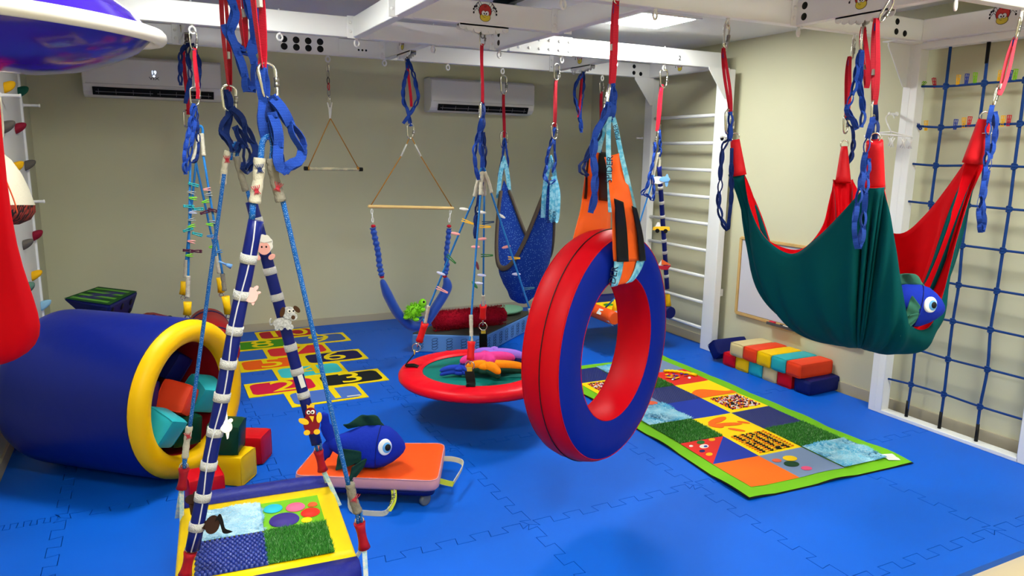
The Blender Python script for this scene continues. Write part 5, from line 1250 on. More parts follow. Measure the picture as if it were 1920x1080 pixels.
daisy([V(1.73, yq, ZB-.05)]+LY([(764, 128), (757, 160), (757, 190), (764, 206), (770, 235)], yq), 'blue loop strap above the wooden trapeze, left strand', side=0)
daisy([V(1.74, yq, ZB-.05)]+LY([(776, 140), (781, 165), (784, 185), (773, 207), (757, 230)], yq), 'blue loop strap above the wooden trapeze, right strand', side=.3)
sling(V(1.735, yq, ZB-.05), Y(771, 200, yq), 'red sling folded inside the blue straps above the wooden trapeze', w=.016, yaw=.4, stitch=False)
# green spiky turtle
TG = mat('lime_rubber', '#7ac81e', .5); tu = thing('toy_turtle', Y(777, 600, yq-.05), 'lime green spiky rubber turtle toy lying in the blue tube hammock', 'toy turtle')
p, M = facing(776, 583, yq-.07, 1.0)
b = MB(); b.ball((0, 0, 0), (17, 13, .035), M @ Matrix.Rotation(.5, 4, 'Z')); b.build('shell', TG, tu)
b = MB(); rr = random.Random(4)
for i in range(170):
    a, e = rr.uniform(0, 2*PI), rr.uniform(0, 1.3); d = Vector((math.cos(a)*math.cos(e), math.sin(a)*math.cos(e), math.sin(e))); q = Matrix.Rotation(.5, 4, 'Z') @ Vector((d.x*17, d.y*13, d.z*.035)); q2 = Matrix.Rotation(.5, 4, 'Z') @ Vector((d.x*21, d.y*17, d.z*.05)); b.tube([M @ q, M @ q2], [.004, .0012], 4)
o = b.build('spikes', TG, tu); o['kind'] = 'stuff'
b = MB(); b.ball((13, 17, .0), (7.5, 9, .025), M @ Matrix.Rotation(-.2, 4, 'Z')); hd = b.build('head', TG, tu)
b = MB(); b.ball((15, 20, .024), (2, 2.4, .003), M @ Matrix.Rotation(-.2, 4, 'Z'), 8, 6); b.build('eye', BLACK, hd)
for q in ((16, 2), (-14, -12), (4, -16)): b = MB(); b.ball((q[0], q[1], .01), (6, 4, .012), M); b.build('flipper', TG, tu)

# spare strap bundle on the far right bracket
yq = 5.16
daisy([V(3.2, yq, ZB-.05)]+LY([(1079, 160), (1078, 185), (1086, 215), (1090, 247)], yq), 'blue loop strap of the idle bundle hanging near the wall bars, left strand', side=.2)
daisy([V(3.205, yq, ZB-.05)]+LY([(1094, 160), (1090, 190), (1088, 215), (1091, 240)], yq), 'blue loop strap of the idle bundle hanging near the wall bars, right strand', side=.6)
sling(V(3.2, yq, ZB-.05), Y(1084, 220, yq), 'red sling inside the idle bundle hanging near the wall bars', w=.015, yaw=.4, stitch=False)

# ================================================================== TRAMPOLINE SWING
tc = V(1.75, 3.93, .335)
tr = thing('trampoline_swing', tc-V(0, 0, .05), 'round hanging trampoline with a red padded rim and teal mat', 'trampoline swing')
REDT = mat('trampoline_red_vinyl', '#dc041e', .4, bump=.25, bscale=18)
b = MB(); Mt = Matrix.Translation(tc); prof = [(.335, .0), (.345, .012), (.36, .016), (.40, .017), (.445, .012), (.470, .003), (.481, -.014), (.481, -.034), (.470, -.048), (.44, -.048), (.44, .0)]
G = []; n = 120
for k in range(n):
    a = 2*PI*k/n; row = []
    for i, (r, z) in enumerate(prof):
        wv = .0025*math.sin(a*37+i)*math.sin(a*5)**2 if i in (2, 3, 4) else 0
        row.append(tc+V(math.cos(a)*r, math.sin(a)*r, z+wv))
    G.append(row)
b.grid(G, closed_u=True); tag(b.build('rim_pad', REDT, tr), 'red padded rim')
b = MB(); b.torus(.452, .016, Matrix.Translation(tc+V(0, 0, -.03)), 64, 8); b.build('steel_ring', STEEL, tr)
b = MB(); b.lathe([(.36, -.006), (.345, -.004), (.01, -.008), (0, -.008)], Mt, 48); tag(b.build('jumping_mat', mat('teal_mat', '#007068', .6, bump=.1, bscale=200), tr), 'teal jumping mat')
b = MB(); b.lathe([(.362, -.001), (.342, -.001)], Mt, 48); b.build('edge_band', BLACK, tr)
yq = 3.85; top = Y(904, 318, yq)
anch = [tc+V(.44*math.cos(2.68), .44*math.sin(2.68), .02), tc+V(.352*math.cos(-2.094), .352*math.sin(-2.094), .0), Z(906, 655, .36)]
anch = [V(a.x, a.y, tc.z+.022) for a in anch]; anch.append(tc+tc*0+V(-(anch[0].x-tc.x), -(anch[0].y-tc.y), .03))
legs = [[(890, 368), (804, 573), (797, 606), (786, 640), (777, 660)], [(901, 366), (883, 590), (884, 640), (882, 675), (880, 692)], [(908, 366), (906, 553), (906, 573), (905, 597), (906, 622)], [(921, 362), (993, 578), (999, 604), (1003, 625), (1008, 640)]]
for k, (L, a) in enumerate(zip(legs, anch)):
    up = Y(L[0][0], L[0][1], yq)
    def q(py_k, y_):  return Y(L[py_k][0], L[py_k][1], y_)
    tt_ = lambda f: yq+(a.y-yq)*f
    h = top.z-a.z
    def at_(k2):
        yv = yq
        for _ in range(4): p = Y(L[k2][0], L[k2][1], yv); f = max(0, min(1, (top.z-p.z)/h)); yv = yq+(a.y-yq)*f
        return p
    p0, p1, p2, p3, p4 = [at_(i) for i in range(5)]
    rope(tr, [p0, lerp(p0, p1, .5), p1+(p2-p1)*.2], .0058, ROPEF); sleeve(tr, [Y(905+(k-1.5)*2.0, 322, yq), lerp(Y(905+(k-1.5)*4, 322, yq), p0, .5), p0], .0115, BEIGE)
    d = (p2-p1).normalized(); sleeve(tr, [p1, lerp(p1, p2, .5), p2], .0105, BEIGE)
    b = MB(); P = [lerp(p2, p3, i/5) for i in range(6)]; b.tube(P, [.024, .021, .020, .020, .021, .023], 14); b.build('cuff', REDPVC2, tr)
    for s in (-1, 1): b = MB(); b.tube([p2+V(s*.008, 0, .03), p2+V(s*.008, 0, -.02)], .006, 8); b.build('rope_tail', ROPEF, tr)
    b = MB(); b.torus(.026, .0032, basis(lerp(p3, p4, .6), (.83, -.56, 0), (0, 0, 1)), 20, 6); b.tube([p3, lerp(p3, p4, .5)], .005, 6); b.build('steel_ring', STEEL, tr)
    rd = (a-tc); rd.z = 0; rd.normalize(); td = V(-rd.y, rd.x, 0); e = lerp(p3, p4, 1.0)
    b = MB(); b.ribbon(smooth([e+V(0, 0, -.01), lerp(e, a, .6), a+V(0, 0, .004)]+([a-rd*.05+V(0, 0, .004), a-rd*.10+V(0, 0, -.02)] if k != 1 else [a+rd*.03+V(0, 0, -.001)]), 4), .052, .004, side=td); tag(b.build('anchor_strap', BLACK, tr), 'black anchor strap over the rim')
    b = MB(); b.ribbon([e+V(-.001, -.003, .012), e+V(0, -.004, -.012)], .03, .004, side=td); tag(b.build('yellow_stitching', mat('yellow_thread', '#c8a83a', .7), tr), 'yellow stitching')
b = MB(); b.tube(smooth([Y(899, 335, yq), Y(900, 322, yq), Y(905, 314, yq), Y(910, 322, yq), Y(911, 335, yq)], 4), .007, 8); b.build('rope_eye', ROPEF, tr)
carabiner(V(1.731, 3.85, ZB-.03), Y(904.5, 86, yq), 'small silver carabiner under the cloud plate above the trampoline', .2)
sling(Y(904, 82, yq), Y(904, 194, yq), 'long red sling above the hanging trampoline', w=.016, tagat=.62, yaw=.2)
carabiner(Y(901, 189, yq), Y(900, 226, yq), 'silver carabiner seen edge on above the trampoline', 1.25)
daisy(LY([(905, 194), (905, 230), (901, 262), (905, 300), (904, 318)], yq), 'blue loop strap carrying the trampoline ropes', side=.3)
daisy(LY([(902, 225), (896, 255), (890, 285), (892, 315), (897, 335)], yq-.02), 'blue loop strap hanging left of the trampoline ropes', m=NAVYWEB, w=.018, side=.2)
daisy(LY([(907, 250), (909, 290), (906, 330), (899, 360), (893, 400), (891, 445)], yq+.02), 'long thin blue loop strap hanging down between the trampoline ropes', m=DARKWEB, w=.015, side=.9)
# clothes pegs on the trampoline ropes
def oval_peg(M, m, label):
    t = thing('clothes_peg', M.to_translation(), label, 'clothes peg', 'pegs on the trampoline ropes')
    for s in (-1, 1): b = MB(); b.ball((0, 0, 0), (.027, .004, .0085), M @ Matrix.Translation((0, s*.005, 0)) @ Matrix.Rotation(s*.10, 4, 'Z'), 16, 8); b.build('half', m, t)
    return t
def long_peg(M, m, label):
    t = thing('clothes_peg', M.to_translation(), label, 'clothes peg', 'pegs on the trampoline ropes')
    for s in (-1, 1): b = MB(); b.box((0, 0, s*.0045), (.072, .010, .006), M @ Matrix.Rotation(s*.06, 4, 'Y'), bev=.0015); b.build('half', m, t)
    b = MB(); b.torus(.004, .0012, M @ Matrix.Rotation(PI/2, 4, 'X'), 10, 5); b.build('spring', STEEL, t)
    return t
PC = {'white': mat('peg_white', '#d8d6d2', .4), 'pink': mat('peg_pink', '#e89a98', .4), 'lilac': mat('peg_lilac', '#b9bcdc', .4), 'yellow': mat('peg_yellow', '#eeb424', .4), 'green': mat('peg_green', '#2c6a34', .4), 'navy': mat('peg_navy', '#16385c', .4), 'wine': mat('peg_wine', '#6a2c34', .4), 'slate': mat('peg_slate', '#41708c', .4)}
rp_ = [(870, 392, 'white', 0, .12, 'upper left rope'), (877, 416, 'yellow', 1, .35, 'upper left rope'), (854, 438, 'pink', 0, .18, 'middle of the left rope'), (846, 486, 'green', 1, .75, 'lower left rope'), (827, 513, 'lilac', 0, .35, 'lower left rope'), (829, 544, 'pink', 1, .45, 'bottom of the left rope'),
       (903, 398, 'white', 0, .12, 'top of the middle ropes'), (909, 425, 'yellow', 1, 0.02, 'upper middle ropes'), (915, 417, 'navy', 1, -.1, 'upper middle ropes'), (892, 463, 'pink', 0, .02, 'middle ropes'), (904, 448, 'pink', 0, -.1, 'back middle rope, seen small'), (913, 479, 'green', 1, -.03, 'middle ropes'), (895, 498, 'wine', 0, 1.3, 'front middle rope'), (903, 516, 'lilac', 0, .1, 'back middle rope'), (897, 531, 'lilac', 0, .05, 'front middle rope near its sleeve'), (890, 534, 'green', 0, .9, 'front middle rope'),
       (940, 405, 'white', 0, .5, 'top of the right rope'), (949, 463, 'pink', 0, -.25, 'middle of the right rope'), (964, 484, 'yellow', 1, 0, 'right rope under the pink one'), (968, 514, 'lilac', 0, 0, 'lower right rope'), (991, 541, 'slate', 1, -.15, 'bottom of the right rope')]
for px, py, c, k, roll, wh in rp_:
    p, M = facing(px, py, 3.83, 1.0); M = Matrix.Translation(p) @ (M.to_3x3().normalized().to_4x4()) @ Matrix.Rotation(-roll, 4, 'Z') @ Matrix.Rotation(PI/2, 4, 'X')
    (long_peg if k else oval_peg)(M, PC[c], '%s %s clothes peg clipped on the %s' % (c, 'long' if k else 'oval', wh))
# plush toys on the trampoline
def star(c, rot, arms, m, m2, label, s=1.0, h=.035):
    t = thing('plush_starfish', c, label, 'plush toy', 'plush sea toys on the trampoline')
    for mm, dz, nm in ((m, .012, 'upper_side'), (m2, -.012, 'underside')):
        b = MB(); b.ball(c+V(0, 0, dz), (.065*s, .055*s, h*s), seg=18, rings=8)
        for a, l in arms:
            a += rot; d = V(math.cos(a), math.sin(a), 0); P = [c+V(0, 0, dz), c+d*l*.35+V(0, 0, dz+.006), c+d*l*.7+V(0, 0, dz), c+d*l+V(0, 0, dz-.012)]
            b.tube(smooth(P, 4), [h*s*q for q in (1.1, 1.1, 1.08, 1.05, 1.0, .97, .95, .92, .88, .82, .7, .5, .15)], 12)
        b.build(nm, mm, t)
    return t
zt = tc.z+.035
cO = Z(913, 690, zt+.02); star(cO, 0, ((-.35, .24), (2.6, .13), (-1.4, .13), (1.0, .12)), mat('plush_orange', '#f58a08', .85, bump=.3, bscale=60), FG, 'orange plush sea toy with long arms in front on the trampoline', s=.85)
cP = Z(915, 676, zt+.05); star(cP, 0, ((-.15, .17), (2.9, .17), (1.6, .09), (-1.7, .08)), mat('plush_pink', '#d83a8c', .85, bump=.3, bscale=60), mat('plush_navy', '#1e1c5c', .85), 'pink and navy plush sea toy lying behind the orange one')
cL = Z(925, 668, zt+.05); star(cL, 0, ((-.5, .20), (2.4, .13), (1.0, .1)), mat('plush_lilac', '#9468d0', .85, bump=.3, bscale=60), _M['plush_navy'], 'lilac plush sea toy rearmost on the trampoline')
cB = Z(862, 694, zt+.0); star(cB, 0, ((2.9, .12), (.9, .13), (-.9, .06)), mat('plush_cobalt', '#1c3cb0', .85, bump=.3, bscale=60), _M['plush_cobalt'], 'cobalt blue plush toy under the orange one', s=.6, h=.03)

# ================================================================== BIG PADDED RING
RC = V(1.795, 2.53, .821); az = .481; rn_ = V(math.sin(az), -math.cos(az), 0); ru = V(math.cos(az), math.sin(az), 0)
Mr = Matrix(((ru.x, 0, rn_.x, RC.x), (ru.y, 0, rn_.y, RC.y), (0, 1, 0, RC.z), (0, 0, 0, 1)))
REDR = mat('ring_red_vinyl', '#b60010', .5, spec=.12, bump=.15, bscale=12); BLUR = mat('ring_blue_vinyl', '#021c86', .5, spec=.1, bump=.1, bscale=12)
rg = thing('padded_ring', RC-V(0, 0, .49), 'large hanging padded ring with blue faces and red tread slung on orange straps', 'padded ring')
WT = .17
b = MB(); b.lathe([(.487, 0), (.502, -.02), (.51, -.055), (.511, -WT/2), (.51, -WT+.055), (.502, -WT+.02), (.487, -WT)], Mr, 96); tag(b.build('outer_tread', REDR, rg), 'red outer tread')
b = MB(); b.lathe([(.487, 0), (.46, .010), (.41, .014), (.36, .010), (.319, 0)], Mr, 96); tag(b.build('front_face', BLUR, rg), 'blue face')
b = MB(); b.lathe([(.487, -WT), (.46, -WT-.010), (.41, -WT-.014), (.36, -WT-.010), (.319, -WT)], Mr, 96); tag(b.build('back_face', BLUR, rg), 'blue face')
b = MB(); b.lathe([(.319, 0), (.308, -.03), (.305, -WT/2), (.308, -WT+.03), (.319, -WT)], Mr, 96); tag(b.build('inner_band', REDR, rg), 'red inner band')
for z in (0, -WT): b = MB(); b.torus(.488, .0022, Mr @ Matrix.Translation((0, 0, z)), 96, 5); b.torus(.319, .002, Mr @ Matrix.Translation((0, 0, z)), 80, 5); b.build('piping', REDR, rg)
b = MB(); b.torus(.5125, .0022, Mr @ Matrix.Translation((0, 0, -WT*.42)), 96, 5); b.build('tread_seam', BLACK, rg)
# orange padded sling: front and rear arm joined under the top of the ring
OSL = mat('orange_cloth', '#e65a14', .6, bump=.2, bscale=30)
sg_ = thing('padded_sling', Y(1150, 300, 2.5), 'orange padded sling with sky blue webbing wrapped under the top of the ring', 'sling')
dC = 2.33
hub = Y(1144, 205, 2.52)
def onface(px, py, off=.02):
    d = _ray(px, py); o_ = RC+rn_*off; c_ = V(0, 0, CAM_H); d = V(*[float(q) for q in d]); t = (o_-c_).dot(rn_)/d.dot(rn_); return c_+d*t
def panel(rows, name, m, u0=0, u1=1, th=.004, lift=0.0, lab=None, nsub=6, bulge=.008):
    Ls = smooth([r[0] for r in rows], nsub); Rs_ = smooth([r[1] for r in rows], nsub); G = []
    for i, (l, r) in enumerate(zip(Ls, Rs_)):
        nrm = (r-l).cross(V(0, 0, 1)).normalized(); nrm = nrm if nrm.dot(V(0, -1, 0)) > 0 else -nrm
        G.append([lerp(l, r, u0+(u1-u0)*k/6)+nrm*(lift+bulge*math.sin(PI*(u0+(u1-u0)*k/6))+(.002*math.sin(i*.5+k*1.7) if lift == 0 else 0)) for k in range(7)])
    b = MB(); b.grid(G); o = b.build(name, m, sg_, solid=th)
    if lab: o['label'] = lab
    return o
inr = lambda off, s_: RC+rn_*off+ru*s_+V(0, 0, math.sqrt(.302**2-s_*s_))
FRW = [(Y(1133, 295, 2.44), Y(1163, 286, 2.44)), (Y(1141, 332, 2.42), Y(1175, 338, 2.41)), (onface(1145, 372, .10), onface(1187, 390, .10)), (onface(1148, 420, .055), onface(1199, 440, .055)), (onface(1151, 490, .03), onface(1205, 488, .03))]
LOW = [FRW[-1], (onface(1149, 515, .022), onface(1197, 508, .022)), (onface(1144, 537, .012), onface(1181, 528, .012)), (inr(-.03, -.045), inr(-.03, .055)), (inr(-.13, -.045), inr(-.13, .055)), (inr(-WT-.02, -.06)+V(0, 0, .02), inr(-WT-.02, .05)+V(0, 0, .02))]
panel(FRW, 'padding', OSL, lab='orange padding')
panel(FRW[2:], 'edge_pad', BLACK, 0, .34, lift=.015, bulge=0.006, lab='black edge pad'); panel(FRW[2:], 'edge_pad', BLACK, .74, 1, lift=.015, bulge=0.006, lab='black edge pad')
panel(LOW, 'padding', OSL, .2, .8, lab='orange padding under the ring', bulge=.002)
lo_ = panel(LOW, 'sky_band', SKY, -.02, .26, lift=.006, bulge=.002, lab='sky blue printed band'); panel(LOW, 'sky_band', SKY, .74, 1.02, lift=.006, bulge=.002, lab='sky blue printed band')
bk = -WT-.035
RRW = [(Y(1102, 284, 2.62), Y(1146, 286, 2.60)), (Y(1097, 330, 2.66), Y(1146, 330, 2.63)), (onface(1092, 372, bk-.05), onface(1146, 378, bk-.05)), (onface(1083, 415, bk), onface(1144, 430, bk)), (onface(1072, 465, bk), onface(1140, 480, bk)), (inr(bk+.01, -.10)+V(0, 0, .10), inr(bk+.01, .06)+V(0, 0, .06))]
panel(RRW, 'padding', OSL, lab='orange padding of the rear arm'); panel(RRW[:3], 'edge_pad', BLACK, .42, .95, lift=.012, lab='black pad of the rear arm'); panel(RRW[:3], 'edge_pad', BLACK, -.01, .06, lift=.011, lab='black edge of the rear arm')
for P2 in ([hub, Y(1141, 240, 2.48), Y(1141, 290, 2.425), Y(1143, 345, 2.40), onface(1145, 398, .075)], [hub, Y(1153, 232, 2.49), Y(1165, 290, 2.43), Y(1178, 345, 2.40), onface(1190, 396, .075)], [hub, Y(1133, 240, 2.55), Y(1122, 286, 2.58)], [hub, Y(1130, 240, 2.56), Y(1106, 288, 2.6)]):
    b = MB(); P2 = smooth(P2, 6); b.ribbon(P2, .019, .003, side=(.9, -.35, .1)); b.build('printed_webbing', SKY, sg_)
text('lettering', 'SPIDER', .034, basis(Y(1143, 318, 2.392), (.02, 0, 1), (-.9, .4, 0)), INK2, sg_)
text('lettering', 'DER', .040, basis(onface(1151, 516, .034), (.16, 0, 1), (-.9, .4, .1)), INK2, sg_)
text('lettering', 'SPIDER', .024, basis(Y(1157, 250, 2.455), (-.30, 0, 1), (-.9, .35, -.25)), INK2, sg_)
sling(V(1.73, 2.555, ZB-.085), Y(1147, 160, 2.52), 'long dark red sling holding the big padded ring', w=.022, tagat=.55, yaw=.5, twist=.3)
carabiner(V(1.73, 2.555, ZB-.03), V(1.73, 2.553, ZB-.10), 'silver carabiner under the bracket holding the padded ring', .3)
carabiner(Y(1143, 157, 2.52), Y(1134, 212, 2.51), 'silver carabiner seen edge on above the orange padded sling', 1.1)
daisy(LY([(1147, 160), (1150, 185), (1147, 205), (1143, 225)], 2.51), 'short thick blue loop strap above the orange padded sling', w=.028, side=.3, pitch=.06)
daisy(LY([(1141, 195), (1130, 225), (1117, 250), (1112, 290), (1116, 330), (1114, 370), (1108, 396)], 2.44), 'long blue loop strap hanging in front of the rear orange sling arm', w=.022, side=.5)
daisy(LY([(1138, 205), (1122, 250), (1110, 275), (1098, 300), (1090, 316), (1100, 328)], 2.5), 'blue loop strap hanging left behind the orange sling', m=DARKWEB, w=.016, side=.5)
# ================================================================== BIG FABRIC HAMMOCK (cloth relaxed between four corners)
TEALC = mat('teal_lycra', '#004448', .7, spec=.06, bump=.12, bscale=30); REDC = mat('red_lycra', '#c80010', .7, spec=.08, bump=.12, bscale=30); REDCAP = mat('red_cap_cloth', '#c8101c', .6, bump=.25, bscale=30)
CT = [Y(1378, 262, 2.95), Y(1640, 265, 2.14), Y(1846, 224, 2.14), Y(1583, 275, 2.95)]     # cap tops: C1 left, C2 near middle, C4 right, C3 far middle
CB = [Y(1385, 322, 2.93), Y(1640, 348, 2.17), Y(1826, 298, 2.17), Y(1581, 336, 2.92)]     # cap bottoms
BOT = V(3.27, 2.47, .695)
def rimpts(L, y0=None, x0=None):
    return L
rimA = [Y(1396, 326, 2.90), Y(1408, 390, 2.80), Y(1436, 446, 2.68), Y(1485, 476, 2.56), Y(1532, 446, 2.42), Y(1578, 400, 2.30), Y(1622, 350, 2.19)]
rimB = [Y(1657, 348, 2.15), Y(1668, 400, 2.14), Y(1679, 465, 2.13), Y(1690, 540, 2.12), Y(1706, 608, 2.11), Y(1740, 614, 2.12), Y(1765, 560, 2.14), Y(1790, 460, 2.15), Y(1815, 375, 2.16), Y(1841, 300, 2.17)]
rimC = [Y(1813, 298, 2.20), Y(1772, 356, 2.30), Y(1735, 402, 2.42), Y(1695, 436, 2.56), Y(1660, 430, 2.70), Y(1625, 385, 2.82), Y(1598, 336, 2.91)]
rimD = [Y(1563, 336, 2.94), Y(1555, 380, 2.93), Y(1540, 430, 2.92), Y(1500, 468, 2.92), Y(1440, 450, 2.93), Y(1403, 400, 2.94), Y(1376, 326, 2.95)]
bigh = thing('hammock', V(3.2, 2.5, .66), 'large four point fabric hammock, teal outside and red inside, sagging at the right', 'hammock')
def arc(p, q, c, n=15):
    """gathered pleats of cloth round the outside of a corner cap"""
    out = []; o = (V(c.x, c.y, 0)-V(3.2, 2.55, 0)).normalized(); m_ = (p+q)/2; h_ = (q-p)/2
    for i in range(1, n):
        a = PI*i/n; out.append(m_-h_*math.cos(a)+o*.045*math.sin(a)+V(0, 0, -.004))
    return out
loop, fold = [], []
for r_, nx, c in ((rimA, rimB, CB[1]), (rimB, rimC, CB[2]), (rimC, rimD, CB[3]), (rimD, rimA, CB[0])):
    sm = smooth(r_, 7); n_ = len(sm)
    for i, p in enumerate(sm): e = min(i, n_-1-i)/n_; loop.append(p); fold.append((0, math.exp(-e*9)))
    ar = arc(r_[-1], nx[0], c, 22)
    for p in ar: loop.append(p); fold.append((1, 1.0))
NT_ = 34; G = []; M_ = len(loop)
rf_ = random.Random(11); ph = 0; PH = []
for k in range(M_): ph += .62+.30*math.sin(k*.37)+(0.35 if fold[k][0] else 0); PH.append(ph)
for k, p in enumerate(loop):
    row = []; hv = V(p.x-BOT.x, p.y-BOT.y, 0); out = hv.normalized() if hv.length > 1e-6 else V(1, 0, 0); D_ = p.z-BOT.z; isc, fw_ = fold[k]
    c1 = p+V(0, 0, -D_*(.52-.16*fw_))+out*(.05*(1-fw_))-hv*(.30*fw_)
    c2 = BOT+hv*(.80-.06*fw_)+V(0, 0, -.02)
    for i in range(NT_+1):
        t = .97*(1-(1-i/NT_)**1.25); q = p*(1-t)**3+c1*(3*(1-t)**2*t)+c2*(3*(1-t)*t*t)+BOT*t**3
        amp = (.004+.017*fw_)*math.sin(PI*min(1, t*1.25))**.8*(1-t)**.3 if t < .8 else (.004+.013*fw_)*.0
        q += out*amp*math.sin(PH[k])+V(0, 0, 1)*amp*.5*math.sin(PH[k]*.5+2)+out*(.016*math.sin(PI*t)**1.3*math.sin(k*.31+3.1*t)+.010*math.sin(PI*t)*math.sin(k*.73-4*t))*(1-.3*fw_)
        row.append(q)
    G.append(row)
b = MB(); Rg = b.grid(G, closed_u=True); cv = b.b.verts.new(BOT); [b.quad([Rg[i][-1], Rg[(i+1) % M_][-1], cv]) for i in range(M_)]; o = b.build('cloth', [REDC, TEALC], bigh, recalc=True)
zs = sum(1 if p.normal.z > 0 else -1 for p in o.data.polygons)
if zs < 0: o.data.flip_normals()
md = o.modifiers.new('thickness', 'SOLIDIFY'); md.thickness = .004; md.offset = -1; md.material_offset = 1; md.material_offset_rim = 0
o['label'] = 'teal outside and red inside stretchy cloth'
for k, (a, c, w0, w1) in enumerate(((CT[0], CB[0], .030, .050), (CT[1], CB[1], .042, .056), (CT[2], CB[2], .034, .062), (CT[3], CB[3], .022, .056))):
    dirr = (V(3.2, 2.55, 0)-V(c.x, c.y, 0)).normalized(); dn = (c-a).normalized()
    b = MB(); P = [lerp(a, c+dn*.02, i/6) for i in range(7)]; sdv = V(-_f[1], _f[0], 0).cross(V(0, 0, 1)); b.tube(P, [(w0*.45+(w1*.7-w0*.45)*i/6, (w0+(w1-w0)*i/6)*.62) for i in range(7)], 18, up=V(_rt[0], _rt[1], 0)) if False else b.tube(P, [((w0+(w1-w0)*i/6)*.78, w0*.8+(w1*.62-w0*.8)*(i/6)**.8) for i in range(7)], 18, up=V(float(_rt[0]), float(_rt[1]), 0)); b.build('corner_cap', REDCAP, bigh)
    b = MB(); b.torus(.021, .004, basis(a+V(0, 0, .014), (.83, -.56, 0), (0, 0, 1)), 20, 6); b.build('steel_ring', STEEL, bigh)
b = MB(); p = lerp(CT[2], CB[2], .35); b.box((0, 0, 0), (.035, .003, .028), basis(p+V(-.012, -.034, 0), (.85, -.5, 0), (.1, 0, 1))); b.build('care_label', _M['white_label'], bigh)
ff, Mf = Y(1722, 575, 2.13), None
fish(Matrix.Translation(ff+V(-.02, .045, 0)) @ Matrix.Rotation(-.78, 4, 'Z') @ Matrix.Rotation(.14, 4, 'Y') @ Matrix.Diagonal((.92, 1.1, 1.12, 1)), 'royal blue plush toy fish poking its head out of the teal hammock', tail=False, lobes=((.045, -.02, -.012, -.062), (.045, .0, -.02, .022)), fing=mat('fin_sage_green', '#2f6656', .8, bump=.3, bscale=50))
# hardware
carabiner(V(2.702, YN, ZB-.022), Y(1359, 94, 2.97), 'silver carabiner on the beam above the left corner of the hammock', .4, wr=.42)
sling(Y(1357, 90, 2.96), Y(1369, 212, 2.95), 'red sling above the left corner of the hammock', w=.016, yaw=.5, bow=.014)
carabiner(Y(1367, 203, 2.95), Y(1366, 254, 2.95), 'silver carabiner over the left red corner cap of the hammock', .3)
daisy(LY([(1369, 212), (1369, 235), (1368, 262)], 2.93), 'short blue loop strap at the left corner of the hammock', w=.022, side=.3)
daisy(LY([(1366, 262), (1356, 275), (1352, 310), (1350, 345), (1347, 380), (1353, 412), (1364, 431), (1367, 410), (1371, 370), (1371, 320), (1372, 280)], 2.93), 'long blue loop strap hanging at the left corner of the hammock', w=.017, m=DARKWEB, side=.6)
carabiner(V(3.64, YN, ZB-.022), Y(1597, 112, 2.975), 'silver carabiner on the beam above the far corner of the hammock', .5, wr=.45)
sling(Y(1594, 106, 2.97), Y(1586, 222, 2.95), 'dark red sling above the far corner of the hammock', w=.02, yaw=.3, bow=.016)
carabiner(Y(1586, 214, 2.95), Y(1585, 252, 2.95), 'silver carabiner over the far red corner cap of the hammock', .3)
daisy(LY([(1588, 222), (1598, 240), (1600, 262), (1597, 290), (1591, 305)], 2.93), 'dark blue loop strap at the far corner of the hammock', w=.018, m=DARKWEB, side=.5)
carabiner(V(3.175, 2.555, ZB-.05), Y(1615, 102, 2.55), 'large silver carabiner under the cloud plate above the hammock', .5)
sling(V(3.18, 2.56, ZB-.06), Y(1624, 165, 2.56), 'dark red sling hanging from the cloud plate above the hammock', w=.022, yaw=.3, tagat=.65, bow=.02)
daisy(LY([(1614, 97), (1607, 130), (1601, 165), (1593, 190), (1588, 205), (1600, 225), (1606, 240)], 2.54), 'blue loop strap dangling from the cloud plate above the hammock, left strand', w=.022, side=.3)
daisy(LY([(1616, 97), (1614, 130), (1612, 160), (1617, 190), (1618, 215), (1615, 236)], 2.53), 'blue loop strap dangling from the cloud plate above the hammock, right strand', w=.022, side=.6)
carabiner(V(2.80, YP, ZB-.04), Y(1648, 41, 2.14), 'very large silver carabiner at the top edge above the near corner of the hammock', .3)
sling(Y(1645, 34, 2.14), Y(1638, 196, 2.14), 'long red sling above the near corner of the hammock', w=.022, yaw=.4, tagat=.62, bow=.012)
carabiner(Y(1638, 186, 2.14), Y(1635, 236, 2.14), 'silver carabiner over the near red corner cap of the hammock', .5)
daisy(LY([(1640, 192), (1642, 220), (1640, 258)], 2.15), 'short dark blue loop strap at the near corner of the hammock', w=.022, m=DARKWEB, side=.3)
daisy([Y(1637, 222, 2.14)]+LY([(1634, 236), (1626, 262), (1621, 300), (1615, 340), (1608, 380), (1602, 420), (1604, 450), (1611, 464), (1617, 440), (1620, 400), (1624, 350), (1628, 300)], 2.09), 'longest blue loop strap hanging in front of the teal hammock', w=.02, side=.5)
carabiner(V(3.69, YP, ZB-.022), Y(1904, 76, 2.14), 'silver carabiner on the beam above the right corner of the hammock', .4, wr=.5)
sling(Y(1905, 70, 2.14), Y(1873, 178, 2.14), 'faded pinkish red sling slanting above the right corner of the hammock', w=.017, m=PINKWEB, yaw=.4, tagat=.85, bow=.012, group='faded red looped webbing slings')
carabiner(Y(1872, 160, 2.14), Y(1862, 202, 2.14), 'silver carabiner over the right red corner cap of the hammock', .4)
daisy(LY([(1860, 200), (1853, 235), (1852, 270), (1848, 310), (1843, 350), (1835, 395), (1840, 433), (1846, 415), (1842, 380), (1848, 345), (1856, 300), (1866, 250), (1866, 212)], 2.10), 'bright blue loop strap hanging at the right corner of the hammock', w=.019, side=.5)

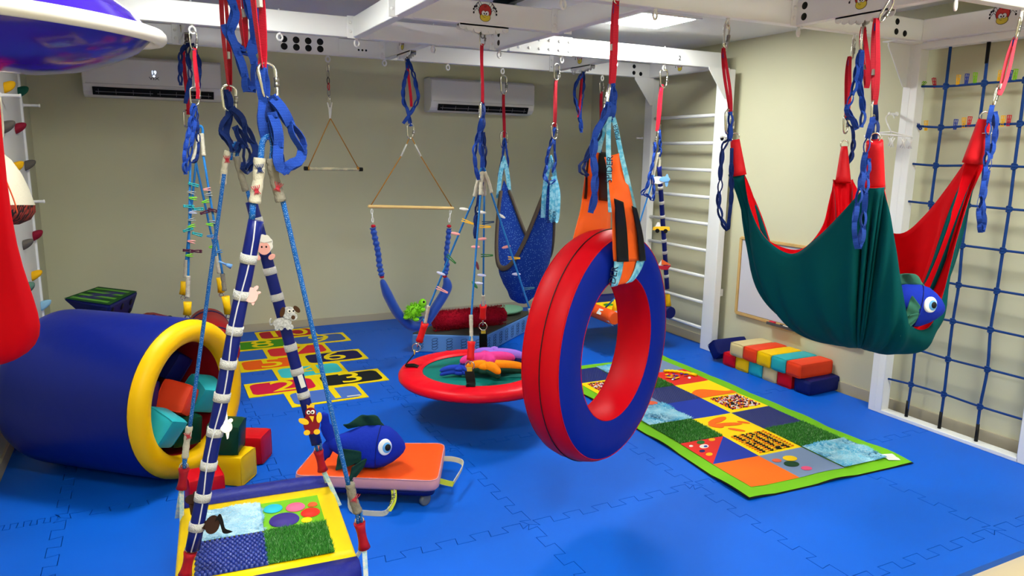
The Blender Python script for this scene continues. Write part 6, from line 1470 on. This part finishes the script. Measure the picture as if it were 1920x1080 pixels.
# ================================================================== NET HAMMOCK near the back
NETC = mat('blue_netting', '#0d348c', .8, pattern='fleck', col2='#5f8cc8', pscale=75, bump=.6, bscale=120); BRN = mat('brown_edge_cloth', '#574c42', .9, bump=.4, bscale=60)
nh = thing('net_hammock', Y(990, 560, 5.16), 'blue net swing hammock with brown padded edges and sky blue straps near the back wall', 'net hammock')
Apt, Bpt = Y(945, 338, 5.55), Y(1032, 338, 4.78)
bot1, bot2 = Y(968, 505, 5.1), Y(990, 568, 5.2)
def rim(s, off, zlow, sh):
    y = Apt.y+(Bpt.y-Apt.y)*s; x = Apt.x+(Bpt.x-Apt.x)*s+off*math.sin(PI*s)**.7; zt_ = Apt.z+(Bpt.z-Apt.z)*s
    return V(x, y, zt_-(zt_-zlow)*(1-abs(2*s-1)**sh))
G = []
for i in range(33):
    s_ = i/32; row = []
    for j in range(13):
        t_ = j/12; off = lerp_f(-.20, .18, t_); zl = lerp_f(bot1.z, bot1.z+.06, t_)-math.sin(PI*t_)*(bot1.z-bot2.z+.02)
        q = rim(s_, off*(1+.25*math.sin(PI*t_)), zl, 2.3); q.x += .01*math.sin(t_*25+s_*5)*math.sin(PI*s_); row.append(q)
    G.append(row)
b = MB(); b.grid(G); b.build('netting', NETC, nh, solid=.004)
for off, zl in ((-.20, bot1.z), (.18, bot1.z+.06)):
    b = MB(); b.tube([rim(.03+.94*i/30, off, zl+.005, 2.3) for i in range(31)], [(.022, .013)]*31, 10); b.build('padded_edge', BRN, nh)
for (a, top_, n_) in ((Apt, Y(945, 300, 5.58), 2), (Bpt, Y(1033, 300, 4.74), 2)):
    for s in (-1, 1):
        b = MB(); b.ribbon(smooth([top_, lerp(top_, a, .6)+V(s*.03, 0, 0), a+V(s*.05, 0, -.10), a+V(s*.045, .02, -.28 if a is Bpt else -.15)], 6), .035, .004, side=(.9, -.4, 0)); b.build('printed_strap', SKY, nh)
    b = MB(); b.tube(smooth([top_+V(-.012, 0, -.02), top_+V(0, 0, .03), top_+V(.012, 0, -.02)], 4), .008, 8); b.build('strap_eye', SKY, nh)
b = MB(); b.ribbon(smooth([Bpt+V(-.015, -.06, .0), Bpt+V(-.02, -.07, -.15), Bpt+V(-.02, -.07, -.27), Bpt+V(.0, -.07, -.30), Bpt+V(.02, -.07, -.27), Bpt+V(.03, -.06, -.1), Bpt+V(.01, -.03, .03)], 5), .042, .004, side=(.9, -.4, 0)); ls = b.build('printed_strap', SKY, nh)
for x, y_ in ((1029, 405), (1038, 408)):
    text('lettering', 'SPIDER', .034, basis(Y(x, y_, 4.70)+V(0, -.012, 0), (0.05, 0, 1), (-.9, .4, 0)), INK2, ls)
for (pa, ya, nm, ps_) in ((None, 5.62, 'left', ((944, 140), (944.5, 178), (945, 258), (945, 244), (945, 280))), (None, 4.70, 'right', ((1044, 118), (1043, 152), (1039, 238), (1039, 229), (1040, 262)))):
    carabiner(Y(*ps_[0], ya), Y(*ps_[1], ya), 'silver carabiner on the beam above the %s strap of the net hammock' % nm, .3, wr=.45)
    sling(Y(*ps_[1], ya)+V(0, 0, .01), Y(*ps_[2], ya)-V(0, 0, 0), 'red sling above the %s side of the blue net hammock' % nm, w=.02, yaw=.4, stitch=False)
    carabiner(Y(*ps_[3], ya), Y(*ps_[4], ya), 'lower silver carabiner on the %s side of the net hammock' % nm, .4)
daisy(LY([(946, 260), (943, 290), (938, 315), (936, 334), (941, 325), (945, 305)], 5.60), 'blue loop strap bunched above the left side of the net hammock', side=.4, w=.017)
daisy(LY([(947, 262), (950, 285), (953, 305), (950, 322)], 5.60), 'thin blue loop strap beside the left strap of the net hammock', side=.9, w=.014)
daisy(LY([(1040, 240), (1033, 268), (1027, 290), (1024, 315), (1020, 330), (1030, 342), (1040, 338)], 4.70), 'blue loop strap bunched above the right side of the net hammock', side=.4, w=.018)
daisy(LY([(1040, 262), (1040, 285), (1042, 305), (1036, 322)], 4.71), 'thin blue loop strap beside the right strap of the net hammock', side=.9, w=.015)
# lone sling on a far ring bolt
carabiner(Y(1128, 152, 5.62), Y(1128, 176, 5.62), 'dull carabiner on the far beam left of the wall bars', .3, wr=.5)
sling(Y(1128, 172, 5.62), Y(1126, 235, 5.62), 'dark red sling on the far beam left of the wall bars', w=.02, yaw=.3, stitch=False)

# ================================================================== RIGHT REAR PLATFORM SWING
rs_ = thing('platform_swing', V(3.66, 5.16, .27), 'orange and blue bolster platform swing seen through and beside the big ring', 'platform swing')
zc = .33
A0 = Z(1110, 590, zc); A1 = Z(1148, 606, zc); dx_ = (A1-A0).normalized()
E0 = V(3.39, 5.52, zc); E1 = V(3.36, 4.86, zc); F0 = V(3.93, 5.50, zc); F1 = V(3.93, 4.86, zc)
b = MB(); b.tube([E0+V(-.0, .06, 0), E0, E1, E1+V(0, -.06, 0)], [.05, .058, .058, .05], 20); tag(b.build('bolster', mat('orange_bolster', '#e0521c', .45), rs_), 'orange bolster')
b = MB(); b.tube([F0+V(-.0, .06, 0), F0, F1, F1+V(0, -.06, 0)], [.05, .058, .058, .05], 20); tag(b.build('bolster', NAVY, rs_), 'navy bolster')
b = MB(); b.tube([E0, F0], .05, 18); b.build('bolster', NAVY, rs_); b = MB(); b.tube([E1, F1], .05, 18); b.build('bolster', mat('grey_lilac_vinyl', '#9c9cb4', .5), rs_)
b = MB(); b.box(((E0.x+F0.x)/2, 5.17, zc+.02), (.5, .6, .04), bev=.01); b.build('deck', mat('platform_yellow', '#f6cf00', .42), rs_)
b = MB(); b.box(((E0.x+F0.x)/2, 5.34, zc+.043), (.42, .2, .006)); b.build('studded_patch', PM['navy'], rs_)
b = MB(); b.box(((E0.x+F0.x)/2+.02, 5.05, zc+.043), (.40, .24, .006)); pt = b.build('dotted_patch', PM['yellow'], rs_)
for k, (qx, qy, r_, m_) in enumerate(((3.5, 5.1, .045, '#3b8c1c'), (3.62, 5.0, .05, '#e2603c'), (3.74, 5.08, .06, '#e2603c'), (3.6, 5.12, .03, '#3b8c1c'))): b = MB(); b.lathe([(r_, 0), (r_, .003), (0, .003)], Matrix.Translation((qx, qy, zc+.046)), 18); b.build('disc', mat('disc_'+m_, m_, .7), pt)
b = MB(); b.ribbon([E1+V(-.028, .1, .05), E1+V(-.058, .1, .01)], .06, .003, side=(0, 1, 0)); b.build('care_label', _M['white_label'], rs_)
def rleg(top, P0, P1, cuffm, corner, tube=False, bands=()):
    e = Y(*P1[:2], P1[2]); s0 = Y(*P0[:2], P0[2])
    if tube: return striped(rs_, s0, e, .021, bands, piping=False)
    rope(rs_, [s0, e], .0062, ROPEF)
rleg(None, (1222, 345, 4.70), (1156, 556, 4.9), None, None)
rt_ = Y(1126, 290, 5.62)
for e_ in (E0, F0): rope(rs_, [rt_, e_+V(0, -.1, .05)], .0062, ROPEF)
daisy([Y(1126, 228, 5.62), rt_], 'blue loop strap under the dark red sling left of the wall bars', w=.018)
cr_ = E1+V(.02, .12, .05); rope(rs_, [Y(1156, 556, 4.9), cr_], .0062, ROPEF)
S0_, S1_ = Y(1236, 312, 4.70), Y(1251, 541, 4.83)
striped(rs_, S0_, S1_, .021, [frac(S0_, S1_, y) for y in (352, 380, 406, 451, 473, 517)], piping=False)
sleeve(rs_, LY([(1234, 287), (1229, 310), (1223, 345)], 4.70), .011, BEIGE); sleeve(rs_, LY([(1235, 286), (1237, 300), (1236, 315)], 4.70), .011, BEIGE)
for (x0, y0_, x1, y1_, yy, cnr) in ((1252, 552, 1253, 573, 4.84, F1), (1155, 562, 1153, 583, 4.88, E1)):
    a_, c_ = Y(x0, y0_, yy), Y(x1, y1_, yy); b = MB(); b.tube([a_, lerp(a_, c_, .5), c_], [.018, .022, .026], 12); b.build('cuff', YELC, rs_)
    for s in (-1, 1): b = MB(); b.ribbon(smooth([c_+V(0, 0, .01), lerp(c_, cnr, .6)+V(-.03, s*.02, -.02), cnr+V(-.05, s*.03, -.02), cnr+V(.0, s*.03, -.065)], 4), .028, .003, side=(0, 1, 0)); b.build('corner_webbing', WEBPR, rs_)
carabiner(Y(1245, 128, 4.70), Y(1244, 166, 4.70), 'silver carabiner on the beam in front of the wall bars', .2, wr=.6)
sling(Y(1242, 158, 4.70), Y(1231, 246, 4.70), 'red sling in front of the wall bars', w=.02, yaw=.5, bow=.014)
carabiner(Y(1234, 243, 4.70), Y(1229, 275, 4.70), 'silver carabiner seen edge on in front of the wall bars', 1.0)
daisy(LY([(1237, 245), (1238, 270), (1237, 292)], 4.69), 'short blue loop strap in front of the wall bars', side=.5, w=.017)
daisy(LY([(1228, 268), (1226, 295), (1219, 325), (1213, 350), (1203, 363), (1214, 366), (1224, 374), (1226, 350), (1222, 330)], 4.68), 'blue loop strap hanging left of the padded tube in front of the wall bars', side=.5, w=.018)
FSK = mat('felt_light_blue', '#6fa4d8', .9)
p, M = facing(1238, 338, S0_.y-.04, 1.0); t = thing('felt_plane', p, 'pale blue and white felt aeroplane on the padded tube by the wall bars', 'felt toy')
felt(t, oval(-4, 0, 13, 7), FELTW, 'body', M, .02, -.01); felt(t, oval(8, 2, 10, 5), FSK, 'nose', M, .02, -.004); felt(t, oval(12, 0, 3.5, 12), FSK, 'wing', M, .008, .004); felt(t, oval(-14, 4, 4, 6), FSK, 'tail', M, .008, .0); felt(t, oval(-12, -4, 3, 4), FELTW, 'tail', M, .008, .006)
p, M = facing(1240, 428, lerp(S0_, S1_, .5).y-.045, 1.0); t = thing('felt_car', p, 'yellow felt car with black wheels on the padded tube by the wall bars', 'felt toy')
felt(t, [(-16, -4), (-15, 2), (-8, 3), (-5, 3), (4, 4), (15, 3), (16, -4)], FYL, 'body', M, .02, -.008); felt(t, [(-12, 2), (-8, 11), (-4, 11), (-1, 2)], FELTW, 'cab', M, .016, -.006)
for x in (-7, 8): felt(t, oval(x, -5, 4, 4), FBK, 'wheel', M, .006, .01)
p, M = facing(1246, 497, lerp(S0_, S1_, .8).y-.045, 1.0); t = thing('felt_boat', p, 'red and orange felt sailboat on the padded tube by the wall bars', 'felt toy')
felt(t, [(-13, -2), (12, 0), (6, -9), (-6, -9)], mat('felt_red', '#a01a2c', .9), 'hull', M, .016, -.004); felt(t, [(-5, 0), (-6, 11), (12, 1)], mat('felt_orange', '#e0622c', .9), 'sail', M, .010, .0); felt(t, [(-12, -1), (-6, 10), (-6, -1)], FELTW, 'jib', M, .008, .0)

# ================================================================== LEFT REAR ROLLER SWING
rw = thing('roller_swing', V(.42, 5.1, .3), 'red bolster roller swing with a navy stripe on blue ropes behind the barrel', 'roller swing')
cz_ = Y(395, 626, 4.8); zr = .40; xr = .335
RS = mat('roller_red', '#a81a20', .5, bump=.08, bscale=20)
b = MB(); b.tube([V(xr, 4.72, zr), V(xr, 4.74, zr), V(xr, 5.46, zr), V(xr, 5.48, zr)], [.11, .135, .135, .11], 32); b.build('bolster', RS, rw)
for y in (4.84, 5.36): b = MB(); b.tube([V(xr, y-.02, zr), V(xr, y+.02, zr)], .1365, 32); tag(b.build('stripe', NAVY, rw), 'navy stripe')
LG_ = [((357, 298), (353, 517), (352, 558), (351, 590), 4.70, BEIGE, YELC, 1), ((381, 290), (417, 513), (421, 545), (428, 588), 4.70, BEIGED, YELC, 1), ((368, 300), (349, 487), (347, 520), (343, 552), 5.30, BEIGE, YELC, 0), ((367, 303), (405, 480), (411, 512), (415, 548), 5.30, BEIGE, YELC, 0)]
for (a_, c_, d_, e_, yy, sm_, cm_, fr_) in LG_:
    rope(rw, LY([a_, c_, d_], yy), .0068 if fr_ else .0075, ROPEF); sleeve(rw, LY([c_, ((c_[0]+d_[0])/2, (c_[1]+d_[1])/2), d_], yy), .013, sm_)
    a2 = Y(*e_, yy); a1 = Y(d_[0]+(e_[0]-d_[0])*.25, d_[1]+(e_[1]-d_[1])*.25, yy); b = MB(); b.tube([a1, lerp(a1, a2, .5), a2], [.024, .021, .024], 12); b.build('cuff', cm_, rw)
    b = MB(); b.torus(.014, .004, basis(a2+V(0, 0, -.018), (.9, -.4, 0), (0, 0, 1)), 14, 6); b.build('shackle', STEEL, rw)
    s_ = -1 if a2.x < xr else 1; b = MB(); b.ribbon(smooth([a2+V(0, 0, -.03), V(xr+s_*.12, a2.y+.05, zr+.1), V(xr+s_*.134, a2.y+.06, zr), V(xr+s_*.1, a2.y+.06, zr-.10)], 4), .03, .003, side=(0, 1, 0)); b.build('webbing', WEBPR, rw)
sleeve(rw, LY([(370, 252), (370, 275), (360, 305)], 4.70), .012, BEIGE); sleeve(rw, LY([(378, 250), (380, 270), (382, 292)], 4.70), .012, BEIGE)
b = MB(); b.tube(smooth(LY([(369, 262), (372, 242), (376, 236), (380, 243), (380, 262)], 4.70), 4), .007, 8); b.build('rope_eye', ROPEF, rw)
carabiner(Y(361, 56, 4.70), Y(364, 95, 4.70), 'silver carabiner on the front beam above the roller swing', .3, wr=.4)
sling(Y(365, 90, 4.70), Y(371, 185, 4.70), 'bright red sling in front above the roller swing', w=.02, yaw=.3, tagat=.72)
carabiner(Y(366, 162, 4.70), Y(365, 199, 4.70), 'silver carabiner low in front above the roller swing', .3)
daisy(LY([(363, 196), (359, 225), (352, 255), (346, 290), (348, 325)], 4.67), 'bright blue loop strap bunch above the roller swing, left strand', w=.02, side=.3, m=NAVYWEB)
daisy(LY([(366, 200), (365, 230), (361, 260), (356, 290), (352, 318)], 4.68), 'bright blue loop strap bunch above the roller swing, middle strand', w=.02, side=.5)
daisy(LY([(368, 205), (370, 240), (372, 270), (369, 298), (360, 304)], 4.69), 'blue loop strap bunch above the roller swing, right strand', w=.016, side=.7, m=DARKWEB)
daisy([V(.31, 5.16, ZB-.05)]+LY([(341, 95), (338, 125), (339, 158)], 5.16), 'dark blue loop strap end hanging left behind the front sling', w=.022, side=.2, m=DARKWEB)
daisy([V(.32, 5.16, ZB-.05)]+LY([(352, 100), (357, 140), (352, 170), (348, 192)], 5.16), 'dark blue loop strap hanging behind the front sling, middle strand', w=.022, side=.2, m=DARKWEB)
daisy([V(.33, 5.16, ZB-.05)]+LY([(366, 95), (374, 120), (373, 150), (371, 170)], 5.16), 'dark blue loop strap hanging behind the front sling, right strand', w=.020, side=.4, m=DARKWEB)
sling(V(.30, YBK, ZB-.04), Y(353, 215, 5.6), 'dark red sling behind above the roller swing', w=.022, yaw=.3)
carabiner(Y(350, 205, 5.6), Y(350, 240, 5.6), 'silver carabiner behind above the roller swing', .9)
PCC = {'teal': '#2a9aa0', 'grey': '#8c9498', 'lime': '#7ac832', 'plum': '#4e1a34', 'pink': '#e08a8c', 'blue': '#3c78b4', 'lilac': '#a8b4d8'}
ky = [(362, 346, 'teal'), (359, 361, 'grey'), (362, 372, 'lime'), (353, 387, 'teal'), (371, 392, 'teal'), (362, 398, 'lilac'), (359, 412, 'grey'), (359, 424, 'lime'), (352, 431, 'teal'), (369, 439, 'teal'), (359, 453, 'pink'), (352, 470, 'plum'), (368, 471, 'plum'), (355, 479, 'lime'),
      (388, 355, 'pink'), (391, 365, 'grey'), (385, 378, 'lime'), (384, 398, 'plum'), (399, 394, 'plum'), (399, 416, 'grey'), (394, 421, 'lime'), (395, 443, 'blue'), (403, 446, 'pink'), (399, 463, 'lime'), (410, 472, 'blue')]
hgt = ['topmost', 'second', 'third', 'fourth', 'fifth', 'sixth', 'seventh', 'eighth', 'ninth', 'tenth', 'eleventh', 'twelfth', 'thirteenth', 'lowest']
for k, (px, py, c) in enumerate(ky):
    side_ = 'left' if k < 14 else 'right'; kk = k if k < 14 else k-14; hh = hgt[kk] if kk < (13 if k < 14 else 10) else 'lowest'
    p, M = facing(px, py, 4.69, 1.0); M = Matrix.Translation(p) @ M.to_3x3().normalized().to_4x4() @ Matrix.Rotation(((k*37) % 9-4)*.08, 4, 'Z')
    t = thing('clothes_peg', p, '%s peg, %s on the %s rope pair behind the barrel' % (c, hh, side_), 'clothes peg', 'pegs on the roller swing ropes')
    for s in (-1, 1):
        b = MB(); b.ball((0, s*.005, 0), (.024, .004, .010), M @ Matrix.Rotation(s*.12, 4, 'Z') , 14, 8)
        if c in ('teal', 'plum'): b.ball((.024, s*.005, 0), (.010, .006, .011), M, 8, 6); b.ball((-.02, s*.004, 0), (.009, .005, .010), M, 8, 6)
        b.build('half', mat('peg_'+c, PCC[c], .4), t)
t = thing('hair_brush', Y(423, 497, 4.66), 'small pale blue brush clipped to the right rope behind the barrel', 'brush')
b = MB(); b.tube(LY([(410, 490), (424, 496)], 4.66), .006, 8); b.build('handle', mat('peg_lightblue', '#6fa0d8', .5), t); b = MB(); b.tube(LY([(424, 496), (434, 500)], 4.66), [.009, .016], 10); b.build('bristles', mat('peg_lightblue', '#6fa0d8', .5), t)

# ================================================================== PURPLE SAUCER, top left
PUR = mat('purple_gloss_plastic', '#2a1084', .14, spec=.6, var=.1, vscale=3); sc_ = Y(2, 38, 1.8)
sa = thing('saucer_swing', sc_-V(0, 0, .1), 'glossy purple saucer with a thick white rim hanging at the top left corner', 'saucer swing')
Ms_ = Matrix.Translation(sc_) @ Matrix.Rotation(.04, 4, 'X') @ Matrix.Rotation(.05, 4, 'Y'); Rs = .285
b = MB(); b.lathe([(0, -.10), (.06, -.098), (.13, -.085), (.19, -.062), (.24, -.034), (Rs-.02, -.006)], Ms_, 64); b.build('lower_dome', PUR, sa)
b = MB(); b.lathe([(0, .12), (.06, .118), (.13, .10), (.19, .072), (.24, .04), (Rs-.02, .008)], Ms_, 64); b.build('upper_dome', PUR, sa)
b = MB(); b.torus(Rs-.004, .0155, Ms_, 80, 12); tag(b.build('rim', mat('rim_white_gloss', '#cfcbc8', .2), sa), 'thick white rim')
b = MB(); b.tube([sc_+V(0, 0, .11), V(sc_.x, sc_.y, ZC)], .008, 8); b.build('rope', ROPE, sa)

# ================================================================== TOTE BAG on the climbing panel
tb = thing('tote_bag', X(15, 420, -.60), 'cream cloth tote bag with a black flower print bottom hanging on the climbing panel', 'bag')
CRM = mat('cream_canvas', '#cfc6ae', .9, bump=.3, bscale=60); FLW = mat('flower_print', '#14100f', .8, pattern='cell', col2='#a83828', pscale=38)
def bag_ring(pl, pr_, py, dpt):
    a_, c_ = X(pl, py, -.61), X(pr_, py, -.61); return a_, c_, dpt
G = []
for (pl, pr_, py, dpt) in ((-45, 2, 285, .02), (-52, 16, 300, .05), (-58, 30, 325, .08), (-60, 42, 355, .10), (-60, 52, 385, .11), (-55, 55, 398, .10), (-45, 50, 412, .075), (-25, 34, 421, .03)):
    a_, c_ = X(pl, py, -.60), X(pr_, py, -.60); m_ = (a_+c_)/2; r_ = (c_-a_)/2; G.append([m_+r_*math.cos(q)+V(1, 0, 0)*(dpt*.8*math.sin(q)) for q in [2*PI*i/24 for i in range(24)]])
b = MB(); b.grid(G[:5], closed_v=True); b.build('canvas_body', CRM, tb)
b = MB(); R = b.grid([[q+ (q-sum((w for w in row), Vector())/24)*.01 for q in row] for row in G[4:]], closed_v=True); b.quad(R[-1]); tag(b.build('printed_bottom', FLW, tb), 'black bottom with a coloured flower print')
b = MB(); b.ribbon(smooth([X(2, 318, -.49), X(14, 345, -.485), X(27, 378, -.485), X(32, 398, -.50)], 4), .012, .002, side=(0, 1, .4)); tag(b.build('trim', mat('orange_cord', '#e2501c', .7), tb), 'orange trim')
b = MB(); b.grid([[X(-30+i*8, 378+j*9+3*math.sin(i), -.475-abs(i-3)*.004) for i in range(7)] for j in range(3)]); tag(b.build('side_patch', mat('royal_blue_cloth', '#12389c', .8), tb), 'blue patch')
b = MB(); b.tube(smooth([X(-20, 290, -.60), X(5, 255, -.66), X(0, 182, PXW+.05)], 5), .006, 8); b.build('handle', CRM, tb)
# ================================================================== RED CLOTH at the left edge
rc = thing('cloth_swing', Y(-10, 680, 2.7), 'bright red stretchy cloth swing hanging at the left picture edge', 'cloth swing')
b = MB(); G = []
for (px, py, r_) in ((-30, -60, .02), (-28, 150, .03), (-25, 350, .05), (-24, 470, .075), (-22, 540, .105), (-20, 600, .13), (-18, 640, .135), (-16, 670, .10), (-14, 684, .04)):
    c_ = Y(px, py, 2.72); G.append([c_+V(math.cos(q)*r_*(1+.05*math.sin(5*q)), math.sin(q)*r_*.8, 0) for q in [2*PI*i/28 for i in range(28)]])
R = b.grid(G, closed_v=True); b.quad(R[-1]); b.build('cloth', REDC, rc, sub=1)
b = MB(); b.tube([Y(-30, -60, 2.72), V(Y(-30, -60, 2.72).x, 2.95, ZB)], .008, 8); b.build('strap', REDWEB, rc)
# ================================================================== WHITE CLIP RACK by the net post
ck = thing('clip_hanger', X(1680, 275, 4.13), 'white plastic sock hanger with dangling clips on the net frame post', 'clip hanger')
hp = X(1673, 214, 4.18); b = MB(); b.lathe([(.013, 0), (.013, .008), (.008, .01), (.008, .07), (.011, .073), (0, .075)], T(X(1682, 214, 4.222), ry=-PI/2), 10); b.build('peg', WHITE2, ck)
ctr_ = X(1672, 250, 4.13)
b = MB(); b.tube(smooth([X(1664, 233, 4.13), X(1661, 222, 4.14), X(1666, 215, 4.15), X(1674, 216, 4.16), X(1677, 222, 4.16)], 5), .0035, 8); b.tube([X(1664, 232, 4.13), ctr_], .004, 8); b.build('hook', WHITE2, ck)
fr0, fr1 = X(1628, 250, 4.13), X(1711, 258, 4.13)
b = MB(); P = []
for i in range(28):
    q = 2*PI*i/28; m_ = (fr0+fr1)/2+V(-.01, 0, 0); P.append(m_+(fr1-fr0)/2*math.cos(q)+V(.05*math.sin(q), 0, .004))
b.tube(P, .004, 6, closed=True); b.tube([fr0, ctr_+V(0, 0, .01), fr1], .0035, 6); b.build('oval_frame', WHITE2, ck)
for i in range(11):
    q = 2*PI*i/11; m_ = (fr0+fr1)/2+V(-.01, 0, 0)+(fr1-fr0)/2*math.cos(q)+V(.05*math.sin(q), 0, -.0)
    b = MB(); b.tube([m_, m_+V(0, 0, -.014)], .0018, 5)
    for s in (-1, 1): b.tube([m_+V(0, s*.014, -.012), m_+V(0, 0, -.036), m_+V(0, s*.010, -.066)], [.0038, .0045, .0038], 6)
    b.build('clip', WHITE2, ck)
# ================================================================== CEILING FAN above the middle bay
fp = Z(946, 12, 2.50); fn_ = thing('ceiling_fan', fp, 'dark ceiling fan partly hidden above the white spider beam', 'fan')
b = MB(); b.lathe([(0, -.035), (.05, -.03), (.075, 0), (.07, .03), (.03, .05), (.03, ZC-2.50)], Matrix.Translation(fp), 24); b.build('hub', mat('dark_teal_plastic', '#0c1a1c', .4), fn_)
for k in range(3):
    a = k*2*PI/3+.5; d = V(math.cos(a), math.sin(a), 0); b = MB(); b.ribbon([fp+d*.07, fp+d*.16, fp+d*.26], [.03, .06, .05], .005, side=(-d.y, d.x, .15)); b.build('blade', _M['dark_teal_plastic'], fn_)
b = MB(); b.tube([fp+V(0, 0, -.03), fp+V(0, 0, -.055)], .01, 8); b.build('cap', WHITE2, fn_)
